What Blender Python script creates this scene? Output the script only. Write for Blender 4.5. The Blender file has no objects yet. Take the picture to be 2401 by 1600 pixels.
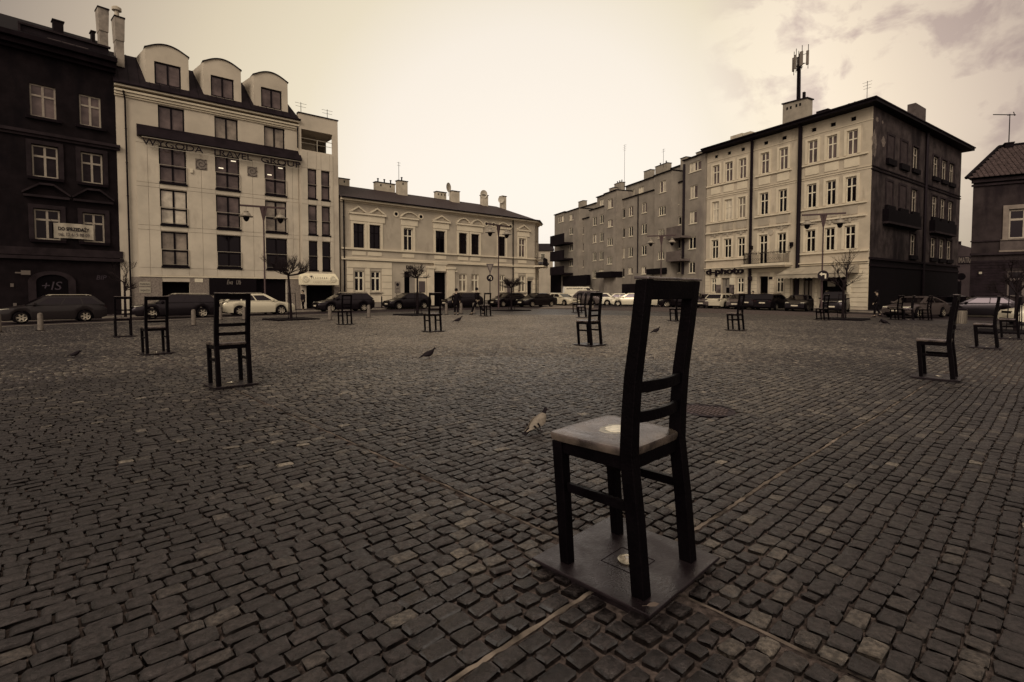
import bpy, bmesh, math, random
import numpy as np
from mathutils import Vector, Matrix
R = random.Random(7)
C = bpy.context.scene.collection
rad = math.radians
# ------------------------------------------------------------------ camera
F_PX, CX, PY, HOR, EYE = 1215.0, 1200.5, 738.0, 688.0, 1.4
PITCH = math.atan((PY - HOR) / F_PX)
cd = bpy.data.cameras.new('camera'); cam = bpy.data.objects.new('camera', cd); C.objects.link(cam)
cam.location = (0, 0, EYE); cam.rotation_euler = (math.pi / 2 - PITCH, 0, 0)
cd.sensor_width = 36.0; cd.sensor_fit = 'HORIZONTAL'; cd.lens = 36.0 * F_PX / 2401.0
cd.shift_y = -(800.0 - PY) / 2401.0
cd.clip_start = 0.05; cd.clip_end = 2000
bpy.context.scene.camera = cam
# ------------------------------------------------------------------ sky and sun
SUN_EL, SUN_AZ = 34.0, 196.0          # high hazy sun behind the camera's left shoulder
w = bpy.data.worlds.new("World"); bpy.context.scene.world = w; w.use_nodes = True
nt = w.node_tree; nt.nodes.clear()
def N(t, **k):
    n = nt.nodes.new(t)
    for a, b in k.items(): setattr(n, a, b)
    return n
def L(a, b): nt.links.new(a, b)
out = N('ShaderNodeOutputWorld')
sky = N('ShaderNodeTexSky', sky_type='NISHITA', sun_disc=False)
sky.sun_elevation = rad(SUN_EL); sky.sun_rotation = rad(SUN_AZ)
sky.air_density = 2.0; sky.dust_density = 5.0; sky.ozone_density = 1.0
bw = N('ShaderNodeRGBToBW'); L(sky.outputs[0], bw.inputs[0])
tint = N('ShaderNodeMixRGB', blend_type='MULTIPLY'); tint.inputs[0].default_value = 1
L(bw.outputs[0], tint.inputs[1]); tint.inputs[2].default_value = (1.0, .87, .70, 1)
bg1 = N('ShaderNodeBackground'); bg1.inputs[1].default_value = 0.05; L(tint.outputs[0], bg1.inputs[0])
# overcast veil: bright towards the low glow ahead, darker higher up and to the sides
tc = N('ShaderNodeTexCoord')
def dotn(v):
    m = N('ShaderNodeVectorMath', operation='DOT_PRODUCT'); L(tc.outputs['Generated'], m.inputs[0])
    m.inputs[1].default_value = Vector(v).normalized(); return m.outputs['Value']
glow = N('ShaderNodeValToRGB'); L(dotn((0.03, 1, .16)), glow.inputs[0])
cr = glow.color_ramp
cr.elements[0].position = 0.0; cr.elements[0].color = (.20, .165, .14, 1)
cr.elements[1].position = 1.0; cr.elements[1].color = (.90, .83, .75, 1)
for p, c in ((.50, (.085, .066, .064, 1)), (.66, (.13, .10, .095, 1)), (.755, (.40, .325, .25, 1)), (.84, (.64, .55, .40, 1)), (.91, (.76, .675, .51, 1)), (.955, (.87, .795, .70, 1))):
    e = cr.elements.new(p); e.color = c
# clouds high on the right
mp = N('ShaderNodeMapping'); L(tc.outputs['Generated'], mp.inputs[0]); mp.inputs['Scale'].default_value = (3.6, 3.6, 5.0)
no = N('ShaderNodeTexNoise'); L(mp.outputs[0], no.inputs['Vector']); no.inputs['Scale'].default_value = 3.4
no.inputs['Detail'].default_value = 9; no.inputs['Roughness'].default_value = .56; no.inputs['Distortion'].default_value = .3
cr2 = N('ShaderNodeValToRGB'); L(no.outputs[0], cr2.inputs[0])
cr2.color_ramp.elements[0].position = .47; cr2.color_ramp.elements[0].color = (0, 0, 0, 1)
cr2.color_ramp.elements[1].position = .60; cr2.color_ramp.elements[1].color = (1, 1, 1, 1)
msk = N('ShaderNodeMapRange'); L(dotn((.84, 1, .57)), msk.inputs[0]); msk.inputs[1].default_value = .945; msk.inputs[2].default_value = .985
mul = N('ShaderNodeMath', operation='MULTIPLY'); L(cr2.outputs[0], mul.inputs[0]); L(msk.outputs[0], mul.inputs[1])
mul2 = N('ShaderNodeMath', operation='MULTIPLY'); L(mul.outputs[0], mul2.inputs[0]); mul2.inputs[1].default_value = .85
cl = N('ShaderNodeMixRGB', blend_type='MULTIPLY'); L(mul2.outputs[0], cl.inputs[0]); L(glow.outputs[0], cl.inputs[1]); cl.inputs[2].default_value = (.55, .49, .58, 1)
bright = N('ShaderNodeMixRGB', blend_type='MIX')
inv = N('ShaderNodeMath', operation='MULTIPLY'); L(msk.outputs[0], inv.inputs[0]); inv.inputs[1].default_value = .55
L(inv.outputs[0], bright.inputs[0]); L(cl.outputs[0], bright.inputs[1]); 
cm = N('ShaderNodeMixRGB', blend_type='MULTIPLY'); cm.inputs[0].default_value = 1; L(cl.outputs[0], cm.inputs[1]); cm.inputs[2].default_value = (1.5, 1.45, 1.6, 1)
L(cm.outputs[0], bright.inputs[2])
# the sky behind the camera: a bright overcast half that lights the fronts of the houses
back = N('ShaderNodeMapRange'); L(dotn((-.15, -1, .55)), back.inputs[0]); back.inputs[1].default_value = -.15; back.inputs[2].default_value = .75
bk = N('ShaderNodeMixRGB', blend_type='MIX'); L(back.outputs[0], bk.inputs[0]); L(bright.outputs[0], bk.inputs[1]); bk.inputs[2].default_value = (.62, .53, .41, 1)
bg2 = N('ShaderNodeBackground'); bg2.inputs[1].default_value = 0.92; L(bk.outputs[0], bg2.inputs[0])
ad = N('ShaderNodeAddShader'); L(bg1.outputs[0], ad.inputs[0]); L(bg2.outputs[0], ad.inputs[1]); L(ad.outputs[0], out.inputs[0])
sl = bpy.data.lights.new('sun', 'SUN'); sl.energy = 1.15; sl.angle = rad(24); sl.color = (1, .88, .71)
so = bpy.data.objects.new('sun', sl); C.objects.link(so)
sd = Vector((math.sin(rad(SUN_AZ)) * math.cos(rad(SUN_EL)), math.cos(rad(SUN_AZ)) * math.cos(rad(SUN_EL)), math.sin(rad(SUN_EL))))
so.rotation_euler = sd.to_track_quat('Z', 'Y').to_euler(); so.location = (20, -20, 40)
sc = bpy.context.scene
sc.view_settings.view_transform = 'Standard'; sc.view_settings.look = 'None'
sc.view_settings.exposure = 0.0; sc.view_settings.gamma = 1.0
sc.cycles.max_bounces = 6
# ------------------------------------------------------------------ pixel geometry (photo pixels, 2401 x 1600)
CP, SP = math.cos(PITCH), math.sin(PITCH)
def ray(u, v):
    x = (u - CX) / F_PX; z = -(v - PY) / F_PX
    return Vector((x, CP + z * SP, z * CP - SP))
def gz(x, y):                       # the square is gently crowned and drains to both sides
    return -min(.6, .012 * x * x / math.sqrt(x * x + y * y + 36))
def at(u, v, dz=0.0):
    r = ray(u, v); lo, hi = .3, 300.0
    f = lambda t: EYE + r.z * t - gz(r.x * t, r.y * t) - dz
    t = lo
    while t < hi and f(t) > 0: t *= 1.01
    a, b = t / 1.01, t
    for _ in range(30):
        m = (a + b) / 2
        if f(m) > 0: a = m
        else: b = m
    return Vector((r.x * a, r.y * a, EYE + r.z * a))
def atY(u, Y, dz=0.0):
    x = (u - CX) / F_PX * Y
    return Vector((x, Y, gz(x, Y) + dz))
def zat(u, v, Y): 
    r = ray(u, v); return EYE + r.z * Y / r.y
# ------------------------------------------------------------------ object helpers
def empty(name, loc=(0, 0, 0), rz=0.0, label=None, cat=None, group=None, kind=None):
    o = bpy.data.objects.new(name, None); C.objects.link(o); o.location = loc; o.rotation_euler = (0, 0, rz)
    o.empty_display_size = .1
    return tag(o, label, cat, group, kind)
def tag(o, label=None, cat=None, group=None, kind=None):
    if label: o['label'] = label
    if cat: o['category'] = cat
    if group: o['group'] = group
    if kind: o['kind'] = kind
    return o
class MB:
    def __init__(s): s.v = []; s.f = []
    def add(s, vs, fs):
        n = len(s.v); s.v += [tuple(p) for p in vs]; s.f += [tuple(n + i for i in q) for q in fs]; return s
    def box(s, x0, x1, y0, y1, z0, z1):
        if x0 > x1: x0, x1 = x1, x0
        if y0 > y1: y0, y1 = y1, y0
        if z0 > z1: z0, z1 = z1, z0
        return s.add([(x0,y0,z0),(x1,y0,z0),(x1,y1,z0),(x0,y1,z0),(x0,y0,z1),(x1,y0,z1),(x1,y1,z1),(x0,y1,z1)],
                     [(0,3,2,1),(4,5,6,7),(0,1,5,4),(1,2,6,5),(2,3,7,6),(3,0,4,7)])
    def hexa(s, b, t):          # bottom ring and top ring of equal length
        n = len(b)
        return s.add(list(b) + list(t), [tuple(range(n))[::-1], tuple(range(n, 2 * n))] + [(i, (i+1) % n, n + (i+1) % n, n + i) for i in range(n)])
    def prism(s, pts, y0, y1):  # polygon in x,z extruded along y
        return s.hexa([(x, y0, z) for x, z in pts], [(x, y1, z) for x, z in pts])
    def tube(s, pts, r, n=8, cap=True):
        pts = [Vector(p) for p in pts]; rs = r if isinstance(r, (list, tuple)) else [r] * len(pts)
        rings = []
        for i, p in enumerate(pts):
            d = (pts[min(i+1, len(pts)-1)] - pts[max(i-1, 0)])
            if d.length < 1e-9: d = Vector((0,0,1))
            d.normalize()
            a = d.orthogonal().normalized() if i == 0 else (rings[-1][1] - d * rings[-1][1].dot(d)).normalized()
            b = d.cross(a)
            rings.append(([p + a * math.cos(6.28318*k/n) * rs[i] + b * math.sin(6.28318*k/n) * rs[i] for k in range(n)], a))
        vs = [q for rg in rings for q in rg[0]]; m = len(rings)
        fs = [(i*n+k, i*n+(k+1) % n, (i+1)*n+(k+1) % n, (i+1)*n+k) for i in range(m-1) for k in range(n)]
        if cap: fs += [tuple(range(n))[::-1], tuple((m-1)*n+k for k in range(n))]
        return s.add(vs, fs)
    def lathe(s, prof, n=20, c=(0,0,0)):   # (radius, z)
        m = len(prof); vs = [(c[0]+r*math.cos(6.28318*k/n), c[1]+r*math.sin(6.28318*k/n), c[2]+z) for r, z in prof for k in range(n)]
        fs = [(i*n+k, i*n+(k+1) % n, (i+1)*n+(k+1) % n, (i+1)*n+k) for i in range(m-1) for k in range(n)]
        fs += [tuple(range(n))[::-1], tuple((m-1)*n+k for k in range(n))]
        return s.add(vs, fs)
    def disc_y(s, cx, cz, r, y0, y1, n=24):
        return s.prism([(cx + r*math.cos(6.28318*k/n), cz + r*math.sin(6.28318*k/n)) for k in range(n)], y0, y1)
    def mesh(s, name):
        m = bpy.data.meshes.new(name); m.from_pydata(s.v, [], s.f); m.validate(); m.update()
        return m
    def build(s, name, mat, parent=None, smooth=False, bevel=0.0, seg=2, angle=40):
        m = s.mesh(name)
        bm = bmesh.new(); bm.from_mesh(m); bmesh.ops.recalc_face_normals(bm, faces=bm.faces); bm.to_mesh(m); bm.free()
        m.materials.append(mat)
        if smooth:
            m.polygons.foreach_set('use_smooth', [True] * len(m.polygons)); m.set_sharp_from_angle(angle=rad(angle))
        o = bpy.data.objects.new(name, m); C.objects.link(o)
        if parent: o.parent = parent
        if bevel:
            md = o.modifiers.new('bevel', 'BEVEL'); md.width = bevel; md.segments = seg; md.limit_method = 'ANGLE'; md.angle_limit = rad(35)
        return o
KIDS = {}
def kids(o): return [c for c in C.objects if c.parent == o]
def copy_tree(o, parent=None, idx=None):
    c = o.copy(); C.objects.link(c); c.parent = parent
    for ch in KT.get(o.name, []): copy_tree(ch, c)
    return c
KT = {}
def remember(root):                # child table, so copies need no search
    for o in list(C.objects):
        if o.parent: KT.setdefault(o.parent.name, [])
    def rec(o):
        KT[o.name] = [c for c in C.objects if c.parent == o]
        for c in KT[o.name]: rec(c)
    rec(root)
def text_into(mb, s, size, place, depth=.03, width=None, height=None, shear=0.0, bold=0.0):
    """letters of string s; place(x, y, d) -> 3D point, d = depth in front of the surface"""
    cu = bpy.data.curves.new('t', 'FONT'); cu.body = s; cu.size = size; cu.extrude = depth / 2; cu.offset = bold; cu.shear = shear; cu.resolution_u = 3
    to = bpy.data.objects.new('t', cu); C.objects.link(to)
    dg = bpy.context.evaluated_depsgraph_get(); me = to.evaluated_get(dg).to_mesh()
    vs = [v.co.copy() for v in me.vertices]; fs = [tuple(p.vertices) for p in me.polygons]
    to.evaluated_get(dg).to_mesh_clear(); bpy.data.objects.remove(to); bpy.data.curves.remove(cu)
    if not vs: return
    x0 = min(v.x for v in vs); x1 = max(v.x for v in vs); y0 = min(v.y for v in vs); y1 = max(v.y for v in vs)
    kx = (width / (x1 - x0)) if width else 1; ky = (height / (y1 - y0)) if height else 1
    mb.add([place((v.x - x0) * kx, (v.y - y0) * ky, v.z + depth / 2) for v in vs], fs)
# ------------------------------------------------------------------ materials
MATS = {}
def mat(name, col, rough=.7, metal=0.0, spec=.5, noise=None, bump=None, rvar=None, coat=0.0, stains=None, emit=None):
    """noise=(scale, amount): colour mottling; bump=(scale, strength); rvar=(scale, lo, hi); stains=(scale, colour, threshold)"""
    if name in MATS: return MATS[name]
    dull = False
    lum = .3 * col[0] + .6 * col[1] + .1 * col[2]
    if lum < .20 and metal < .5:          # dull, dark, weathered things barely shine
        k = (lum / .20) ** .55; col = (col[0] * k, col[1] * k * (.90 + .10 * lum / .2), col[2] * k * (1.06 - .06 * lum / .2))
        if spec == .5: spec = .12
        dull = True
        if stains: stains = (stains[0], tuple(c * k for c in stains[1]), stains[2])
    m = bpy.data.materials.new(name); m.use_nodes = True; t = m.node_tree; b = t.nodes['Principled BSDF']
    b.inputs['Base Color'].default_value = (*col, 1); b.inputs['Roughness'].default_value = rough
    b.inputs['Metallic'].default_value = metal; b.inputs['Specular IOR Level'].default_value = spec; b.inputs['Coat Weight'].default_value = coat
    m.diffuse_color = (*col, 1)
    if dull or 'glass' in name: b.inputs['Specular Tint'].default_value = (1, .84, .98, 1)
    def n(k, **kw):
        q = t.nodes.new(k)
        for a, c in kw.items(): setattr(q, a, c)
        return q
    if noise or bump or rvar or stains: co = n('ShaderNodeTexCoord').outputs['Object']
    def nz(scale, det=6, vec=None):
        q = n('ShaderNodeTexNoise'); t.links.new(vec or co, q.inputs['Vector']); q.inputs['Scale'].default_value = scale; q.inputs['Detail'].default_value = det; q.inputs['Roughness'].default_value = .6
        return q.outputs[0]
    cur = None
    if noise:
        r = n('ShaderNodeMapRange'); t.links.new(nz(noise[0]), r.inputs[0]); r.inputs[1].default_value = .36; r.inputs[2].default_value = .64
        r.inputs[3].default_value = 1 - noise[1]; r.inputs[4].default_value = 1 + noise[1]
        mx = n('ShaderNodeVectorMath', operation='SCALE'); mx.inputs[0].default_value = col; t.links.new(r.outputs[0], mx.inputs['Scale'])
        cur = mx.outputs[0]
    if stains:
        mpn = n('ShaderNodeMapping'); t.links.new(co, mpn.inputs[0]); mpn.inputs['Scale'].default_value = (1, 1, .35)
        r = n('ShaderNodeMapRange'); t.links.new(nz(stains[0], 8, mpn.outputs[0]), r.inputs[0]); r.inputs[1].default_value = stains[2]; r.inputs[2].default_value = stains[2] + .12
        mx = n('ShaderNodeMixRGB'); t.links.new(r.outputs[0], mx.inputs[0])
        if cur: t.links.new(cur, mx.inputs[1])
        else: mx.inputs[1].default_value = (*col, 1)
        mx.inputs[2].default_value = (*stains[1], 1); cur = mx.outputs[0]
    if cur: t.links.new(cur, b.inputs['Base Color'])
    if rvar:
        r = n('ShaderNodeMapRange'); t.links.new(nz(rvar[0]), r.inputs[0]); r.inputs[1].default_value = .35; r.inputs[2].default_value = .65
        r.inputs[3].default_value = rvar[1]; r.inputs[4].default_value = rvar[2]; t.links.new(r.outputs[0], b.inputs['Roughness'])
    if bump:
        q = n('ShaderNodeBump'); q.inputs['Strength'].default_value = bump[1]; q.inputs['Distance'].default_value = .01
        t.links.new(nz(bump[0], 8), q.inputs['Height']); t.links.new(q.outputs[0], b.inputs['Normal'])
    if emit: b.inputs['Emission Color'].default_value = (*emit[0], 1); b.inputs['Emission Strength'].default_value = emit[1]
    MATS[name] = m; return m
plaster_pale = mat('plaster_pale', (.45, .385, .315), .85, noise=(.35, .12), bump=(60, .25), stains=(.9, (.34, .285, .235), .58))
plaster_panel = mat('plaster_panel', (.48, .415, .34), .8, noise=(.5, .12), bump=(40, .15), stains=(.7, (.39, .33, .27), .57))
plaster_light = mat('plaster_light', (.58, .50, .39), .8, noise=(.8, .08), bump=(60, .2))
plaster_mid = mat('plaster_mid', (.37, .315, .255), .85, noise=(.5, .12), bump=(50, .3), stains=(.9, (.28, .235, .19), .55))
plaster_cream = mat('plaster_cream', (.45, .38, .30), .85, noise=(.5, .14), bump=(50, .3), stains=(.9, (.33, .275, .215), .55))
render_grey = mat('render_grey', (.235, .20, .17), .9, noise=(.6, .16), bump=(30, .4), stains=(.45, (.175, .145, .13), .56))
soot = mat('soot_plaster', (.026, .018, .021), .9, noise=(.8, .35), bump=(25, .6), stains=(.5, (.015, .010, .013), .52))
soot_light = mat('soot_plaster_side', (.028, .0215, .0215), .9, noise=(1.2, .35), bump=(25, .6), stains=(.6, (.013, .010, .013), .52))
soot_trim = mat('soot_trim', (.050, .039, .039), .85, noise=(1.5, .3), bump=(25, .5))
soot_dark = mat('soot_dark', (.012, .008, .011), .85, noise=(2, .4), bump=(25, .4))
brick_dark = mat('dark_brick', (.040, .029, .032), .9, noise=(3, .4), bump=(18, .8), stains=(.8, (.075, .06, .062), .60))
stone_grey = mat('stone_cladding', (.21, .175, .15), .7, noise=(14, .3), bump=(60, .3))
dark_metal = mat('dark_metal', (.020, .015, .018), .45, metal=.4, noise=(8, .2))
dark_frame = mat('dark_frame', (.014, .010, .013), .45)
steel = mat('steel', (.42, .37, .31), .35, metal=.8)
white_frame = mat('white_frame', (.66, .59, .47), .5, noise=(6, .05))
old_frame = mat('old_frame', (.26, .21, .175), .6, noise=(6, .15))
roof_tin = mat('roof_tin', (.035, .026, .029), .6, metal=.2, noise=(1.5, .3), bump=(6, .2))
roof_slate = mat('roof_slate', (.085, .066, .060), .7, noise=(9, .35), bump=(30, .5))
roof_dark = mat('roof_dark', (.016, .011, .014), .7, noise=(3, .3))
glass_dark = mat('glass_dark', (.010, .007, .010), .06, spec=.25, rvar=(1.2, .03, .12))
glass_mid = mat('glass_curtained', (.13, .10, .088), .12, spec=.3, noise=(.9, .45))
glass_pale = mat('glass_net_curtain', (.21, .175, .14), .15, spec=.4, noise=(1.1, .4))
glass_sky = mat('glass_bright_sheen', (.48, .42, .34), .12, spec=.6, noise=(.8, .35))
black = mat('black_opening', (.006, .004, .006), .8)
letter_dark = mat('dark_lettering', (.030, .022, .026), .5)
letter_grey = mat('grey_lettering', (.12, .10, .095), .4, metal=.3)
sign_white = mat('sign_white', (.60, .53, .42), .6, noise=(4, .06))
bronze = mat('dark_bronze', (.0085, .006, .008), .5, metal=.0, spec=.07, noise=(9, .35), rvar=(7, .28, .6), bump=(55, .35))
bronze_plate = mat('worn_steel_plate', (.030, .023, .024), .30, metal=.0, spec=.45, noise=(11, .35), rvar=(6, .20, .5), bump=(70, .25))
tree_bark = mat('bark', (.035, .026, .025), .9, noise=(20, .3), bump=(40, .6))
chimney_mat = mat('chimney_plaster', (.42, .36, .29), .85, noise=(2, .15), bump=(30, .3))
def parent_inv(o, p): o.parent = p; return o
# ------------------------------------------------------------------ frontages (all distances in metres)
class Line:                         # a street front: origin, unit direction (left to right), outward normal
    def __init__(s, P, d):
        s.P = Vector(P[:2]); s.d = Vector(d).normalized(); s.n = Vector((s.d.y, -s.d.x)); s.rz = math.atan2(s.d.y, s.d.x)
    def hit(s, u, v=600, n=0.0):    # where the sight line through a photo pixel meets the front (moved out by n)
        r = ray(u, v); Q = s.P + s.n * n
        det = r.x * (-s.d.y) - r.y * (-s.d.x)
        t = (Q.x * (-s.d.y) - Q.y * (-s.d.x)) / det
        p = Vector((r.x * t, r.y * t)); return (p - s.P).dot(s.d), EYE + r.z * t, t
    def S(s, u, v=600, n=0.0): return s.hit(u, v, n)[0]
    def Z(s, u, v, n=0.0): return s.hit(u, v, n)[1]
    def pt(s, a, n=0.0): q = s.P + s.d * a + s.n * n; return q
    def at(s, u, n):                # ground point on the sight line u, n metres out from the front
        a, _, t = s.hit(u, 700, n); q = s.pt(a, n); return Vector((q.x, q.y, gz(q.x, q.y)))
def upx(u): return (u - CX) / F_PX
KB = 72.7; YB0 = KB / (1.185 - upx(285))
LB = Line((upx(285) * YB0, YB0), (1.185, 1))
LA = Line((upx(285) * YB0, YB0), (.905, 1))
YD = 46.0; LD = Line((upx(2035) * YD, YD), (.56, -1))              # s runs towards the corner at s = 0
LR = Line((upx(2035) * YD, YD), (1.392, 1))
XE, YE = LD.pt(LD.S(1655, 600)); LE = Line((XE, YE), (.37, -1))
YF = 40.0; LF = Line((upx(2272) * YF, YF), (1.56, -1))
# ------------------------------------------------------------------ ground
EP = Vector((math.sin(rad(47)), math.cos(rad(47)))); EQ = Vector((-EP.y, EP.x))
def pq(x, y): return x * EP.x + y * EP.y, x * EQ.x + y * EQ.y
CHX, CHY = 0.590, 2.584             # centre of the near chair
PC, QC = pq(CHX, CHY)
def inwedge(x, y): return abs(x) < 1.12 * y + 1.2 and y > .5
RS = 34.0
g_mort = mat('joint_sand', (.115, .094, .080), .95, noise=(30, .6), bump=(60, .8))
def gridmesh(name, xs, ys, zf, m, parent=None, keep=None):
    idx = {}; vs = []; fs = []
    def V(i, j):
        if (i, j) not in idx: idx[(i, j)] = len(vs); vs.append((xs[i], ys[j], zf(xs[i], ys[j])))
        return idx[(i, j)]
    for i in range(len(xs) - 1):
        for j in range(len(ys) - 1):
            if keep is None or keep((xs[i] + xs[i+1]) / 2, (ys[j] + ys[j+1]) / 2): fs.append((V(i, j), V(i+1, j), V(i+1, j+1), V(i, j+1)))
    me = bpy.data.meshes.new(name); me.from_pydata(vs, [], fs); me.materials.append(m); me.update()
    me.polygons.foreach_set('use_smooth', [True] * len(me.polygons))
    o = bpy.data.objects.new(name, me); C.objects.link(o)
    if parent: o.parent = parent
    return o
def frange(a, b, n): return [a + (b - a) * i / n for i in range(n + 1)]
gx = [-420, -300, -200, -140, -100, -80] + frange(-64, 64, 64) + [80, 100, 140, 200, 300, 420]
gy = [-60, -30] + frange(-16, 110, 63) + [130, 160, 200, 260, 340, 440, 600]
tag(gridmesh('ground', gx, gy, lambda x, y: gz(x, y) - .020, g_mort), kind='structure')
# far paving: same stones as a procedural sheet
def paving_mat():
    m = bpy.data.materials.new('granite_setts'); m.use_nodes = True; t = m.node_tree; b = t.nodes['Principled BSDF']; lk = t.links.new
    def n(k, **kw):
        q = t.nodes.new(k)
        for a, c in kw.items(): setattr(q, a, c)
        return q
    co = n('ShaderNodeTexCoord').outputs['Object']
    mp = n('ShaderNodeMapping'); lk(co, mp.inputs[0]); mp.inputs['Rotation'].default_value = (0, 0, -rad(43))
    wob = n('ShaderNodeTexNoise'); lk(co, wob.inputs['Vector']); wob.inputs['Scale'].default_value = 2.5
    mw = n('ShaderNodeMixRGB', blend_type='ADD'); mw.inputs[0].default_value = .10; lk(mp.outputs[0], mw.inputs[1]); lk(wob.outputs['Color'], mw.inputs[2])
    br = n('ShaderNodeTexBrick'); lk(mw.outputs[0], br.inputs['Vector']); br.inputs['Scale'].default_value = 1.0
    br.inputs['Brick Width'].default_value = .15; br.inputs['Row Height'].default_value = .112; br.inputs['Mortar Size'].default_value = .009; br.inputs['Mortar Smooth'].default_value = .6
    br.inputs['Color1'].default_value = (.020, .0155, .017, 1); br.inputs['Color2'].default_value = (.060, .048, .045, 1); br.inputs['Mortar'].default_value = (.008, .006, .008, 1)
    no = n('ShaderNodeTexNoise'); lk(co, no.inputs['Vector']); no.inputs['Scale'].default_value = .22; no.inputs['Detail'].default_value = 6
    mr = n('ShaderNodeMapRange'); lk(no.outputs[0], mr.inputs[0]); mr.inputs[1].default_value = .3; mr.inputs[2].default_value = .7; mr.inputs[3].default_value = .72; mr.inputs[4].default_value = 1.3
    sc_ = n('ShaderNodeVectorMath', operation='SCALE'); lk(br.outputs[0], sc_.inputs[0]); lk(mr.outputs[0], sc_.inputs['Scale'])
    lk(sc_.outputs[0], b.inputs['Base Color'])
    n2 = n('ShaderNodeTexNoise'); lk(co, n2.inputs['Vector']); n2.inputs['Scale'].default_value = 14; n2.inputs['Detail'].default_value = 5
    inv = n('ShaderNodeMath', operation='MULTIPLY_ADD'); lk(br.outputs['Fac'], inv.inputs[0]); inv.inputs[1].default_value = -1.4; lk(n2.outputs[0], inv.inputs[2])
    bp = n('ShaderNodeBump'); bp.inputs['Strength'].default_value = .9; bp.inputs['Distance'].default_value = .014; lk(inv.outputs[0], bp.inputs['Height']); lk(bp.outputs[0], b.inputs['Normal'])
    b.inputs['Roughness'].default_value = .45; b.inputs['Specular IOR Level'].default_value = .45
    return m
pav_far = paving_mat()
NSQ_L, NSQ_R = 11.0, 7.0
def in_square(x, y):
    q = Vector((x, y))
    a = (q - LB.P).dot(LB.n) > NSQ_L; a2 = (q - LA.P).dot(LA.n) > NSQ_L - .2; b_ = (q - LD.P).dot(LD.n) > NSQ_R; c = (q - LR.P).dot(LR.n) > 7.5
    return a and a2 and (b_ or c) and (q - LF.P).dot(LF.n) > 12 and y < 66
def far_keep(x, y):
    return in_square(x, y) and not (x * x + y * y < (RS - .6) ** 2 and inwedge(x, y) and inwedge(x - .6, y) and inwedge(x + .6, y))
tag(gridmesh('cobbled_square_far', frange(-44, 44, 220), frange(-14, 66, 200), lambda x, y: gz(x, y) - .002, pav_far, keep=far_keep), kind='structure')
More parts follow.
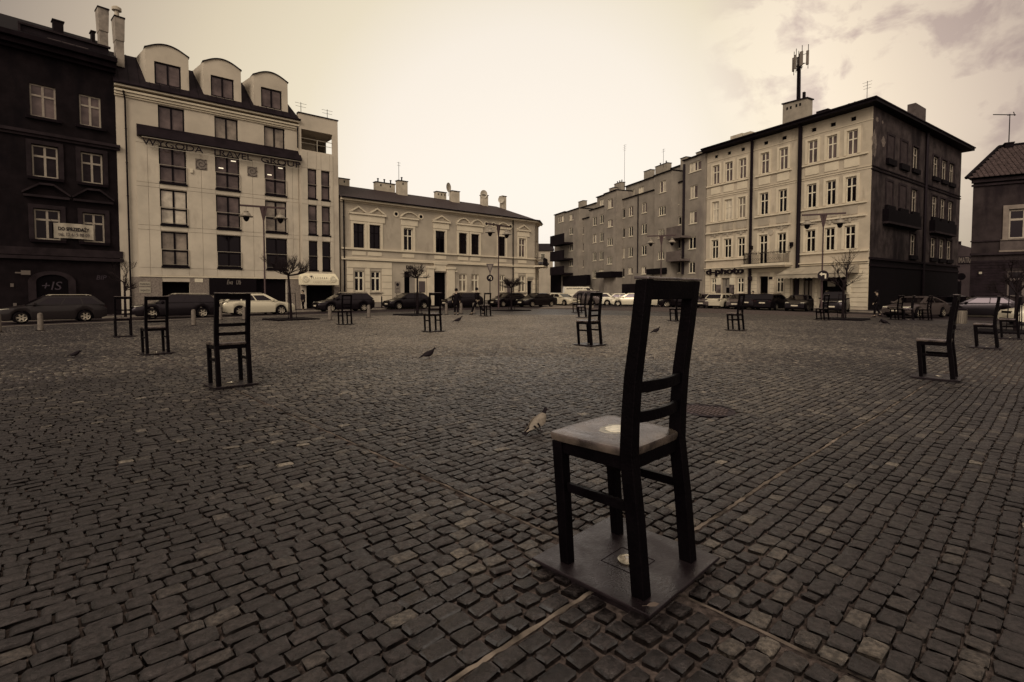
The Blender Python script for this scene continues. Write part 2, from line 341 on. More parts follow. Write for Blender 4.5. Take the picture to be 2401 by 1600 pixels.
# near paving: real stones
def near_stones():
    rng = np.random.default_rng(5); t4 = np.array([-1, -.74, .74, 1.0])
    TX, TY = np.meshgrid(t4, t4, indexing='ij'); TX = TX.ravel(); TY = TY.ravel()
    rr = np.maximum(abs(TX), abs(TY)); corner = (abs(TX) > .9) & (abs(TY) > .9); edge = rr > .9
    ring = [0, 4, 8, 12, 13, 14, 15, 11, 7, 3, 2, 1]
    fs0 = [(i*4+j, (i+1)*4+j, (i+1)*4+j+1, i*4+j+1) for i in range(3) for j in range(3)]
    for k in range(12): fs0.append((ring[k], 16 + k, 16 + (k+1) % 12, ring[(k+1) % 12]))
    fs0 = [tuple(f[::-1]) if len(f) == 4 and f in fs0[9:] else f for f in fs0]
    fs0 = np.array(fs0)
    def wet_(X, Y):       # damp ground round the near plate
        e_ = math.hypot((X - .25) / .75, (Y - 2.15) / .42) + .25 * math.sin(X * 9) * math.sin(Y * 7); return float(min(1, max(0, 1.25 - e_) * 2.5))
    WT = []; V = []; Fa = []; T = []; n0 = 0; q = QC + .013 - 26 * .2
    rows = []
    qq = QC + .014
    while qq < QC + 36: wd = rng.uniform(.084, .104); rows.append((qq, wd)); qq += wd
    qq = QC - .014
    while qq > QC - 36: wd = rng.uniform(.084, .104); qq -= wd; rows.append((qq, wd))
    nv = 0
    for q0, wd in rows:
        p = PC - 36 + rng.uniform(0, .15); 
        while p < PC + 36:
            ln = rng.uniform(.096, .155)
            if p < PC - .012 < p + ln:           # continuous cross joint through the chair
                ln = PC - .012 - p
                if ln < .06: p = PC + .012; continue
            cxp, cyq = p + ln / 2, q0 + wd / 2; p0 = p; p += ln
            if abs(p - (PC - .012)) < 1e-6: p = PC + .012
            wav = .007 * math.sin(cxp * 1.3 + q0 * .7) + .006 * math.sin(cxp * 3.1 + q0)
            X = cxp * EP.x + (cyq + wav) * EQ.x; Y = cxp * EP.y + (cyq + wav) * EQ.y
            if Y < .4 or Y > 34 or abs(X) > 30: continue
            if not inwedge(X, Y) or X * X + Y * Y > RS * RS or not in_square(X, Y): continue
            if (X - MHX) ** 2 + (Y - MHY) ** 2 < .36 ** 2: continue
            d2 = math.hypot(X - CHX, Y - CHY)
            painted_sheen = .50 * min(1, max(0, (Y - 4) / 11)) * math.exp(-(X / (5 + .38 * Y)) ** 2) + .07 * math.sin(X * .9 + 1.7 * math.sin(Y * .35)) * math.sin(Y * .6 + X * .2)   # sky sheen on the far middle painted into the tone, plus patchy variation
            if d2 < .30: continue
            g = .0035 + rng.uniform(0, .003); hw = wd / 2 - g * rng.uniform(.8, 1.5); hl = ln / 2 - g * rng.uniform(.8, 1.6)
            if d2 < .85: hw *= rng.uniform(.84, .98); hl *= rng.uniform(.82, .98)
            a = rng.normal(0, .018 if d2 > .85 else .07); ca, sa = math.cos(a), math.sin(a)
            lx = TX * hl * np.where(corner, .90, 1) + rng.normal(0, .0035, 16); ly = TY * hw * np.where(corner, .88, 1) + rng.normal(0, .003, 16)
            top = np.where(corner, -.009, np.where(edge, -.005, .0)) + rng.normal(0, .0018, 16) + rng.normal(0, .0020) + lx * rng.normal(0, .03) + ly * rng.normal(0, .03)
            lx, ly = lx * ca - ly * sa, lx * sa + ly * ca
            gx_ = cxp + lx; gy_ = cyq + wav + ly
            wx = gx_ * EP.x + gy_ * EQ.x; wy = gx_ * EP.y + gy_ * EQ.y
            base = gz(X, Y)
            if X * X + Y * Y > 132:          # farther stones: bevelled blocks
                ii = [5, 9, 10, 6]; jj = [0, 12, 15, 3]
                top_ = np.stack([wx[ii] * 1.0, wy[ii], base + top[ii] + .001], 1); out_ = np.stack([wx[jj], wy[jj], base - .012 + np.zeros(4)], 1)
                V.append(top_); V.append(out_); Fa.append(np.array([(0, 1, 2, 3), (0, 4, 5, 1), (1, 5, 6, 2), (2, 6, 7, 3), (3, 7, 4, 0)]) + nv); nv += 8
                k = rng.random(); T.append(np.full(8, max(.08, painted_sheen + (rng.normal(.40, .12) if k > .012 else rng.uniform(.6, 1.0))))); WT.append(np.zeros(8)); continue
            vt = np.stack([wx, wy, base + top], 1)
            vb = vt[ring].copy(); vb[:, 2] = base - .034; vb[:, 0] += (vb[:, 0] - X) * .04; vb[:, 1] += (vb[:, 1] - Y) * .04
            V.append(vt); V.append(vb); Fa.append(fs0 + nv); nv += 28
            k = rng.random(); tone = rng.normal(.40, .09) + painted_sheen
            if k < .003: tone = rng.uniform(.8, 1.0)
            elif k < .012: tone = rng.uniform(.58, .68)
            if d2 < 1.1 and rng.random() < .25: tone = rng.uniform(.3, .75)
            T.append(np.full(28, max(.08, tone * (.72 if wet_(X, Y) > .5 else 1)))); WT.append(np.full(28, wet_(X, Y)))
    V = np.concatenate(V); Fa = np.concatenate(Fa); T = np.concatenate(T)
    me = bpy.data.meshes.new('cobblestones'); me.vertices.add(len(V)); me.vertices.foreach_set('co', V.astype(np.float32).ravel())
    me.loops.add(Fa.size); me.loops.foreach_set('vertex_index', Fa.astype(np.int32).ravel())
    me.polygons.add(len(Fa)); me.polygons.foreach_set('loop_start', np.arange(0, Fa.size, 4, dtype=np.int32))
    try: me.polygons.foreach_set('loop_total', np.full(len(Fa), 4, dtype=np.int32))
    except Exception: pass
    me.update(calc_edges=True)
    me.polygons.foreach_set('use_smooth', np.ones(len(Fa), dtype=bool))
    at_ = me.attributes.new('tone', 'FLOAT', 'POINT'); at_.data.foreach_set('value', T.astype(np.float32)); aw2 = me.attributes.new('wet', 'FLOAT', 'POINT'); aw2.data.foreach_set('value', np.concatenate(WT).astype(np.float32))
    m = bpy.data.materials.new('granite_sett_stone'); m.use_nodes = True; t = m.node_tree; b = t.nodes['Principled BSDF']; lk = t.links.new
    co = t.nodes.new('ShaderNodeTexCoord').outputs['Object']
    def nz(s, d=7):
        q = t.nodes.new('ShaderNodeTexNoise'); lk(co, q.inputs['Vector']); q.inputs['Scale'].default_value = s; q.inputs['Detail'].default_value = d; q.inputs['Roughness'].default_value = .65; return q.outputs[0]
    at1 = t.nodes.new('ShaderNodeAttribute'); at1.attribute_name = 'tone'
    rmp = t.nodes.new('ShaderNodeValToRGB'); lk(at1.outputs['Fac'], rmp.inputs[0]); e = rmp.color_ramp
    e.elements[0].position = 0; e.elements[0].color = (.004, .003, .004, 1); e.elements[1].position = 1; e.elements[1].color = (.19, .16, .13, 1)
    e2 = e.elements.new(.5); e2.color = (.024, .0190, .0190, 1)
    def rg(s, lo, hi, a=.3, b2=.7):
        q = t.nodes.new('ShaderNodeMapRange'); lk(s, q.inputs[0]); q.inputs[1].default_value = a; q.inputs[2].default_value = b2; q.inputs[3].default_value = lo; q.inputs[4].default_value = hi; return q.outputs[0]
    s1 = t.nodes.new('ShaderNodeVectorMath'); s1.operation = 'SCALE'; lk(rmp.outputs[0], s1.inputs[0]); lk(rg(nz(38, 10), .50, 1.60, .41, .60), s1.inputs['Scale'])
    s2 = t.nodes.new('ShaderNodeVectorMath'); s2.operation = 'SCALE'; lk(s1.outputs[0], s2.inputs[0]); lk(rg(nz(.35, 5), .75, 1.25), s2.inputs['Scale'])
    lk(s2.outputs[0], b.inputs['Base Color']); at2 = t.nodes.new('ShaderNodeAttribute'); at2.attribute_name = 'wet'; mxr = t.nodes.new('ShaderNodeMix'); lk(at2.outputs['Fac'], mxr.inputs[0]); lk(rg(nz(22), .28, .66, .4, .6), mxr.inputs[2]); mxr.inputs[3].default_value = .12; lk(mxr.outputs[0], b.inputs['Roughness']); b.inputs['Specular IOR Level'].default_value = .6; b.inputs['Specular Tint'].default_value = (1, .92, .95, 1)
    bp = t.nodes.new('ShaderNodeBump'); bp.inputs['Strength'].default_value = 1.0; bp.inputs['Distance'].default_value = .012; lk(nz(42, 10), bp.inputs['Height']); lk(bp.outputs[0], b.inputs['Normal'])
    me.materials.append(m)
    o = bpy.data.objects.new('cobblestones', me); C.objects.link(o); tag(o, kind='structure'); return nv
mh = at(1655, 962); MHX, MHY = mh.x, mh.y
near_stones()
# pale mortar of the two long joints that cross under the chair
def joint(pa, pb, along_p, w, br_):
    mb = MB(); n = 220; vs = []
    for i in range(n + 1):
        s_ = pa + (pb - pa) * i / n; j1 = R.uniform(-.006, .006); j2 = R.uniform(-.006, .006)
        for k in (-1, 1):
            o = k * (w + (j1 if k < 0 else j2))
            P_, Q_ = (s_, QC + o + .007 * math.sin(s_ * 1.3 + QC * .7) + .006 * math.sin(s_ * 3.1 + QC)) if along_p else (PC + o, s_)
            X = P_ * EP.x + Q_ * EQ.x; Y = P_ * EP.y + Q_ * EQ.y; vs.append((X, Y, gz(X, Y) - .0055 + R.uniform(-.002, .002)))
    mb.add(vs, [(2*i, 2*i+1, 2*i+3, 2*i+2) for i in range(n)])
    o = mb.build('mortar_joint', mat('pale_mortar_' + ('a' if along_p else 'b'), (br_, br_ * .84, br_ * .67), .95, noise=(3.5, .9), bump=(50, .4)))
    tag(o, kind='structure')
joint(PC - 1.5, PC + 8.0, True, .012, .15); joint(QC - 2.0, QC + 11, False, .011, .125)
# sand worked up round the near plate
# roads and pavements along the fronts
asphalt = mat('asphalt', (.058, .046, .044), .75, noise=(.5, .25), bump=(70, .5), rvar=(.4, .55, .85))
asphalt_pale = mat('dusty_asphalt', (.20, .165, .135), .8, noise=(.6, .15), bump=(60, .3))
slab = mat('pavement_slabs', (.085, .07, .064), .8, noise=(1.1, .25), bump=(30, .4))
kerb_m = mat('kerb_stone', (.21, .18, .15), .75, noise=(3, .25), bump=(30, .4))
def strip(name, ln, s0, s1, n0, n1, dz, m, step=2.0, kerb=False):
    mb = MB(); ns = max(1, int((s1 - s0) / step)); nn = max(1, int(abs(n1 - n0) / 1.5))
    vs = []
    for i in range(ns + 1):
        for j in range(nn + 1):
            q = ln.pt(s0 + (s1 - s0) * i / ns, n0 + (n1 - n0) * j / nn); vs.append((q.x, q.y, gz(q.x, q.y) + dz))
    mb.add(vs, [(i*(nn+1)+j, (i+1)*(nn+1)+j, (i+1)*(nn+1)+j+1, i*(nn+1)+j+1) for i in range(ns) for j in range(nn)])
    if kerb:                                   # a real step down at the outer edge
        vs = []
        for i in range(ns + 1):
            for nn_, z_ in ((n1 + .15, dz + .003), (n1 + .17, -.02), (n1, -.02), (n1, dz + .003)):
                q = ln.pt(s0 + (s1 - s0) * i / ns, nn_); vs.append((q.x, q.y, gz(q.x, q.y) + z_))
        k = MB().add(vs, [(i*4+a, (i+1)*4+a, (i+1)*4+(a+1) % 4, i*4+(a+1) % 4) for i in range(ns) for a in range(4)])
        tag(k.build('kerb', kerb_m), kind='structure')
    return tag(mb.build(name, m, smooth=True), kind='structure')
strip('road', LB, -.5, 60, 4.6, NSQ_L + .25, -.004 + .002, asphalt)
strip('road', LA, -30, -.2, 4.6, NSQ_L + .1, -.006, asphalt)
strip('pavement', LB, -.6, 45, -.5, 4.2, .12, slab, kerb=True)
strip('pavement', LA, -30, -.9, -.5, 4.2, .118, slab, kerb=True)
strip('road', LD, -120, 16, 3.2, NSQ_R + .2, -.008, asphalt)
strip('pavement', LD, -23, 2.6, -.5, 2.7, .12, slab, kerb=True)
strip('road', LR, -6, 60, 3.4, 7.8, -.010, asphalt)
strip('pavement', LR, -1.5, 26, -.4, 2.9, .116, slab, kerb=True)
strip('road', LE, -110, 4, 3.5, 26, -.012, asphalt)
strip('pavement', LE, -60, .5, -.5, 3.0, .11, slab, kerb=True)
strip('pavement', LF, -1.5, 26, -.5, 3.2, .12, slab, kerb=True)
strip('road', LF, -6, 30, 3.6, 12, -.014, asphalt)
# low kerb line on the square side of the left street
for ln, a, b in ((LB, -.3, 12), (LA, -16, -.9)):
    mb = MB(); vs = []; ns = int((b - a) / 1.0)
    for i in range(ns + 1):
        for nn_, z_ in ((NSQ_L, .012), (NSQ_L + .16, .012), (NSQ_L + .17, -.03), (NSQ_L - .01, -.03)):
            q = ln.pt(a + (b - a) * i / ns, nn_); vs.append((q.x, q.y, gz(q.x, q.y) + z_))
    mb.add(vs, [(i*4+c, (i+1)*4+c, (i+1)*4+(c+1) % 4, i*4+(c+1) % 4) for i in range(ns) for c in range(4)])
    tag(mb.build('kerb', kerb_m), kind='structure')
# pale dusty patch of road at the mouth of the far street
pp = [at(1262, 724), at(1392, 722), at(1392, 708), at(1322, 706)]
mb = MB(); mb.add([(p.x, p.y, gz(p.x, p.y) + .004) for p in pp], [(0, 1, 2, 3)]); tag(mb.build('road_patch', asphalt_pale), kind='structure')
# ------------------------------------------------------------------ chair sculptures
def make_chair():
    t = empty('chair_sculpture')
    def post(x):
        mb = MB(); h = .031
        path = [(-.212, .04, .034), (-.180, .37, .034), (-.143, .66, .034), (-.147, .82, .033), (-.160, 1.02, .032), (-.190, 1.25, .030), (-.214, 1.461, .029)]
        rings = [[(x - h, y - r, z), (x + h, y - r, z), (x + h, y + r, z), (x - h, y + r, z)] for y, z, r in path]
        vs = [p for rg in rings for p in rg]; m = len(rings)
        mb.add(vs, [(3, 2, 1, 0), tuple(range(4*m-4, 4*m))] + [(i*4+k, i*4+(k+1) % 4, (i+1)*4+(k+1) % 4, (i+1)*4+k) for i in range(m-1) for k in range(4)])
        return mb.build('post', bronze, t, bevel=.005)
    post(-.225); post(.225)
    for x in (-.225, .225):
        a, b = .031, .027; s_ = 1 if x > 0 else -1
        MB().hexa([(x-b, .212-b, .04), (x+b, .212-b, .04), (x+b, .212+b, .04), (x-b, .212+b, .04)],
                  [(x-a, .262-a, .655), (x+a, .262-a, .655), (x+a, .262+a, .655), (x-a, .262+a, .655)]).build('leg', bronze, t, bevel=.005)
    # seat: worn slab with rounded rim, slightly dished
    mb = MB(); nx, ny = 14, 12; vs = []
    def outline(a, b):
        x = (a * 2 - 1); y = (b * 2 - 1); hw = .250 + .020 * b
        k = 1 - .045 * (abs(x) ** 4) * (abs(y) ** 4)
        return x * hw * k, .070 + y * .235 * k
    for i in range(nx + 1):
        for j in range(ny + 1):
            a, b = i / nx, j / ny; x, y = outline(a, b); e = max(abs(a*2-1), abs(b*2-1))
            vs.append((x, y, .710 - .010 * (1 - e ** 2) - (.012 if e > .99 else 0)))
    fs = [(i*(ny+1)+j, (i+1)*(ny+1)+j, (i+1)*(ny+1)+j+1, i*(ny+1)+j+1) for i in range(nx) for j in range(ny)]
    mb.add(vs, fs)
    rim = [i*(ny+1) for i in range(nx)] + [nx*(ny+1)+j for j in range(ny)] + [i*(ny+1)+ny for i in range(nx, 0, -1)] + [j for j in range(ny, 0, -1)]
    n0 = len(mb.v); mb.v += [(vs[k][0] * 1.012, .070 + (vs[k][1]-.070) * 1.012, .688) for k in rim] + [(vs[k][0] * .99, .070 + (vs[k][1]-.070) * .99, .660) for k in rim]
    n = len(rim)
    mb.f += [(rim[k], rim[(k+1) % n], n0+(k+1) % n, n0+k) for k in range(n)] + [(n0+k, n0+(k+1) % n, n0+n+(k+1) % n, n0+n+k) for k in range(n)] + [tuple(n0+n+k for k in range(n))]
    sm = mat('polished_bronze_seat', (.095, .078, .058), .3, metal=.0, spec=1.0, noise=(7, .65), rvar=(6, .12, .34), bump=(50, .3))
    mb.build('seat', sm, t, smooth=True, angle=50)
    # apron rails
    for x in (-.225, .225): MB().box(x - .018, x + .018, -.112, .230, .595, .662).build('apron_rail', bronze, t, bevel=.004)
    MB().box(-.193, .193, .238, .268, .595, .662).build('apron_rail', bronze, t, bevel=.004)
    MB().box(-.193, .193, -.158, -.128, .595, .662).build('apron_rail', bronze, t, bevel=.004)
    # top rail, two bowed slats
    MB().hexa([(-.196, -.232, 1.372), (.196, -.232, 1.372), (.196, -.176, 1.372), (-.196, -.176, 1.372)],
              [(-.196, -.242, 1.459), (.196, -.242, 1.459), (.196, -.186, 1.459), (-.196, -.186, 1.459)]).build('top_rail', bronze, t, bevel=.004)
    MB().hexa([(-.258, -.250, 1.462), (.258, -.250, 1.462), (.258, -.178, 1.463), (-.258, -.178, 1.463)],
              [(-.256, -.249, 1.472), (.256, -.249, 1.472), (.256, -.179, 1.477), (-.256, -.179, 1.477)]).build('top_edge', sm, t, bevel=.003)
    for zc, y0 in ((.975, -.160), (.835, -.150)):
        mb = MB(); n = 12; vs = []
        for i in range(n + 1):
            f = i / n * 2 - 1; x = f * .195; y = y0 - .030 * (1 - f * f)
            vs += [(x, y - .014, zc - .026), (x, y + .012, zc - .026), (x, y + .012, zc + .024), (x, y - .014, zc + .026)]
        mb.add(vs, [(i*4+k, i*4+(k+1) % 4, (i+1)*4+(k+1) % 4, (i+1)*4+k) for i in range(n) for k in range(4)] + [(3, 2, 1, 0), tuple(4*n+k for k in range(4))])
        mb.build('slat', bronze, t, smooth=True, bevel=.003)
    for x in (-.225, .225): MB().hexa([(x-.013, -.150, .405), (x+.013, -.150, .405), (x+.013, .206, .405), (x-.013, .206, .405)], [(x-.013, -.146, .450), (x+.013, -.146, .450), (x+.013, .210, .450), (x-.013, .210, .450)]).build('stretcher', bronze, t, bevel=.003)
    MB().box(-.325, .370, -.315, .365, .026, .042).box(-.29, .33, -.28, .33, -.03, .0255).build('base_plate', bronze_plate, t, bevel=.003)
    hatch = MB()
    for a in range(4):
        c_, s_ = [(1, 0), (0, 1), (-1, 0), (0, -1)][a]
        hatch.hexa([(c_*.095 - s_*.098, s_*.095 + c_*.098, .0420), (c_*.098 - s_*.098, s_*.098 + c_*.098, .0420), (c_*.098 + s_*.098, s_*.098 - c_*.098, .0420), (c_*.095 + s_*.098, s_*.095 - c_*.098, .0420)],
                   [(c_*.095 - s_*.098, s_*.095 + c_*.098, .0438), (c_*.098 - s_*.098, s_*.098 + c_*.098, .0438), (c_*.098 + s_*.098, s_*.098 - c_*.098, .0438), (c_*.095 + s_*.098, s_*.095 - c_*.098, .0438)])
    hatch.build('hatch_seam', dark_metal, t)
    gl = MB().lathe([(.050, .044), (.052, .050), (.040, .052), (.038, .047)], 28).build('light_ring', mat('ring_steel', (.55, .49, .40), .22, metal=.7), t, smooth=True)
    MB().lathe([(.037, .0445), (.037, .049), (.02, .052), (.001, .053)], 24).build('lens', mat('lens_glass', (.30, .26, .21), .12, spec=.8, noise=(60, .5)), gl, smooth=True)
    return t
CHAIR = make_chair(); remember(CHAIR)
CH_RZ = rad(45)
chair_spots = [  # u of the foot, distance Y, label, extra turn, scale
    (None, None, 'largest dark chair sculpture standing in the foreground on its square plate', 0, 1),
    (536, 7.95, 'dark chair sculpture with two slats standing in front of the bright silver estate car', 0, 1),
    (362, 12.4, 'dark chair sculpture left of the silver estate car, its frame crossing the dark parked car', 3, .97),
    (287, 17.8, 'dark chair sculpture in the gloom at the far left beside the drainpipe', -4, .97),
    (809, 23.6, 'small dark chair sculpture in front of the dark estate car by the bright shop awning', 0, .97),
    (1015, 18.9, 'dark chair sculpture in front of the open house door, left of the two walkers', -10, 1.0),
    (1139, 31.5, 'small dark chair sculpture right beside the walking man', -6, 1.0),
    (1384, 13.9, 'dark chair sculpture in the middle of the square, half hiding another one behind it', 0, 1),
    (1366, 30.0, 'dark chair sculpture seen through the frame of the middle one', 30, 1),
    (1354, 38.0, 'far dark chair sculpture just left of the pair in the middle of the square', 0, 1),
    (1587, 26.5, 'small dark chair sculpture seen through the backrest of the foreground chair', -8, 1.0),
    (1727, 20.0, 'dark chair sculpture in front of the row of cars, right of the foreground chair', 0, 1.0),
    (1930, 29.0, 'small dark chair sculpture just left of the bare tree by the corner house', -15, 1.0),
    (2104, 30.5, 'dark chair sculpture in front of the silver coupe, leftmost of the close-set group', -20, 1.0),
    (2132, 30.0, 'dark chair sculpture in the middle of the close-set group before the silver coupe', 15, 1.0),
    (2172, 30.3, 'dark chair sculpture in front of the silver coupe, rightmost of the close-set group', -12, 1.0),
    (2206, 8.75, 'large dark chair sculpture seen side-on at the right with its seat to the left', 0, 1.0),
    (2318, 14.1, 'dark side-on chair sculpture behind and right of the large side-on one', 0, 1.0),
    (2372, 17.4, 'dark side-on chair sculpture at the right edge under the bare twigs', 0, 1.0)]
for i, (u, Y, lab, tw, sc_) in enumerate(chair_spots):
    o = CHAIR if i == 0 else copy_tree(CHAIR)
    o.location = (CHX, CHY, gz(CHX, CHY)) if i == 0 else atY(u, Y)
    o.rotation_euler = (0, 0, CH_RZ + rad(tw)); o.scale = (sc_ if i == 0 else sc_ * .97,) * 3
    tag(o, lab, 'chair', 'bronze chair sculptures on the square')
# sky glare on the near seat, painted as a bright patch with a halo
n = 22; pts = [(.02 + (.062 + R.uniform(-.006, .006)) * 1.25 * math.cos(6.28318*k/n), .075 + (.062 + R.uniform(-.007, .007)) * math.sin(6.28318*k/n)) for k in range(n)]
MB().hexa([(.02 + (x - .02) * 1.5, .075 + (y - .075) * 1.45, .695) for x, y in pts], [(.02 + (x - .02) * 1.5, .075 + (y - .075) * 1.45, .7015) for x, y in pts]).build('glare_halo', mat('painted_glare_halo', (.26, .22, .165), .3, metal=.3, noise=(22, .5)), CHAIR)
MB().hexa([(x, y, .696) for x, y in pts], [(x * .98, y, .7027) for x, y in pts]).build('glare_patch', mat('painted_glare', (.80, .72, .58), .34, metal=.6, noise=(40, .2)), CHAIR)
# manhole
mo = empty('manhole_cover', (MHX, MHY, gz(MHX, MHY)), .3, 'round dark ribbed manhole cover in the cobbles right of the big chair', 'manhole cover')
MB().lathe([(.33, -.03), (.33, .001), (.29, .001), (.29, -.004), (.0, -.004)], 36).build('rim', dark_metal, mo, smooth=True, angle=30)
mb = MB()
for i in range(-4, 5):
    for j in range(-4, 5):
        if (i*i + j*j) < 18: mb.box(i*.062-.02, i*.062+.02, j*.062-.02, j*.062+.02, -.004, .003)
mb.build('tread', mat('worn_iron', (.12, .096, .085), .4, metal=.4, noise=(8, .3)), mo)

lf = empty('dry_leaf', (CHX + .02, CHY - .385, .043), .2, 'small curled dry leaf lying on the front of the big chair base plate', 'leaf')
MB().add([(-.045, 0, .004), (-.02, -.012, .002), (-.02, .012, .010), (.02, -.016, .001), (.02, .014, .014), (.055, 0, .006)], [(0, 1, 2), (1, 3, 4, 2), (3, 5, 4)]).build('leaf_blade', mat('dry_leaf', (.13, .105, .085), .7), lf)
lf.scale = (.62, .62, .8)
MB().tube([(-.045, 0, .004), (-.075, .004, .004)], .0015, 4).build('leaf_stalk', mat('dry_leaf', (.22, .18, .14), .7), lf)
# ------------------------------------------------------------------ building kit
class Fac:
    """a facade whose local frame is x along the front, y inward, z up; lives under one root Empty"""
    def __init__(s, root, ln, s0=0.0): s.root = root; s.ln = ln; s.o = s0
    def S(s, u, v=600, y=0.0): return s.ln.S(u, v, -y) - s.o
    def Z(s, u, v, y=0.0): return s.ln.Z(u, v, -y)
def building(name, ln, s0, label, cat='building', group=None):
    q = ln.pt(s0); return Fac(empty(name, (q.x, q.y, 0), ln.rz, label, cat, group), ln, s0)
def wall(f, name, x0, x1, z0, z1, holes, m, y=0.0, rev=.22, depth=9.0, back=True):
    xs = sorted({x0, x1, *[h[0] for h in holes], *[h[1] for h in holes]}); zs = sorted({z0, z1, *[h[2] for h in holes], *[h[3] for h in holes]})
    xs = [x for x in xs if x0 <= x <= x1]; zs = [z for z in zs if z0 <= z <= z1]
    mb = MB(); idx = {}
    def V(i, j):
        if (i, j) not in idx: idx[(i, j)] = len(mb.v); mb.v.append((xs[i], y, zs[j]))
        return idx[(i, j)]
    for i in range(len(xs) - 1):
        for j in range(len(zs) - 1):
            cx, cz = (xs[i] + xs[i+1]) / 2, (zs[j] + zs[j+1]) / 2
            if any(h[0] < cx < h[1] and h[2] < cz < h[3] for h in holes): continue
            mb.f.append((V(i, j), V(i+1, j), V(i+1, j+1), V(i, j+1)))
    for h in holes:
        a, b, c, d = h; n = len(mb.v)
        mb.v += [(a, y, c), (b, y, c), (b, y, d), (a, y, d), (a, y+rev, c), (b, y+rev, c), (b, y+rev, d), (a, y+rev, d)]
        mb.f += [(n, n+1, n+5, n+4), (n+1, n+2, n+6, n+5), (n+2, n+3, n+7, n+6), (n+3, n, n+4, n+7)]
    if back:
        n = len(mb.v); Y = y + depth
        mb.v += [(x0, y, z0), (x0, Y, z0), (x0, Y, z1), (x0, y, z1), (x1, y, z0), (x1, Y, z0), (x1, Y, z1), (x1, y, z1)]
        mb.f += [(n, n+1, n+2, n+3), (n+4, n+7, n+6, n+5), (n+1, n+5, n+6, n+2), (n+3, n+2, n+6, n+7)]
    me = mb.mesh(name); me.materials.append(m); o = bpy.data.objects.new(name, me); C.objects.link(o); o.parent = f.root; return o
def window(f, a, b, c, d, fm, gm, y=.14, style='cross', fw=.07, tr=.66, name='window', mull=None, sill=None):
    """frame mesh + pane child. style: cross (mullion + transom), two, three, plain, single"""
    mb = MB(); y1 = y + .06; mw = mull or fw
    mb.box(a, a+fw, y, y1, c, d).box(b-fw, b, y, y1, c, d).box(a+fw, b-fw, y, y1, c, c+fw).box(a+fw, b-fw, y, y1, d-fw, d)
    xm = (a + b) / 2; zt = c + (d - c) * tr; xs = []
    if style in ('cross', 'two', 'crossrail'): xs = [xm]
    if style == 'three': xs = [a + (b-a)/3, a + (b-a)*2/3]
    for x in xs: mb.box(x-mw/2, x+mw/2, y-.003, y1-.003, c+fw, d-fw)
    if style in ('cross', 'transom'):
        segs = [(a+fw, b-fw)] if not xs else [(a+fw, xm-mw/2), (xm+mw/2, b-fw)]
        for p, q in segs: mb.box(p, q, y-.006, y1-.006, zt-mw/2, zt+mw/2)
    o = mb.build(name, fm, f.root)
    g = MB().add([(a+.01, y+.045, c+.01), (b-.01, y+.045, c+.01), (b-.01, y+.045, d-.01), (a+.01, y+.045, d-.01)], [(0, 1, 2, 3)]).build('pane', gm, o)
    if sill: MB().box(a-.10, b+.10, -sill, y, c-.075, c-.004).build('sill', fm if sill is True else SILL, o)
    return o
SILL = plaster_light
def part(f, name, mb, m, **k): return mb.build(name, m, f.root, **k)
def bandlist(f, name, lst, x0, x1, m, y=0.0):
    """lst of (z, height, projection): horizontal mouldings"""
    for z, h, p in lst: part(f, name, MB().box(x0, x1, y-p, y+.05, z-h/2, z+h/2), m)
def pipe(f, x, z0, z1, m, y=-.12, r=.055, off=None):
    pts = [(x, y, z0), (x, y, z1 - .5)] + ([(x + off, y-.25, z1)] if off else [(x, y, z1)])
    o = part(f, 'drainpipe', MB().tube(pts, r, 8), m, smooth=True)
    mb = MB()
    z = z0 + 1.5
    while z < z1 - 1: mb.tube([(x, y, z), (x, y, z + .06)], r * 1.35, 8); z += 2.4
    mb.build('bracket', m, o)
def avgZ(f, pts): return sum(f.Z(u, v) for u, v in pts) / len(pts)
# ================================================================== pale office block with dormers
B = building('office_building', LB, 0, 'pale five-storey block with three curved dormers and a travel group sign')
XB1 = B.S(703); XB2 = B.S(793)
U1 = lambda u, v=500: B.S(u, v)
rows = []          # z bottom, z top of the four glazed rows, averaged over left and right columns
for (a, b), (c, d) in (((341.5, 424), (381, 457)), ((443.5, 526), (468.6, 542)), ((543, 625), (557, 629))):
    rows.append(((B.Z(377, b) + B.Z(621, d)) / 2, (B.Z(377, a) + B.Z(621, c)) / 2))
attic = ((B.Z(367, 296.5) + B.Z(611, 346)) / 2, (B.Z(367, 244) + B.Z(611, 293)) / 2)
cols = [(U1(376), U1(440)), (U1(507), U1(564)), (U1(622), U1(672.5))]
zbase = (B.Z(336, 646.5) + B.Z(600, 650)) / 2
zcorn = (B.Z(285, 222) + B.Z(695, 311)) / 2; zcorn1 = (B.Z(285, 203) + B.Z(695, 292)) / 2
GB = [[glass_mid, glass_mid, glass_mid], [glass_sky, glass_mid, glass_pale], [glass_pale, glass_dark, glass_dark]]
holes = []
for r_, (zb, zt) in enumerate(rows):
    for a, b in cols: holes.append((a, b, zb, zt))
for a, b in cols: holes.append((a + .02, b - .05, *attic))
gl0 = zbase
gar = (B.S(381, 700), B.S(446, 700)); shop = (B.S(500, 700), B.S(672, 700))
holes += [(gar[0], gar[1], -1, gl0 - .45), (shop[0], shop[1], -1, gl0 - .02)]
holes[-1] = (shop[0], shop[1], -1, gl0 - .05)
wall(B, 'wall', 0, XB1, -1, zcorn + .3, holes, plaster_pale, rev=.30)
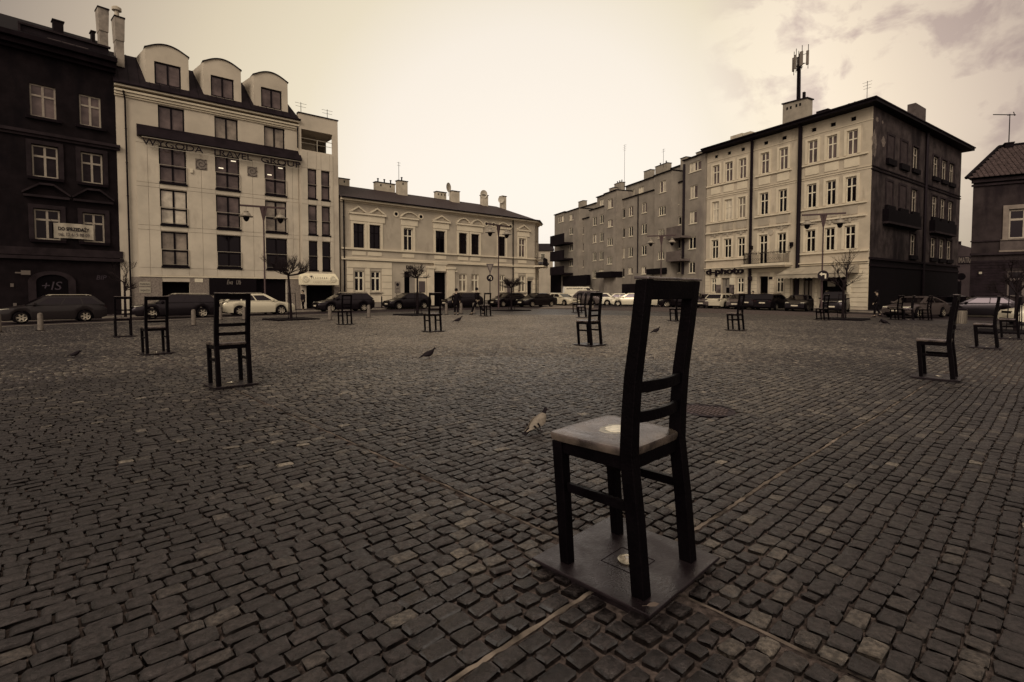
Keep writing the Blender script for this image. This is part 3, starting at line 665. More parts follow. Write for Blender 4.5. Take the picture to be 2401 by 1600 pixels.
for r_, (zb, zt) in enumerate(rows):
    for k, (a, b) in enumerate(cols):
        wo = window(B, a, b, zb, zt, dark_frame, GB[r_][k], y=.16, style='two', fw=.10, mull=.13)
        zr = zb + (zt - zb) * .46
        MB().box(a + .09, b - .09, .150, .225, zr - .09, zr + .02).build('transom', dark_frame, wo)
        MB().box(a - .03, b + .03, -.13, .16, zb - .14, zb - .003).build('sill', dark_frame, wo)
        rl = MB().tube([(a, -.10, zr + .05), (b, -.10, zr + .05)], .028, 8).tube([(a, -.10, zr + .05), (a, -.10, zb)], .022, 6).tube([(b, -.10, zr + .05), (b, -.10, zb)], .022, 6).tube([(a, -.10, zb + .12), (b, -.10, zb + .12)], .016, 6)
        rl.build('railing', steel, wo, smooth=True)
        if (r_, k) in ((0, 1), (0, 2)):
            lm = mat('ceiling_lamp', (.9, .8, .65), .5, emit=((1, .86, .62), .9))
            MB().box(a + .28, a + .62, .198, .201, zt - 1.02, zt - .94).box(b - .58, b - .22, .198, .201, zt - .33, zt - .25).build('lit_lamp', lm, wo)
for k, (a, b) in enumerate(cols):
    wo = window(B, a + .02, b - .05, *attic, dark_frame, [glass_mid, glass_pale, glass_pale][k], y=.16, style='two', fw=.10, mull=.12)
    MB().box(a - .02, b, -.10, .16, attic[0] - .11, attic[0] - .003).build('sill', dark_frame, wo)
# cladding: panels with open joints, standing 40 mm proud of the plaster
xc0 = B.S(322, 500); xc1 = XB1 - .03; zc0 = zbase; ztop_c = rows[0][1] + .25
cl = MB(); G = .022
xcuts = [xc0]
for a, b in cols: xcuts += [(xcuts[-1] + a) / 2, a - .0, b + .0]
xcuts += [(xcuts[-1] + xc1) / 2, xc1]
zcuts = [zc0]
for zb, zt in rows[::-1]: zcuts += [zb - .16, zt + .04]
zcuts += [ztop_c] if ztop_c > zcuts[-1] + .1 else []
for i in range(len(xcuts) - 1):
    for j in range(len(zcuts) - 1):
        xa, xb, za, zb_ = xcuts[i], xcuts[i+1], zcuts[j], zcuts[j+1]
        if any(abs(xa - a) < .02 and abs(xb - b) < .02 for a, b in cols) and j % 2 == 1: continue
        cl.box(xa + G/2, xb - G/2, -.045, .0, za + G/2, zb_ - G/2)
part(B, 'cladding', cl, plaster_panel, bevel=.004, seg=1)
part(B, 'base_ledge', MB().box(xc0 - .02, XB1 + .0, -.09, .02, zbase - .10, zbase - .003), plaster_light)
# canopy strip above the letters
zl, zr = (B.Z(322, 320) + B.Z(700, 379)) / 2, (B.Z(322, 291) + B.Z(700, 354)) / 2
xa, xb = B.S(320, 305), B.S(703, 370)
cn = MB().prism([(0, 0)], 0, 0) if False else MB()
cn.hexa([(xa, -.62, zl), (xb, -.62, zl), (xb, .0, zl + .02), (xa, .0, zl + .02)], [(xa, -.54, zl + .16), (xb, -.54, zl + .16), (xb, .0, zr), (xa, .0, zr)])
co = part(B, 'canopy', cn, roof_tin)
mb = MB(); x = xa + .1
while x < xb: mb.box(x, x + .03, -.57, -.02, zl + .20, zl + .215); x += .55
tm = MB();
Ws = B.S(700, 372) - B.S(331, 325)
for wd_, f0, f1 in (('WYGODA', 0, .345), ('TRAVEL', .395, .655), ('GROUP', .715, 1.0)):
    tm = MB(); text_into(tm, wd_, 1.0, lambda x, y, d: (x + B.S(331, 325) + Ws * f0, -.50 - d, y + zl - .66), depth=.05, width=Ws * (f1 - f0), height=.50, bold=.004)
    tm.build('sign_word', letter_dark, B.root)
part(B, 'sign_bar', MB().box(B.S(331, 325), B.S(700, 372), -.49, -.47, zl - .72, zl - .69).box(B.S(331, 325), B.S(700, 372), -.47, -.02, zl - .10, zl - .06), steel)
# relief squares with a spiral
for ua, ub, va, vb in ((458, 485, 372, 397), (579.5, 602, 390.5, 413)):
    a, b = B.S(ua, 385), B.S(ub, 400); z1, z0 = B.Z(ua, va), B.Z(ua, vb)
    o = part(B, 'relief_panel', MB().box(a, b, -.075, .0, z0, z1), mat('relief_stone', (.20, .17, .145), .8, noise=(9, .2)))
    mb = MB(); cx, cz = (a + b) / 2, (z0 + z1) / 2; pts = [(cx + (.05 + .032*t) * math.cos(t*.9), -.085, cz + .04 + (.05 + .032*t) * math.sin(t*.9)) for t in range(0, 14)]
    mb.tube(pts, .022, 6)
    for dx, dz in ((-.3, -.32), (.0, -.38), (.3, -.30), (.34, .05), (.3, .34)): mb.tube([(cx + dx - .06, -.08, cz + dz), (cx + dx + .05, -.085, cz + dz + .05)], .03, 6)
    mb.build('spiral', mat('relief_stone_dark', (.12, .10, .09), .8), o, smooth=True)
a = B.S(448, 400); z = B.Z(448, 402); part(B, 'lamp_box', MB().box(a - .07, a + .10, -.16, -.04, z - .14, z + .16), sign_white, bevel=.01)
# cornice, gutter, mansard roof
bandlist(B, 'cornice', [(zcorn + .06, .10, .10), (zcorn + .22, .16, .20), (zcorn + .40, .14, .32), (zcorn1 + .06, .14, .46)], -.05, XB1 + .05, plaster_light)
zg = zcorn1 + .16
part(B, 'gutter', MB().tube([(-.1, -.52, zg + .04), (XB1 + .1, -.52, zg + .04)], .09, 8), roof_tin, smooth=True)
HR = 3.05
rf = MB(); rf.add([(-.1, -.50, zg), (XB1 + .1, -.50, zg), (XB1 - .9, 2.3, zg + HR), (-.1, 2.3, zg + HR), (XB1 - .9, 9, zg + HR), (-.1, 9, zg + HR), (XB1 + .1, 9, zg), (-.1, 9, zg)],
                  [(0, 1, 2, 3), (3, 2, 4, 5), (1, 6, 4, 2), (0, 3, 5, 7), (7, 5, 4, 6)])
ro = part(B, 'roof', rf, roof_tin)
mb = MB(); x = .2
while x < XB1 - .2:
    t_ = 1.0
    mb.hexa([(x - .012, -.505, zg + .02), (x + .012, -.505, zg + .02), (x + .012, -.47, zg + .02), (x - .012, -.47, zg + .02)], [(x - .012, 2.27, zg + HR + .03), (x + .012, 2.27, zg + HR + .03), (x + .012, 2.31, zg + HR + .01), (x - .012, 2.31, zg + HR + .01)]); x += .62
mb.build('roof_seam', roof_dark, ro)
for (ua, ub, vtl, vbl, wa, wb, wt, wbm) in ((341, 443, 110, 193, 362, 424.5, 143, 196), (476.5, 565, 143.5, 222, 493.5, 548, 175, 224), (593.5, 674, 174, 249, 611, 660, 203, 249)):
    yf = .12; a, b = B.S(ua, 150, yf), B.S(ub, 190, yf); z0 = B.Z(ua, vbl, yf) + .0; z1 = B.Z(ua, vtl, yf)
    w0, w1 = B.S(wa, 170, yf), B.S(wb, 190, yf); wz0, wz1 = B.Z(wa, wbm, yf), B.Z(wa, wt, yf)
    n = 14; rise = .52; W = b - a
    arc = [(a + W * i / n, z1 - .06 + rise * math.sin(math.pi * i / n) ** .9) for i in range(n + 1)]
    fr = MB()
    pts_top = arc; 
    # front with a hole: below, left, right, above
    fr.add([(a, yf, z0), (b, yf, z0), (b, yf, wz0), (a, yf, wz0)], [(0, 1, 2, 3)]); fr.add([(a, yf, wz0), (w0, yf, wz0), (w0, yf, wz1), (a, yf, wz1)], [(0, 1, 2, 3)]); fr.add([(w1, yf, wz0), (b, yf, wz0), (b, yf, wz1), (w1, yf, wz1)], [(0, 1, 2, 3)])
    for i in range(n): fr.add([(arc[i][0], yf, wz1), (arc[i+1][0], yf, wz1), (arc[i+1][0], yf, arc[i+1][1]), (arc[i][0], yf, arc[i][1])], [(0, 1, 2, 3)])
    for p, q, r_, s_ in ((w0, wz0, w1, wz0), (w1, wz0, w1, wz1), (w1, wz1, w0, wz1), (w0, wz1, w0, wz0)): fr.add([(p, yf, q), (r_, yf, s_), (r_, yf + .2, s_), (p, yf + .2, q)], [(0, 1, 2, 3)])
    fr.add([(a, yf, z0), (a, yf, arc[0][1]), (a - .35, 2.3, arc[0][1] - .05), (a - .35, .9, z0 + .6)], [(0, 1, 2, 3)]); fr.add([(b, yf, z0), (b, yf, arc[-1][1]), (b + .0, 2.3, arc[-1][1]), (b, .9, z0)], [(0, 1, 2, 3)])
    do = part(B, 'dormer', fr, plaster_pale)
    rm = MB(); vs = []
    for x_, z_ in [(a - .06, arc[0][1])] + arc[1:-1] + [(b + .06, arc[-1][1])]: vs += [(x_, yf - .10, z_ + .0), (x_, yf - .10, z_ + .07), (x_ + (a - .3 - x_) * .0, 3.0, z_ + .07), (x_, 3.0, z_)]
    rm.add(vs, [(i*4+k, i*4+(k+1) % 4, (i+1)*4+(k+1) % 4, (i+1)*4+k) for i in range(n) for k in range(4)] + [(0, 1, 2, 3), tuple(4*n+k for k in range(4))])
    rm.build('dormer_roof', roof_tin, do)
    fdm = Fac(do, LB, 0); wo = window(fdm, w0, w1, wz0, wz1, dark_frame, glass_mid, y=yf + .1, style='two', fw=.10, mull=.12)
# ground floor of the office block
part(B, 'garage_gate', MB().box(gar[0], gar[1], .9, .95, -.6, gl0 - .45), black)
part(B, 'shop_front', MB().box(shop[0], shop[1], .26, .32, -.6, gl0 - .05), soot_dark)
so_ = part(B, 'stone_pier', MB().box(B.S(308, 700), gar[0], -.03, .02, -.6, gl0 - .12), stone_grey)
part(B, 'stone_pier', MB().box(gar[1], B.S(508, 700), -.03, .02, -.6, gl0 - .12), stone_grey)
part(B, 'stone_pier', MB().box(B.S(673, 700), XB1, -.03, .24, -.6, gl0 - .12), stone_grey)
fb = part(B, 'shop_fascia', MB().box(B.S(490, 660), B.S(600, 660), -.12, -.035, gl0 - 1.45, gl0 - .12), dark_frame)
tm = MB(); zt_ = (B.Z(545, 660))
text_into(tm, 'Ewa   Ufa', 1.0, lambda x, y, d: (x + B.S(531, 660), -.125 - d, y + zt_ - .25), depth=.01, width=B.S(564, 660) - B.S(531, 660), height=.36, shear=.35)
tm.build('script_lettering', mat('script_dim', (.20, .17, .15), .6), fb)
for ua, ub in ((510, 546), (551, 584)):
    a, b = B.S(ua, 672), B.S(ub, 672); z1 = B.Z(ua, 670.5); wo = window(B, a, b, z1 - 1.6, z1, old_frame, glass_dark, y=-.06 if False else .17, style='plain', fw=.06, name='shop_window')
z = B.Z(330, 667)
for k, (u0, u1, v0, v1) in enumerate(((326, 353, 661, 671), (326, 353, 674, 687))):
    a, b = B.S(u0, 670), B.S(u1, 670); z0, z1 = B.Z(u0, v1), B.Z(u0, v0)
    o = part(B, 'wall_plate', MB().box(a, b, -.06, -.033, z0, z1), mat('plate_grey', (.30, .26, .21), .6))
    tm = MB(); text_into(tm, ('PARKING' if k == 0 else 'WJAZD'), 1, lambda x, y, d: (x + a + .06, -.062 - d, y + z0 + .08), depth=.005, width=(b - a) - .12, height=(z1 - z0) * .4); tm.build('plate_lettering', letter_dark, o)
a = B.S(466, 657); z = B.Z(466, 658); part(B, 'house_number', MB().box(a - .28, a + .28, -.06, -.031, z - .14, z + .14), sign_white)
# tower bay with the open loggia
zt_top = B.Z(700, 267) * .5 + B.Z(790, 287) * .5
lg = (B.S(704, 330), B.S(777, 340), (B.Z(704, 352) + B.Z(777, 364)) / 2, (B.Z(704, 305) + B.Z(777, 317)) / 2)
nar = [(B.S(720, 500), B.S(741, 500)), (B.S(751.5, 500), B.S(771.5, 500))]
zn = [(rows[0][0] + .02, rows[0][1] - .08), (rows[1][0], rows[1][1] - .05), (rows[2][0], rows[2][1] - .05)]
shp2 = (B.S(716, 700), B.S(782, 700), -1, B.Z(740, 670))
h2 = [lg, shp2] + [(a, b, *z) for a, b in nar for z in zn]
TY = -.28
two = wall(B, 'tower_wall', XB1, XB2, -1, zt_top, h2, plaster_pale, y=TY, rev=.22, depth=1.0, back=False)
mb = MB()
mb.add([(XB1, TY, -1), (XB1, 1, -1), (XB1, 1, zt_top), (XB1, TY, zt_top)], [(0, 3, 2, 1)])
zs_ = [-1, lg[2], lg[3], zt_top]
for i in (0, 2): mb.add([(XB2, TY, zs_[i]), (XB2, 8, zs_[i]), (XB2, 8, zs_[i+1]), (XB2, TY, zs_[i+1])], [(0, 1, 2, 3)])
mb.add([(XB2, 2.6, zs_[1]), (XB2, 8, zs_[1]), (XB2, 8, zs_[2]), (XB2, 2.6, zs_[2])], [(0, 1, 2, 3)]); mb.add([(XB2, TY, zs_[1]), (XB2, TY + .9, zs_[1]), (XB2, TY + .9, zs_[2]), (XB2, TY, zs_[2])], [(0, 1, 2, 3)])
mb.add([(XB1, TY, zt_top), (XB2, TY, zt_top), (XB2, 8, zt_top), (XB1, 8, zt_top)], [(0, 1, 2, 3)])
mb.add([(XB1, TY + .2, lg[2]), (XB2, TY + .2, lg[2]), (XB2, 8, lg[2]), (XB1, 8, lg[2])], [(0, 1, 2, 3)]); mb.add([(XB1, TY + .2, lg[3]), (XB2, TY + .2, lg[3]), (XB2, 8, lg[3]), (XB1, 8, lg[3])], [(0, 1, 2, 3)])
mb.add([(XB1, 3.2, lg[2]), (XB2 - .8, 3.2, lg[2]), (XB2 - .8, 3.2, lg[3]), (XB1, 3.2, lg[3])], [(0, 1, 2, 3)])
mb.add([(XB1, TY + .25, lg[2]), (XB1, 3.2, lg[2]), (XB1, 3.2, lg[3]), (XB1, TY + .25, lg[3])], [(0, 1, 2, 3)])
mb.build('tower_return', plaster_mid, B.root)
part(B, 'parapet_cap', MB().box(XB1 - .05, XB2 + .06, TY - .07, TY + .4, zt_top, zt_top + .09), roof_tin)
part(B, 'loggia_railing', MB().tube([(lg[0], TY + .05, lg[2] + 1.0), (lg[1], TY + .05, lg[2] + 1.0)], .03, 8).tube([(lg[0], TY + .05, lg[2] + .6), (lg[1], TY + .05, lg[2] + .6)], .02, 8).box((lg[0]+lg[1])/2-.03, (lg[0]+lg[1])/2+.03, TY + .02, TY + .08, lg[2], lg[2] + 1.0), steel, smooth=True)
for a, b in nar:
    for k, (z0, z1) in enumerate(zn):
        wo = window(B, a, b, z0, z1, dark_frame, [glass_mid, glass_mid, glass_dark][k], y=TY + .12, style='plain', fw=.09)
        zr = z0 + (z1 - z0) * .45
        MB().box(a + .09, b - .09, TY + .11, TY + .18, zr - .05, zr + .04).build('transom', dark_frame, wo)
        MB().box(a - .04, b + .04, TY - .08, TY + .10, z0 - .13, z0 - .002).build('sill', dark_frame, wo)
        MB().tube([(a, TY - .06, zr + .06), (b, TY - .06, zr + .06)], .024, 6).build('railing', steel, wo, smooth=True)
cl = MB(); xs_ = [XB1 + .12, (XB1 + .12 + nar[0][0]) / 2 + .1, nar[0][0], nar[0][1], nar[1][0], nar[1][1], B.S(779, 500)]; xs_ = [xs_[0]] + xs_[2:]
zq = [zbase]
for z0, z1 in zn[::-1]: zq += [z0 - .14, z1 + .04]
zq += [lg[2] - .1]
for i in range(len(xs_) - 1):
    for j in range(len(zq) - 1):
        if i in (1, 3) and j % 2 == 1: continue
        cl.box(xs_[i] + G/2, xs_[i+1] - G/2, TY - .04, TY, zq[j] + G/2, zq[j+1] - G/2)
part(B, 'cladding', cl, plaster_panel)
part(B, 'shop_front', MB().box(shp2[0] + .02, shp2[1], .35, .4, -.6, shp2[3]), black)
part(B, 'stone_pier', MB().box(shp2[1], XB2, TY - .03, TY, -.6, zbase - .75), stone_grey)
# awning box of the corner shop
za, zb_ = B.Z(707, 668, -.9), B.Z(707, 655, -.9)
xa, xb = B.S(705, 660, -.8), B.S(791, 660, -.8)
aw = part(B, 'shop_awning', MB().hexa([(xa, -1.15, za), (xb, -1.15, za), (xb, TY, za + .02), (xa, TY, za + .02)], [(xa, -1.15, zb_), (xb, -1.15, zb_), (xb, TY - .02, zb_ + .55), (xa, TY - .02, zb_ + .55)]), mat('awning_cream', (.72, .64, .48), .7, noise=(3, .06)))
tm = MB(); text_into(tm, 'KAMERA STUDIO', 1, lambda x, y, d: (x + xa + .95, -1.153 - d, y + za + .12), depth=.004, width=(xb - xa) * .50, height=.20); tm.build('awning_lettering', mat('faint_ink', (.50, .43, .33), .7), aw)
mb = MB()
for k in (.09, .83): mb.disc_y(xa + (xb - xa) * k, zb_ + .02, .27, -1.20, -1.15)
mb.build('medallion', mat('awning_cream2', (.62, .55, .42), .7, noise=(12, .3)), aw)
mb = MB(); x = xa + .8
while x < xb - 1.1: mb.box(x, x + .04, -1.10, -1.06, zb_ + .02, zb_ + .22); x += .19
mb.build('fringe', mat('fringe_grey', (.30, .26, .21), .8), aw)
sp = part(B, 'floodlight', MB().tube([(B.S(722, 645), -.6, zbase + .05), (B.S(722, 645), -.85, zbase + .1)], [.17, .2], 12), sign_white, smooth=True)
MB().disc_y(B.S(722, 645), zbase + .1, .09, -.90, -.86, 12).build('lens', letter_dark, sp)
pipe(B, B.S(301, 500, -.12), -.3, zcorn + .35, dark_metal, off=-.1)
pipe(B, XB1 - .13, zr - 1.2 if False else B.Z(700, 350), zcorn + .3, dark_metal, y=-.35)
# small stuff on the office roof
px_, pz = B.S(526, 145, 2.4), zg + HR
vb = part(B, 'roof_vent', MB().lathe([(.45, 0), (.42, .35), (.15, .6), (.02, .65)], 14, (B.S(533, 148, 2.4), 2.6, pz)).tube([(px_, 2.6, pz), (px_, 2.6, pz + 1.25), (px_ + .25, 2.5, pz + 1.35)], .05, 6), dark_metal, smooth=True)
def aerial(f, x, y, z, h, arms, m=dark_metal, name='tv_aerial', r=.022, L_=.5, d=(1, 0)):
    mb = MB().tube([(x, y, z), (x, y, z + h)], [r * 1.2, r], 6)
    for k in range(arms):
        zz = z + h - .1 - k * .28; ll = L_ * (1 - .1 * k); mb.tube([(x - d[0]*ll, y - d[1]*ll, zz), (x + d[0]*ll, y + d[1]*ll, zz)], r * .6, 5)
    return mb.build(name, m, f.root if isinstance(f, Fac) else f)
aerial(B, XB2 - .6, .6, zt_top + .05, 1.1, 2); aerial(B, XB1 + .5, .6, zt_top + .05, 1.2, 2)
part(B, 'roof_vent', MB().box(XB1 + .9, XB1 + 1.7, .3, .7, zt_top + .09, zt_top + .25).box(XB2 - 1.2, XB2 - .4, .3, .7, zt_top + .09, zt_top + .25), roof_tin)
# ================================================================== two-storey cream house
XC0 = LB.S(798, 520)
H = building('cream_house', LB, XC0, 'long two-storey cream house with pediments over its upper windows and a low slate roof')
zu = lambda z: 780 + z / 4.127
zv = lambda z: 380 + z / 4.127
XH1 = H.S(zu(1955), 520)             # end of the flat front; beyond it the chamfered corner
def ZH(z_left, z_right): return (H.Z(zu(130), zv(z_left)) + H.Z(zu(1740), zv(z_right))) / 2
z_eave = ZH(345, 548); z_corn0 = ZH(378, 575)
z_sill = ZH(838, 926); z_str2 = ZH(932, 1001); z_up_t = ZH(597, 728); z_up_b = ZH(830, 912)
z_gr_t = (H.Z(zu(210), zv(1056)) + H.Z(zu(1615), zv(1090))) / 2; z_gr_b = (H.Z(zu(210), zv(1258)) + H.Z(zu(1615), zv(1254))) / 2
SH = lambda z, v=600: H.S(zu(z), v)
ups = [(203, 305, 'd'), (358, 460, 'd'), (688, 775, 'w'), (997, 1085, 'd'), (1222, 1298, 'd'), (1342, 1415, 'd'), (1607, 1670, 'd'), (1803, 1865, 'm')]
grs = [(210, 305), (370, 465), (1222, 1300), (1342, 1415), (1615, 1665), (1800, 1865)]
dors = [(693, 795), (973, 1100), (1885, 1930)]
z_dt = z_gr_t + .08
holes = [(SH(a, 550), SH(b, 550), z_up_b, z_up_t) for a, b, _ in ups] + [(SH(a, 660), SH(b, 660), z_gr_b, z_gr_t) for a, b in grs]
holes += [(SH(a, 660), SH(b, 660), -.8, z_dt if i < 2 else z_dt - .7) for i, (a, b) in enumerate(dors)]
wall(H, 'wall', 0, XH1, -1, z_eave, holes, plaster_mid, rev=.28, depth=9)
for a, b, k in ups:
    xa, xb = SH(a, 550), SH(b, 550)
    window(H, xa, xb, z_up_b, z_up_t, dark_frame if k == 'd' else white_frame, glass_dark if k != 'm' else glass_mid, y=.12, style='cross', fw=.085, tr=.66)
    # architrave
    mb = MB().box(xa - .26, xa - .04, -.07, .0, z_up_b - .05, z_up_t + .22).box(xb + .04, xb + .26, -.07, .0, z_up_b - .05, z_up_t + .22).box(xa - .04, xb + .04, -.07, .0, z_up_t + .03, z_up_t + .22)
    part(H, 'architrave', mb, plaster_light)
for a, b in grs:
    xa, xb = SH(a, 660), SH(b, 660)
    window(H, xa, xb, z_gr_b, z_gr_t, white_frame, glass_dark if a < 900 else glass_pale, y=.12, style='cross', fw=.11, tr=.66, mull=.13)
    part(H, 'sill', MB().box(xa - .18, xb + .18, -.14, .1, z_gr_b - .14, z_gr_b - .01), plaster_mid)
# frieze blocks and pediments
def pediment(z0, z1, arcs, kind):
    """kind tri / arc; spans in zoom px"""
    xa, xb = SH(z0, 510), SH(z1, 510); zb = z_up_t + 1.06
    part(H, 'frieze', MB().box(xa + .16, xb - .16, -.09, .0, z_up_t + .26, z_up_t + .86), plaster_light)
    part(H, 'hood_cornice', MB().box(xa + .04, xb - .04, -.22, .0, z_up_t + .88, z_up_t + 1.05), plaster_light)
    n = arcs; W = (xb - xa) / n
    for k in range(n):
        a = xa + W * k; b = a + W; hgt = .62 if kind == 'tri' else .60
        mb = MB(); th = .13
        if kind == 'tri': outer = [(a, zb), ((a+b)/2, zb + hgt), (b, zb)]; inner = [(a + .34, zb + .06), ((a+b)/2, zb + hgt - .16), (b - .34, zb + .06)]
        else:
            m_ = 10; outer = [(a + W*i/m_, zb + hgt * math.sin(math.pi*i/m_) ** .75) for i in range(m_+1)]; inner = [(a + .18 + (W-.36)*i/m_, zb + .05 + (hgt-.16) * math.sin(math.pi*i/m_) ** .75) for i in range(m_+1)]
        m_ = len(outer)
        vs = [(x, -.20, z) for x, z in outer] + [(x, -.20, z) for x, z in inner] + [(x, 0, z) for x, z in outer] + [(x, 0, z) for x, z in inner]
        fs = []
        for i in range(m_ - 1): fs += [(i, i+1, m_+i+1, m_+i), (i, 2*m_+i, 2*m_+i+1, i+1), (m_+i, m_+i+1, 3*m_+i+1, 3*m_+i)]
        mb.add(vs, fs); o = part(H, 'pediment', mb, plaster_light)
        MB().prism([(x, z) for x, z in inner] if kind == 'tri' else inner, -.05, .0).build('tympanum', plaster_mid, o)
for a, b, n, k in ((150, 515, 2, 'tri'), (648, 832, 1, 'arc'), (960, 1135, 1, 'tri'), (1193, 1460, 2, 'arc'), (1578, 1712, 1, 'arc'), (1778, 1910, 1, 'tri')): pediment(a, b, n, k)
for zc, vv in ((612, 500), (852, 523), (1485, 597), (1555, 602), (1720, 617)):
    x = SH(zc, 500); z = z_up_t + 1.30
    o = part(H, 'round_vent', MB().disc_y(x, z, .30, -.06, .0), plaster_light); MB().disc_y(x, z, .17, -.064, -.05).build('vent_hole', black, o)
# horizontal mouldings
bandlist(H, 'string_course', [(z_sill, .14, .16), (z_str2 + .06, .12, .12), (z_str2 - .08, .12, .20)], 0, XH1 + .02, plaster_light)
bandlist(H, 'cornice', [(z_corn0 + .02, .12, .12), (z_corn0 + .20, .2, .26), (z_eave - .12, .22, .46)], -.05, XH1 + .06, plaster_light)
for a, b, k in ups: part(H, 'apron_panel', MB().box(SH(a, 600) - .15, SH(b, 600) + .15, -.05, .0, z_str2 + .32, z_sill - .22), plaster_light)
# rusticated ends of the ground floor
def rustic(x0, x1, cuts, m, zlo, zhi, n=7):
    mb = MB(); h = (zhi - zlo) / n
    for k in range(n):
        za, zb = zlo + k * h, zlo + (k + 1) * h - .045; segs = [(x0, x1)]
        for a, b, c, d in cuts:
            if c < zb and d > za:
                ns = []
                for p, q in segs:
                    if b <= p or a >= q: ns.append((p, q))
                    else:
                        if a - p > .05: ns.append((p, a))
                        if q - b > .05: ns.append((b, q))
                segs = ns
        for p, q in segs: mb.box(p, q, -.055, .0, za, zb)
    return mb
zr1 = z_str2 - .2
cutsG = [(SH(a, 660) - .12, SH(b, 660) + .12, z_gr_b - .2, z_gr_t + .14) for a, b in grs] + [(SH(1885, 660) - .1, SH(1930, 660) + .1, -1, z_dt - .6)]
part(H, 'rusticated_stone', rustic(SH(135, 650), SH(572, 650), cutsG, plaster_light, .55, zr1, 6), plaster_light)
part(H, 'rusticated_stone', rustic(SH(1755, 650), XH1, cutsG, plaster_light, .55, zr1, 6), plaster_light)
part(H, 'plinth', MB().box(0, SH(693, 660) - .1, -.08, 0, -.6, .52).box(SH(795, 660) + .1, SH(915, 660), -.08, 0, -.6, .52).box(SH(1172, 660), SH(1885, 660) - .1, -.08, 0, -.6, .52), render_grey)
# doors
for i, (a, b) in enumerate(dors):
    part(H, 'door', MB().box(SH(a, 660), SH(b, 660), .5 if i < 2 else .2, .55 if i < 2 else .25, -.6, z_dt if i < 2 else z_dt - .7), black if i < 2 else soot_dark)
xa, xb = SH(745, 660), SH(795, 660); part(H, 'door_leaf', MB().box(xa, xb, .02, .06, -.3, z_dt - .1), render_grey)
# portal
xa, xb = SH(915, 650), SH(972, 650); xc, xd = SH(1102, 650), SH(1172, 650)
mb = MB().box(xa, xb, -.22, 0, -.5, z_dt + .35).box(xc, xd, -.22, 0, -.5, z_dt + .35).box(xa - .1, xb + .1, -.30, 0, z_dt + .36, z_dt + .60).box(xc - .1, xd + .1, -.30, 0, z_dt + .36, z_dt + .60).box(xb + .11, xc - .11, -.12, 0, z_dt + .12, z_dt + .8).box(xb, xc, -.2, 0, z_dt + .81, z_dt + .95)
part(H, 'portal', mb, plaster_light)
tm = MB(); text_into(tm, 'KASA', 1, lambda x, y, d: (x + SH(710, 628), -.03 - d, y + H.Z(zu(710), zv(1036))), depth=.03, width=SH(775, 628) - SH(710, 628), height=.38, bold=.03); tm.build('wall_lettering', letter_dark, H.root)
a, b = SH(600, 670), SH(652, 670); z1 = H.Z(zu(620), zv(1158)); z0 = H.Z(zu(620), zv(1265)); o = part(H, 'wall_plaque', MB().box(a, b, -.05, -.001, z0, z1), mat('plaque', (.20, .17, .145), .5, noise=(5, .2)))
mb = MB()
for k in range(7): mb.box(a + .12, b - .12 - R.random() * .4, -.054, -.05, z1 - .75 - k * .16, z1 - .70 - k * .16)
mb.disc_y((a+b)/2, z1 - .3, .16, -.056, -.05); mb.build('inscription', letter_dark, o)
a, b = SH(832, 670), SH(890, 670); z1 = H.Z(zu(850), zv(1155)); z0 = H.Z(zu(850), zv(1262)); part(H, 'display_case', MB().box(a, b, -.09, -.001, z0, z1), mat('case_grey', (.12, .10, .095), .3)); part(H, 'wall_panel', MB().box(SH(800, 660), SH(905, 660), -.03, -.0, .53, z_dt), plaster_light)
x = SH(1192, 640); part(H, 'wall_lamp', MB().tube([(x - .1, -.05, z_dt + .15), (x - .1, -.35, z_dt + .15)], .07, 8), sign_white)
tb = MB(); a, b = SH(1882, 640), SH(1938, 640); tb.box(a, b, -.1, -.06, z_dt - .45, z_dt - .2); part(H, 'small_sign', tb, mat('plate_grey', (.30, .26, .21), .6))
a, b = SH(1688, 670), SH(1712, 670); part(H, 'notice_board', MB().box(a, b, -.1, -.001, 1.3, 2.6), mat('case_grey', (.12, .10, .095), .3))
# chamfered corner with a balcony
c0 = Vector((XH1, 0, 0)); ang = rad(38); dx, dy = math.cos(ang), math.sin(ang); WC = 3.1
cr_ = empty('corner_bay', (XH1, 0, 0), ang); cr_.parent = H.root
Hc = Fac(cr_, LB, 0)
def wall_c(name, holes, m): 
    return wall(Hc, name, 0, WC, -1, z_eave, holes, m, rev=.25, depth=.6, back=False)
wall_c('wall', [(.95, 1.95, z_up_b - .5, z_up_t), (.9, 2.0, -.8, z_dt - .3)], plaster_mid)
window(Hc, .95, 1.95, z_up_b - .5, z_up_t, white_frame, glass_mid, y=.12, style='cross', fw=.08)
MB().box(.9, 2.0, .2, .25, -.6, z_dt - .3).build('door', black, cr_)
for z, h, p in [(z_sill, .14, .14), (z_str2 + .06, .12, .12), (z_str2 - .08, .12, .2), (z_corn0 + .02, .12, .12), (z_corn0 + .2, .2, .26), (z_eave - .12, .22, .46)]: MB().box(0.02, WC + .1, -p - .002, .03, z - h/2, z + h/2).build('string_course', plaster_light, cr_)
rustic(.05, .8, [], 0, .55, zr1, 6).build('rusticated_stone', plaster_light, cr_); rustic(2.1, WC, [], 0, .55, zr1, 6).build('rusticated_stone', plaster_light, cr_)
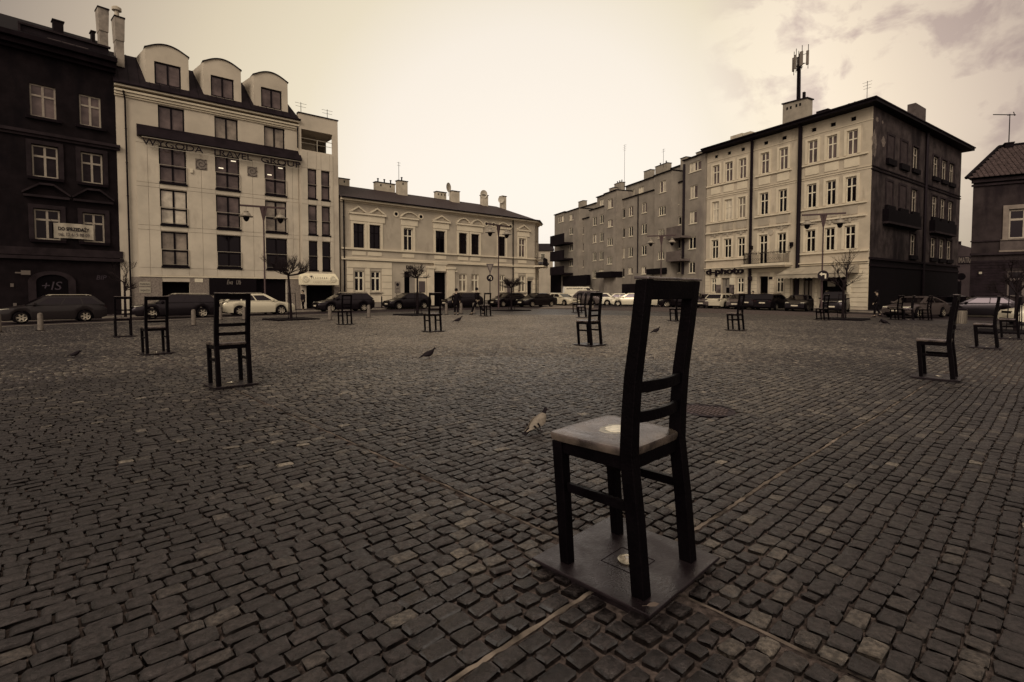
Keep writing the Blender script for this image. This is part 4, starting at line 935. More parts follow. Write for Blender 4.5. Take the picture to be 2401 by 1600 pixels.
def rail_mesh(x0, x1, y0, z0, h, step=.12, r=.012, depth_=None):
    mb = MB().box(x0, x1, y0, y0 + .04, z0 + h - .04, z0 + h).box(x0, x1, y0, y0 + .03, z0 + .06, z0 + .09)
    n = int((x1 - x0) / step)
    for i in range(n + 1):
        x = x0 + (x1 - x0) * i / n; mb.box(x - r, x + r, y0 + .005, y0 + .03, z0, z0 + h - .04)
    if depth_:
        for xx in (x0, x1):
            mb.box(xx - .015, xx + .015, y0, y0 + depth_, z0 + h - .04, z0 + h)
            for i in range(int(depth_ / step)): mb.box(xx - r, xx + r, y0 + i*step, y0 + i*step + .02, z0, z0 + h - .04)
    return mb
MB().box(-.3, WC + .4, -1.15, 0, z_str2 - .05, z_str2 + .10).build('balcony_slab', plaster_light, cr_)
rail_mesh(-.28, WC + .38, -1.12, z_str2 + .10, 1.0, depth_=1.1).build('balcony_railing', dark_metal, cr_)
part(H, 'side_wall', MB().box(XH1 + WC * dx - .02, XH1 + WC * dx, WC * dy, 10, -1, z_eave), plaster_mid)
# hipped roof
XR = XH1 + WC * dx + .35; zr_ = z_eave + 2.1
zrl = H.Z(zu(62), zv(222), 4.5); zr_ = zrl
mb = MB().add([(-.1, -.55, z_eave - .02), (XH1 + .3, -.55, z_eave - .02), (XR + .1, WC * dy - .2, z_eave - .02), (XR + .1, 9.5, z_eave - .02), (-.1, 9.5, z_eave - .02), (-.1, 4.5, zr_), (XR - 5.2, 4.5, zr_)],
              [(0, 1, 6, 5), (1, 2, 6), (2, 3, 6), (3, 4, 5, 6), (0, 5, 4), (4, 3, 2, 1, 0)])
rfH = part(H, 'roof', mb, roof_slate)
part(H, 'gutter', MB().tube([(-.1, -.60, z_eave + .0), (XH1 + .3, -.60, z_eave + .0), (XR + .12, WC * dy - .25, z_eave)], .075, 8), dark_metal, smooth=True)
def roofz(y): return z_eave + (zr_ - z_eave) * min(1, (y + .55) / 5.05)
def chimney(f, x, y, w_, d_, z0, z1, m=chimney_mat, pots=0, holes_=0, cap=True, root=None):
    o = MB().box(x - w_/2, x + w_/2, y - d_/2, y + d_/2, z0, z1).build('chimney', m, root or f.root)
    if cap: MB().box(x - w_/2 - .06, x + w_/2 + .06, y - d_/2 - .06, y + d_/2 + .06, z1, z1 + .08).build('chimney_cap', roof_tin, o)
    if holes_:
        mb = MB()
        for k in range(holes_):
            xx = x - w_/2 + w_ * (k + .5) / holes_; mb.box(xx - .07, xx + .07, y - d_/2 - .004, y - d_/2 + .01, z1 - .38, z1 - .16)
        mb.build('flue_opening', black, o)
    for k in range(pots): MB().lathe([(.08, 0), (.07, .3), (.12, .34), (.10, .4)], 8, (x - w_/2 + w_ * (k + .5) / pots, y, z1 + .08)).build('chimney_pot', dark_metal, o)
    return o
for zc, w_, zt, y, pots, hl in ((102, 1.1, 170, 5.2, 0, 1), (500, 2.2, 212, 4.7, 3, 2), (668, 1.1, 192, 3.9, 1, 1), (1040, 1.3, 298, 4.7, 0, 3), (1178, 1.05, 290, 3.9, 0, 0), (1465, .8, 328, 4.2, 0, 0), (1648, .6, 338, 4.4, 0, 0)):
    x = H.S(zu(zc), 430, y); z1 = H.Z(zu(zc), zv(zt), y); chimney(H, x, y, w_, .6, roofz(y) - .5, z1, pots=pots, holes_=hl)
x = H.S(zu(1118), 430, 4.0); dz_ = H.Z(zu(1118), zv(248), 4.0)
dm = part(H, 'satellite_dish', MB().tube([(x, 4.0, roofz(4) - .2), (x, 4.0, dz_ - .3)], .03, 6).lathe([(.02, 0), (.3, .05), (.48, .16)], 18), mat('dish_grey', (.40, .35, .29), .6), smooth=True)
bpy.data.objects.remove(dm)
def dish(f, x, y, z, r, rz=0.0):
    o = MB().tube([(x, y, z - 1.0), (x, y, z)], .03, 6).build('satellite_dish', steel, f.root)
    vs = []; fs = []; n = 18
    for k, (rr, dd) in enumerate(((.02, .18), (.6, .10), (1.0, 0))):
        for i in range(n):
            a = 6.28318 * i / n; px, pz = rr * r * math.cos(a), rr * r * math.sin(a) * 1.1; py = dd * r * 2
            vs.append((x + px * math.cos(rz) - py * math.sin(rz), y + px * math.sin(rz) + py * math.cos(rz) - .1, z + pz))
    for k in range(2): fs += [(k*n+i, k*n+(i+1) % n, (k+1)*n+(i+1) % n, (k+1)*n+i) for i in range(n)]
    fs.append(tuple(range(n))); MB().add(vs, fs).build('dish_bowl', mat('dish_grey', (.40, .35, .29), .6), o, smooth=True)
dish(H, x, 4.0, dz_, .50, .4)
dish(H, H.S(zu(1453), 440, 4.1), 4.0, H.Z(zu(1453), zv(312), 4.0), .45, -.4); dish(H, H.S(zu(1620), 450, 4.3), 4.2, H.Z(zu(1620), zv(365), 4.2), .4, -1.0)
aerial(H, H.S(zu(640), 400, 3.8), 3.8, H.Z(zu(640), zv(190), 3.8), H.Z(zu(640), zv(0), 3.8) - H.Z(zu(640), zv(190), 3.8), 2, L_=.22)
pipe(H, H.S(zu(112), 600, -.1), -.3, z_corn0 + .3, dark_metal, r=.07); pipe(H, H.S(zu(1745), 600, -.1), -.3, z_corn0 + .3, dark_metal, r=.06)
# ================================================================== dark old tenement at the far left
SA0 = -13.0
A = building('old_tenement', LA, SA0, 'dark sooty old tenement with an arched gateway and a for-sale banner between two windows')
XA1 = -SA0 - .02
def ZA(*p): return sum(A.Z(u, v) for u, v in p) / len(p)
aw_ = [(A.S(76, 400), A.S(137, 400)), (A.S(191, 400), A.S(241, 400))]
rowsA = [(ZA((78, 273), (190, 292)), ZA((73, 197), (188, 218))), (ZA((80, 415), (194, 426)), ZA((80, 339), (194, 357))), (ZA((88, 561), (198, 567)), ZA((88, 491), (198, 499)))]
aw_ = [(aw_[0][0] - (aw_[0][1] - aw_[0][0]) * 2 * 1.0 - 1.2, aw_[0][0] - (aw_[0][1] - aw_[0][0]) - 1.2)] + aw_
z_cA = ZA((270, 172), (30, 118)); z_tA = ZA((270, 150), (30, 95))
arch = (A.S(84, 660), A.S(160, 660)); z_arch = A.Z(120, 618)
holes = [(a, b, z0, z1) for a, b in aw_ for z0, z1 in rowsA] + [(arch[0], arch[1], -1, z_arch - .9)]
wall(A, 'wall', 0, XA1, -1, z_cA + .4, holes, soot_light, rev=.25, depth=10)
for i, (a, b) in enumerate(aw_):
    for k, (z0, z1) in enumerate(rowsA):
        fm = old_frame if (i == 1 and k == 0) else mat('aged_white_frame', (.30, .25, .205), .6, noise=(6, .12))
        window(A, a, b, z0, z1, fm, glass_mid if k == 0 else glass_dark if k == 2 else mat('glass_dim', (.035, .027, .027), .1, noise=(2, .5)), y=.10, style='cross', fw=.09, tr=.66, mull=.12)
        part(A, 'sill', MB().box(a - .25, b + .25, -.20, .05, z0 - .20, z0 - .02), soot)
        if k > 0: part(A, 'architrave', MB().box(a - .28, a - .03, -.08, 0, z0 - .01, z1 + .3).box(b + .03, b + .28, -.08, 0, z0 - .01, z1 + .3).box(a - .03, b + .03, -.08, 0, z1 + .05, z1 + .3), soot_trim)
        if k == 2:
            zb = z1 + .95; mb = MB(); pts = [(a - .55, zb), ((a+b)/2 - .35, zb + .62), ((a+b)/2 + .35, zb + .62), (b + .55, zb)]
            for p, q in zip(pts, pts[1:]): mb.hexa([(p[0], -.3, p[1]), (q[0], -.3, q[1]), (q[0], 0, q[1]), (p[0], 0, p[1])], [(p[0], -.3, p[1] + .13), (q[0], -.3, q[1] + .13), (q[0], 0, q[1] + .13), (p[0], 0, p[1] + .13)])
            mb.box(a - .5, b + .5, -.26, 0, z1 + .75, z1 + .9); part(A, 'pediment', mb, soot_trim)
zs1 = ZA((270, 343), (20, 303)); zs2 = ZA((260, 603), (20, 592))
bandlist(A, 'string_course', [(zs1, .2, .26), (zs1 - .2, .16, .14), (zs2 + .16, .5, .10), (zs2 - .25, .22, .24)], 0, XA1 + .18, soot_trim)
bandlist(A, 'cornice', [(z_cA + .1, .2, .3), (z_cA + .38, .3, .6), (z_tA + .1, .3, .85)], -.1, XA1 + .05, soot)
# attic storey in dark sheet metal with a strip of glazing
zat0 = z_tA + .28; zat1 = ZA((268, 115), (50, 58))
ax0, ax1 = A.S(48, 90), XA1 - .25
o = part(A, 'attic_storey', MB().box(ax0, ax1, .15, 6, zat0, zat1), mat('attic_sheet', (.030, .023, .026), .6, noise=(1.5, .3)))
xg0, xg1 = A.S(111, 105), A.S(209, 120); zg0, zg1 = ZA((111, 118), (209, 134)), ZA((111, 92), (209, 110))
for k in range(3):
    a = xg0 + (xg1 - xg0) * k / 3; b = xg0 + (xg1 - xg0) * (k + 1) / 3
    fo = Fac(A.root, LA, 0); w_ = window(fo, a + .03, b - .03, zg0, zg1, mat('attic_frame', (.15, .12, .11), .6), mat('glass_dim', (.035, .027, .027), .1), y=.06, style='plain', fw=.08, name='attic_window')
zrA = (A.Z(262, 108, 5) + A.Z(5, 30, 5)) / 2
part(A, 'roof', MB().add([(-.3, -.7, z_tA + .25), (XA1 + .1, -.7, z_tA + .25), (XA1 + .1, 5, zrA), (-.3, 5, zrA), (-.3, 10, z_tA), (XA1 + .1, 10, z_tA)], [(0, 1, 2, 3), (3, 2, 5, 4), (1, 5, 2), (0, 3, 4)]), roof_dark)
part(A, 'roof_edge', MB().box(ax0 - .1, ax1 + .1, .0, .2, zat1, zat1 + .12).box(ax0 - .1, ax0 + .02, .03, .14, zat0, zat1), soot_trim)
for (u0, u1, v0, v1) in ((123, 147, 50, 66), (213, 221, 77, 88)):
    x = A.S((u0+u1)/2, v0, 4); chimney(A, x, 4, A.S(u1, v0, 4) - A.S(u0, v0, 4), .6, z_tA + .3, A.Z(u0, v0, 4), m=soot_light)
# the two tall stacks by the party wall
def stack(u0, u1, v0, v1, y, label=''):
    x0, x1 = A.S(u0, 90, y), A.S(u1, 90, y); zt = A.Z((u0+u1)/2, v0, y); zb = z_tA + .3
    xm = (x0 + x1) / 2; w_ = (x1 - x0)
    mb = MB().box(xm - w_*.38, xm + w_*.38, y - .4, y + .4, zb, zt - 1.601).hexa([(xm - w_*.42, y-.45, zt-1.6), (xm + w_*.42, y-.45, zt-1.6), (xm + w_*.42, y+.45, zt-1.6), (xm - w_*.42, y+.45, zt-1.6)], [(xm - w_*.5, y-.5, zt), (xm + w_*.5, y-.5, zt), (xm + w_*.5, y+.5, zt), (xm - w_*.5, y+.5, zt)])
    o = part(A, 'chimney', mb, mat('stack_plaster', (.25, .21, .18), .9, noise=(2, .25), stains=(1.2, (.06, .045, .045), .55)))
    MB().box(xm - w_*.54, xm + w_*.54, y - .54, y + .54, zt, zt + .1).build('chimney_cap', soot, o); return o
stack(228, 254, 27, 105, 3.0); s2 = stack(266, 290, 48, 120, 1.2)
x = A.S(274, 40, 1.2); z = A.Z(274, 47, 1.2); MB().lathe([(.16, 0), (.14, .5), (.3, .55), (.3, .75), (.05, .9)], 10, (x, 1.2, z + .1)).build('chimney_pot', chimney_mat, s2, smooth=True)
# arched gateway
xm, ra = (arch[0] + arch[1]) / 2, (arch[1] - arch[0]) / 2
mb = MB(); n = 16
zsp = z_arch - .9 - .001
vs = []
for i in range(n + 1):
    a = math.pi * i / n; 
    for r_ in (ra, ra + .38): vs.append((xm - r_ * math.cos(a), -.12, zsp - .35 + (r_ * .62) * math.sin(a)))
    for r_ in (ra + .38, ra): vs.append((xm - r_ * math.cos(a), .0, zsp - .35 + (r_ * .62) * math.sin(a)))
mb.add(vs, [(i*4+k, i*4+(k+1) % 4, (i+1)*4+(k+1) % 4, (i+1)*4+k) for i in range(n) for k in range(4)])
mb.box(arch[0] - .38, arch[0], -.12, 0, -.6, zsp - .35).box(arch[1], arch[1] + .38, -.12, 0, -.6, zsp - .35)
go = part(A, 'gateway_arch', mb, soot_trim)
gt = MB(); n = 14; pts = [(arch[0], -.6), (arch[1], -.6)] + [(xm + ra * math.cos(math.pi*i/n), zsp - .35 + ra * .6 * math.sin(math.pi*i/n)) for i in range(n+1)]
dg_ = part(A, 'gate_door', MB().prism(pts, -.04, -.02), black)
tm = MB(); text_into(tm, '+IS', 1, lambda x, y, d: (x + A.S(98, 675), -.045 - d, y + A.Z(98, 680)), depth=.004, width=A.S(146, 675) - A.S(98, 675), height=.55, shear=.2); tm.build('graffiti', mat('graffiti_paint', (.09, .075, .085), .8), dg_)
tm = MB(); text_into(tm, 'BIP', 1, lambda x, y, d: (x + A.S(226, 652), -.01 - d, y + A.Z(226, 656)), depth=.004, width=A.S(250, 652) - A.S(226, 652), height=.3, shear=.2); tm.build('graffiti', mat('graffiti_paint', (.09, .075, .085), .8), A.root)
# small signs on the dark wall
part(A, 'wall_lantern', MB().box(A.S(48, 640), A.S(70, 640), -.35, -.30, A.Z(60, 645), A.Z(60, 635)).box(A.S(34, 640), A.S(48, 640), -.34, -.31, A.Z(60, 642), A.Z(60, 639)), mat('sign_dim', (.16, .135, .115), .6))
for u, v in ((28, 669), (35, 715)):
    part(A, 'small_plate', MB().box(A.S(u - 4, v), A.S(u + 4, v), -.05, -.001, A.Z(u, v + 4), A.Z(u, v - 4)), mat('sign_dim', (.16, .135, .115), .6))
# banner, hung between the windows: it could be taken down, so it is a thing of its own
bx0, bx1 = LA.S(125, 540), LA.S(218, 545); q = LA.pt(bx0, .16)
bz0, bz1 = (LA.Z(125, 557) + LA.Z(218, 565)) / 2, (LA.Z(125, 522) + LA.Z(218, 531)) / 2
bo = empty('sale_banner', (q.x, q.y, 0), LA.rz, 'white for-sale banner hanging between two first-floor windows of the dark tenement', 'banner')
W_ = bx1 - bx0; mb = MB(); nx = 18; vs = []
for i in range(nx + 1):
    for j in range(5): vs.append((W_ * i / nx, .03 * math.sin(i * .9) + .02 * math.sin(j * 2 + i * .4), bz0 + (bz1 - bz0) * j / 4 + .03 * math.sin(math.pi * i / nx)))
mb.add(vs, [(i*5+j, (i+1)*5+j, (i+1)*5+j+1, i*5+j+1) for i in range(nx) for j in range(4)]); mb.build('cloth', mat('banner_cloth', (.36, .31, .25), .8, noise=(4, .1)), bo, smooth=True)
tm = MB(); text_into(tm, 'DO SPRZEDAŻY', 1, lambda x, y, d: (x + .22, -.055 - d, y + bz0 + (bz1-bz0)*.52), depth=.004, width=W_ - .44, height=(bz1-bz0)*.32, bold=.04); tm.build('lettering', letter_dark, bo)
tm = MB(); text_into(tm, 'tel. 12 619 98 09', 1, lambda x, y, d: (x + .22, -.055 - d, y + bz0 + (bz1-bz0)*.16), depth=.004, width=W_ - .44, height=(bz1-bz0)*.24, bold=.02); tm.build('lettering', mat('faded_ink', (.12, .10, .09), .7), bo)
MB().tube([(0, .02, bz1), (-.2, .05, bz1 + .25)], .01, 5).tube([(W_, .02, bz1), (W_ + .2, .05, bz1 + .2)], .01, 5).build('cord', dark_metal, bo)
# ================================================================== corner tenement (light front, sooty flank)
SD0 = LD.S(1655, 600)
D = building('corner_tenement', LD, SD0, 'four-storey corner tenement with a cream front, a sooty black flank and a wide dark eave')
XD1 = -SD0
ux1 = lambda z: 1620 + z / 3.825
vx1 = lambda z: 90 + z / 3.825
ux2 = lambda z: 1620 + z / 4.355
vx2 = lambda z: 420 + z / 4.355
SD = lambda z: D.S(ux2(z), 560)
colsD = [(215, 280), (342, 412), (480, 550), (700, 780), (888, 970), (1175, 1268), (1370, 1465), (1570, 1675)]
CD = [(SD(a), SD(b)) for a, b in colsD]
def ZD(*p): return sum(D.Z(u, v) for u, v in p) / len(p)
rD = [(ZD((ux1(1405), vx1(1048)), (ux1(200), vx1(1318))), ZD((ux1(1405), vx1(838)), (ux1(200), vx1(1150)))),
      (ZD((ux2(1580), vx2(243)), (ux2(225), vx2(440))), ZD((ux1(1390), vx1(1255)), (ux2(225), vx2(240)))),
      (ZD((ux2(1570), vx2(722)), (ux2(215), vx2(812))), ZD((ux2(1570), vx2(487)), (ux2(215), vx2(628))))]
z_balcdoor = ZD((ux2(720), vx2(868)))
z_gt, z_gb = ZD((ux2(880), vx2(998)), (ux2(215), vx2(1012))), ZD((ux2(880), vx2(1172)), (ux2(215), vx2(1150)))
z_topD = ZD((2033, 251), (ux1(150), vx1(1040)))
vents = [(217, 245), (333, 363), (455, 487), (658, 695), (820, 860), (1083, 1125), (1252, 1298), (1433, 1480)]
z_v = [ZD((ux1(1433), vx1(748)), (ux1(217), vx1(1080))), ZD((ux1(1433), vx1(708)), (ux1(217), vx1(1055)))]
VD = [(D.S(ux1(a), 300), D.S(ux1(b), 300), z_v[0], z_v[1]) for a, b in vents]
holes = [(a, b, z0, z1) for z0, z1 in rD for a, b in CD] + VD
holes = [h if not (abs(h[0] - CD[3][0]) < .01 and abs(h[3] - rD[2][1]) < .01) else (h[0], h[1], z_balcdoor, h[3]) for h in holes]
shopA = (SD(318), SD(405)); door1 = (SD(705), SD(795)); winG = [(SD(213), SD(266)), (SD(480), SD(548)), (SD(880), SD(956))]
shopB = (SD(1155), SD(1252)); shopC = (SD(1330), SD(1600)); sg = (SD(1050), SD(1080))
holes += [(*w_, z_gb, z_gt) for w_ in winG] + [(*shopA, -.8, z_gt), (*door1, -.8, z_gt + .05), (*shopB, -.8, z_gt - .2), (*shopC, -.8, z_gt - .1), (*sg, -.8, z_gt - .2)]
wall(D, 'wall', 0, XD1, -1, z_topD, holes, plaster_cream, rev=.26, depth=1, back=False)
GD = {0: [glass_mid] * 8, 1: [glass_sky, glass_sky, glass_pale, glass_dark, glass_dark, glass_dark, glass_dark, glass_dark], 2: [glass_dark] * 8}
for k, (z0, z1) in enumerate(rD):
    for i, (a, b) in enumerate(CD):
        zb = z_balcdoor if (k == 2 and i == 3) else z0
        window(D, a, b, zb, z1, white_frame, GD[k][i], y=.10, style='cross', fw=.075, tr=.64 if zb == z0 else .74, mull=.10)
        part(D, 'architrave', MB().box(a - .26, a - .04, -.06, 0, z0 - .0, z1 + .24).box(b + .04, b + .26, -.06, 0, z0, z1 + .24).box(a - .04, b + .04, -.06, 0, z1 + .04, z1 + .24), plaster_light)
        if k < 2: part(D, 'apron_panel', MB().box(a - .2, b + .2, -.05, 0, z0 - 1.12, z0 - .34), plaster_light if k == 0 else plaster_mid)
        if k == 2:
            mb = MB().box(a - .16, b + .16, -.05, 0, z1 + .5, z1 + .92)
            for t_ in (-.32, .32): mb.disc_y((a+b)/2 + t_, z1 + .72, .17, -.09, -.05, 12)
            mb.box((a+b)/2 - .1, (a+b)/2 + .1, -.12, -.05, z1 + .32, z1 + 1.0); part(D, 'stucco_ornament', mb, plaster_mid)
for v_ in VD: part(D, 'vent_opening', MB().box(v_[0], v_[1], .1, .15, v_[2], v_[3]), black)
bays = [(.05, CD[2][1] + .35), (CD[3][0] - .55, CD[4][1] + .5), (CD[5][0] - .55, XD1 - .3)]
for (a, b) in bays:
    bandlist(D, 'string_course', [(rD[0][0] - .16, .13, .17), (rD[1][0] - .16, .13, .17), (rD[1][0] - 1.32, .14, .20)], a, b, plaster_light)
bandlist(D, 'string_course', [(rD[0][1] + .55, .05, .05), (rD[0][0] - 1.32, .06, .06), (rD[1][1] + .5, .05, .05)], 0, XD1, plaster_light)
z_c1 = ZD((ux2(1750), vx2(736)), (ux2(140), vx2(832))); z_c2 = ZD((ux2(1760), vx2(852)), (ux2(140), vx2(912)))
for a, b in ((0, CD[2][1] + .45), (CD[5][0] - .7, XD1)): bandlist(D, 'cornice', [(z_c1, .14, .18), (z_c2 + .04, .10, .30), (z_c2 - .12, .14, .16)], a, b, plaster_light)
# rusticated ground floor
cutsD = [(a - .22, b + .22, z_gb - .2, z_gt + .12) for a, b in winG] + [(a - .25, b + .25, -1, z_gt + .15) for a, b in (shopA, door1, shopB, shopC, sg)]
part(D, 'rusticated_stone', rustic(.02, CD[2][1] + .45, cutsD, 0, .2, z_c2 - .2, 9), plaster_light)
part(D, 'rusticated_stone', rustic(CD[2][1] + .7, CD[4][1] + .9, cutsD, 0, .2, z_c2 - .2, 9), plaster_light)
part(D, 'rusticated_stone', rustic(CD[4][1] + 1.2, XD1 - .02, cutsD, 0, .2, z_c2 - .2, 9), plaster_light)
for w_ in winG: window(D, *w_, z_gb, z_gt, white_frame, glass_dark, y=.10, style='cross', fw=.11, mull=.14)
o = part(D, 'shop_front', MB().box(shopA[0], shopA[1], .25, .3, -.6, z_gt), render_grey)
MB().box(shopA[0] + .5, shopA[1] - .2, .22, .249, -.6, z_gt - 1.1).build('shop_door', black, o); MB().box(shopA[0] + .5, shopA[1] - .7, .21, .249, z_gt - .95, z_gt - .1).build('transom_window', glass_dark, o)
for a, b in ((SD(268), SD(316)), (SD(407), SD(455))): part(D, 'show_board', MB().box(a, b, -.09, -.057, z_gt - .75, z_gt - .02), sign_white); part(D, 'photo_poster', MB().box(a, b, -.085, -.057, z_gb - .3, z_gt - .8), mat('poster_grey', (.12, .10, .09), .4, noise=(1.3, .8)))
part(D, 'gateway_door', MB().box(*door1, .8, .85, -.6, z_gt + .1), black); part(D, 'doorway_reveal', MB().box(SD(655), SD(703), -.03, -.001, -.5, z_gt + .05), plaster_mid)
o = part(D, 'shop_front', MB().box(*shopB, .22, .27, -.6, z_gt - .2), soot_dark)
for a, b in ((.12, .42), (.58, .88)): MB().box(shopB[0] + (shopB[1]-shopB[0])*a, shopB[0] + (shopB[1]-shopB[0])*b, .19, .22, .3, z_gt - .5).build('door_leaf', mat('shop_door_frame', (.20, .17, .14), .5), o)
o = part(D, 'shop_front', MB().box(*shopC, .22, .27, -.6, z_gt - .1), black)
MB().box(shopC[0] + .6, shopC[0] + 1.3, .19, .215, z_gt - 1.1, z_gt - .6).build('window_sticker', mat('plate_grey', (.30, .26, .21), .6), o)
part(D, 'menu_case', MB().box(SD(1615), SD(1650), -.12, -.056, z_gb - .2, z_gt - .5), sign_white); part(D, 'shop_front', MB().box(*sg, .22, .27, -.6, z_gt - .2), black)
part(D, 'wall_plate', MB().box(SD(808), SD(845), -.09, -.057, z_gt - .3, z_gt - .02), letter_dark)
tm = MB(); text_into(tm, 'd-photo', 1, lambda x, y, d: (x + SD(170), -.10 - d, y + D.Z(ux2(300), vx2(995))), depth=.14, width=SD(555) - SD(170), height=1.0, bold=.03); tm.build('shop_lettering', letter_dark, D.root)
o = part(D, 'wall_lantern', MB().lathe([(.02, -.45), (.26, -.2), (.26, .05), (.02, .4)], 6, (SD(635), -.4, z_gt - .1)), letter_dark)
MB().box(SD(635) - .02, SD(635) + .02, -.4, 0, z_gt + .28, z_gt + .32).build('bracket', dark_metal, o)
for zc, vv in ((628, 702), (1038, 667)):
    x = SD(zc); z = D.Z(ux2(zc), vx2(vv)); part(D, 'facade_lamp', MB().box(x - .1, x + .1, -.35, 0, z - .2, z + .2).box(x - .05, x + .05, -.3, -.2, z - .42, z - .2), dark_metal)
# balcony with iron railing and flower boxes
a, b = SD(604) + .1, SD(1020); bz = z_balcdoor
bo_ = part(D, 'balcony_slab', MB().box(a - .2, b + .25, -1.25, 0, bz - .28, bz - .04).box(a - .1, b + .15, -1.1, 0, bz - .42, bz - .28), plaster_light)
rl = rail_mesh(a, b, -1.18, bz - .04, 1.15, step=.13, depth_=1.15)
n = int((b - a) / .26)
for i in range(n):
    x = a + .13 + (b - a - .26) * i / n; rl.tube([(x + .09 * math.cos(t), -1.165, bz + .42 + .13 * math.sin(t)) for t in [k * .7 for k in range(10)]], .011, 4)
rl.build('balcony_railing', dark_metal, bo_)
fl = MB()
for _ in range(260):
    x = R.uniform(a + .2, b - .1); y = R.uniform(-1.36, -1.16); z = bz + 1.05 + R.gauss(0, .12); s_ = R.uniform(.04, .09); th = R.random() * 6
    fl.add([(x, y, z), (x + s_ * math.cos(th), y + .02, z + s_ * .3), (x + s_ * .6, y - .03, z + s_), (x - s_ * .4, y, z + s_ * .7)], [(0, 1, 2, 3)])
fl.build('balcony_plants', mat('dry_plants', (.13, .11, .085), .9, noise=(9, .4)), bo_)
part(D, 'wall_relief', MB().disc_y((a+b)/2 + .1, rD[2][1] + .2, .3, -.08, 0, 12), plaster_mid)
# thick dark downpipes between the bays
for zc, r_ in ((545, .15), (975, .19)):
    x = D.S(ux1(zc), 430, -.15); part(D, 'drainpipe', MB().tube([(x, -.2, -.3), (x, -.2, z_topD - .2), (x, -.7, z_topD + .35)], r_, 10), letter_dark, smooth=True)
# roof with its wide eave
EZ = ZD((2033, 236), (ux1(150), vx1(975))); 
WR = LR.S(2250, 500); angR = LR.rz - LD.rz
cR, sR = math.cos(angR), math.sin(angR)
def Rp(x, y, z): return (XD1 + x * cR - y * sR, x * sR + y * cR, z)       # flank frame -> root frame
ov = .95
z_e = z_topD + .05
e0 = (-.1, -ov, z_e); e1c = (XD1 + .75, -ov - .15, z_e); e2 = Rp(WR + .9, -ov, z_e); e3 = Rp(WR + .6, 10, z_e); e4 = (-.1, 11, z_e)
mb = MB(); rise = 1.0
top = [(-.1, 4.5, z_e + 1.3), (XD1 - 3.4, 4.5, z_e + 1.3), Rp(WR - 4, 4.5, z_e + 1.3)]
rim_b = [e0, e1c, e2, e3, e4]; rim_t = [(p[0], p[1], p[2] + .42) for p in rim_b]
mb.hexa(rim_b, rim_t)
n = len(mb.v); mb.v += rim_t + top
mb.f += [(n, n+1, n+6, n+5), (n+1, n+2, n+7, n+6), (n+2, n+3, n+7), (n+3, n+4, n+5, n+6, n+7), (n+4, n, n+5)]
rD_ = part(D, 'roof', mb, roof_dark)
MB().tube([(e0[0], e0[1] - .05, z_e + .3), (e1c[0], e1c[1] - .05, z_e + .3), (e2[0] + .05, e2[1] - .05, z_e + .3)], .09, 8).build('gutter', dark_metal, rD_, smooth=True)
# chimney with the mast, other rooftop things
yb = 3.0
x0, x1 = D.S(ux1(850), 250, yb), D.S(ux1(1065), 250, yb)
zt0, zt1 = D.Z(ux1(855), vx1(600), yb), D.Z(ux1(1060), vx1(640), yb)
ch = part(D, 'chimney', MB().hexa([(x0, yb-.5, z_e), (x1, yb-.5, z_e), (x1, yb+.5, z_e), (x0, yb+.5, z_e)], [(x0, yb-.5, zt0), (x1, yb-.5, zt0 - .2), (x1, yb+.5, zt0 - .2), (x0, yb+.5, zt0)]), mat('block_grey', (.27, .23, .19), .85, noise=(1.5, .15)))
MB().hexa([(x0-.1, yb-.6, zt0+.002), (x1+.1, yb-.6, zt0-.2+.002), (x1+.1, yb+.6, zt0-.2+.002), (x0-.1, yb+.6, zt0+.002)], [(x0-.1, yb-.6, zt0+.12), (x1+.1, yb-.6, zt0-.08), (x1+.1, yb+.6, zt0-.08), (x0-.1, yb+.6, zt0+.12)]).build('chimney_cap', letter_dark, ch)
mb = MB()
for xx in (x0 + .5, x0 + .9, x1 - 1.1, x1 - .7): mb.box(xx - .1, xx + .1, yb - .506, yb - .49, zt0 - .75, zt0 - .45)
mb.build('flue_opening', black, ch)
part(D, 'roof_hatch', MB().box(D.S(ux1(1155), 260, 2), D.S(ux1(1260), 260, 2), 1.4, 2.6, z_e + .4, D.Z(ux1(1200), vx1(655), 2)), roof_dark)
for za, zb_, v0 in ((375, 480, 885), (488, 555, 858)): part(D, 'chimney', MB().box(D.S(ux1(za), 310, 3), D.S(ux1(zb_), 310, 3), 2.6, 3.4, z_e + .3, D.Z(ux1(za), vx1(v0), 3)), chimney_mat)
aerial(D, D.S(ux1(1580), 220, 1.5), 1.5, z_e + .4, D.Z(ux1(1580), vx1(385), 1.5) - z_e - .4, 3, L_=.4)
for zc in (1418, 1470, 1215): 
    x = D.S(ux1(zc), 240, 2.0); part(D, 'roof_vent', MB().tube([(x, 2, z_e + .5), (x, 2, z_e + 1.35)], .05, 6).lathe([(.25, 1.3), (.05, 1.5)], 8, (x, 2, z_e)), dark_metal)
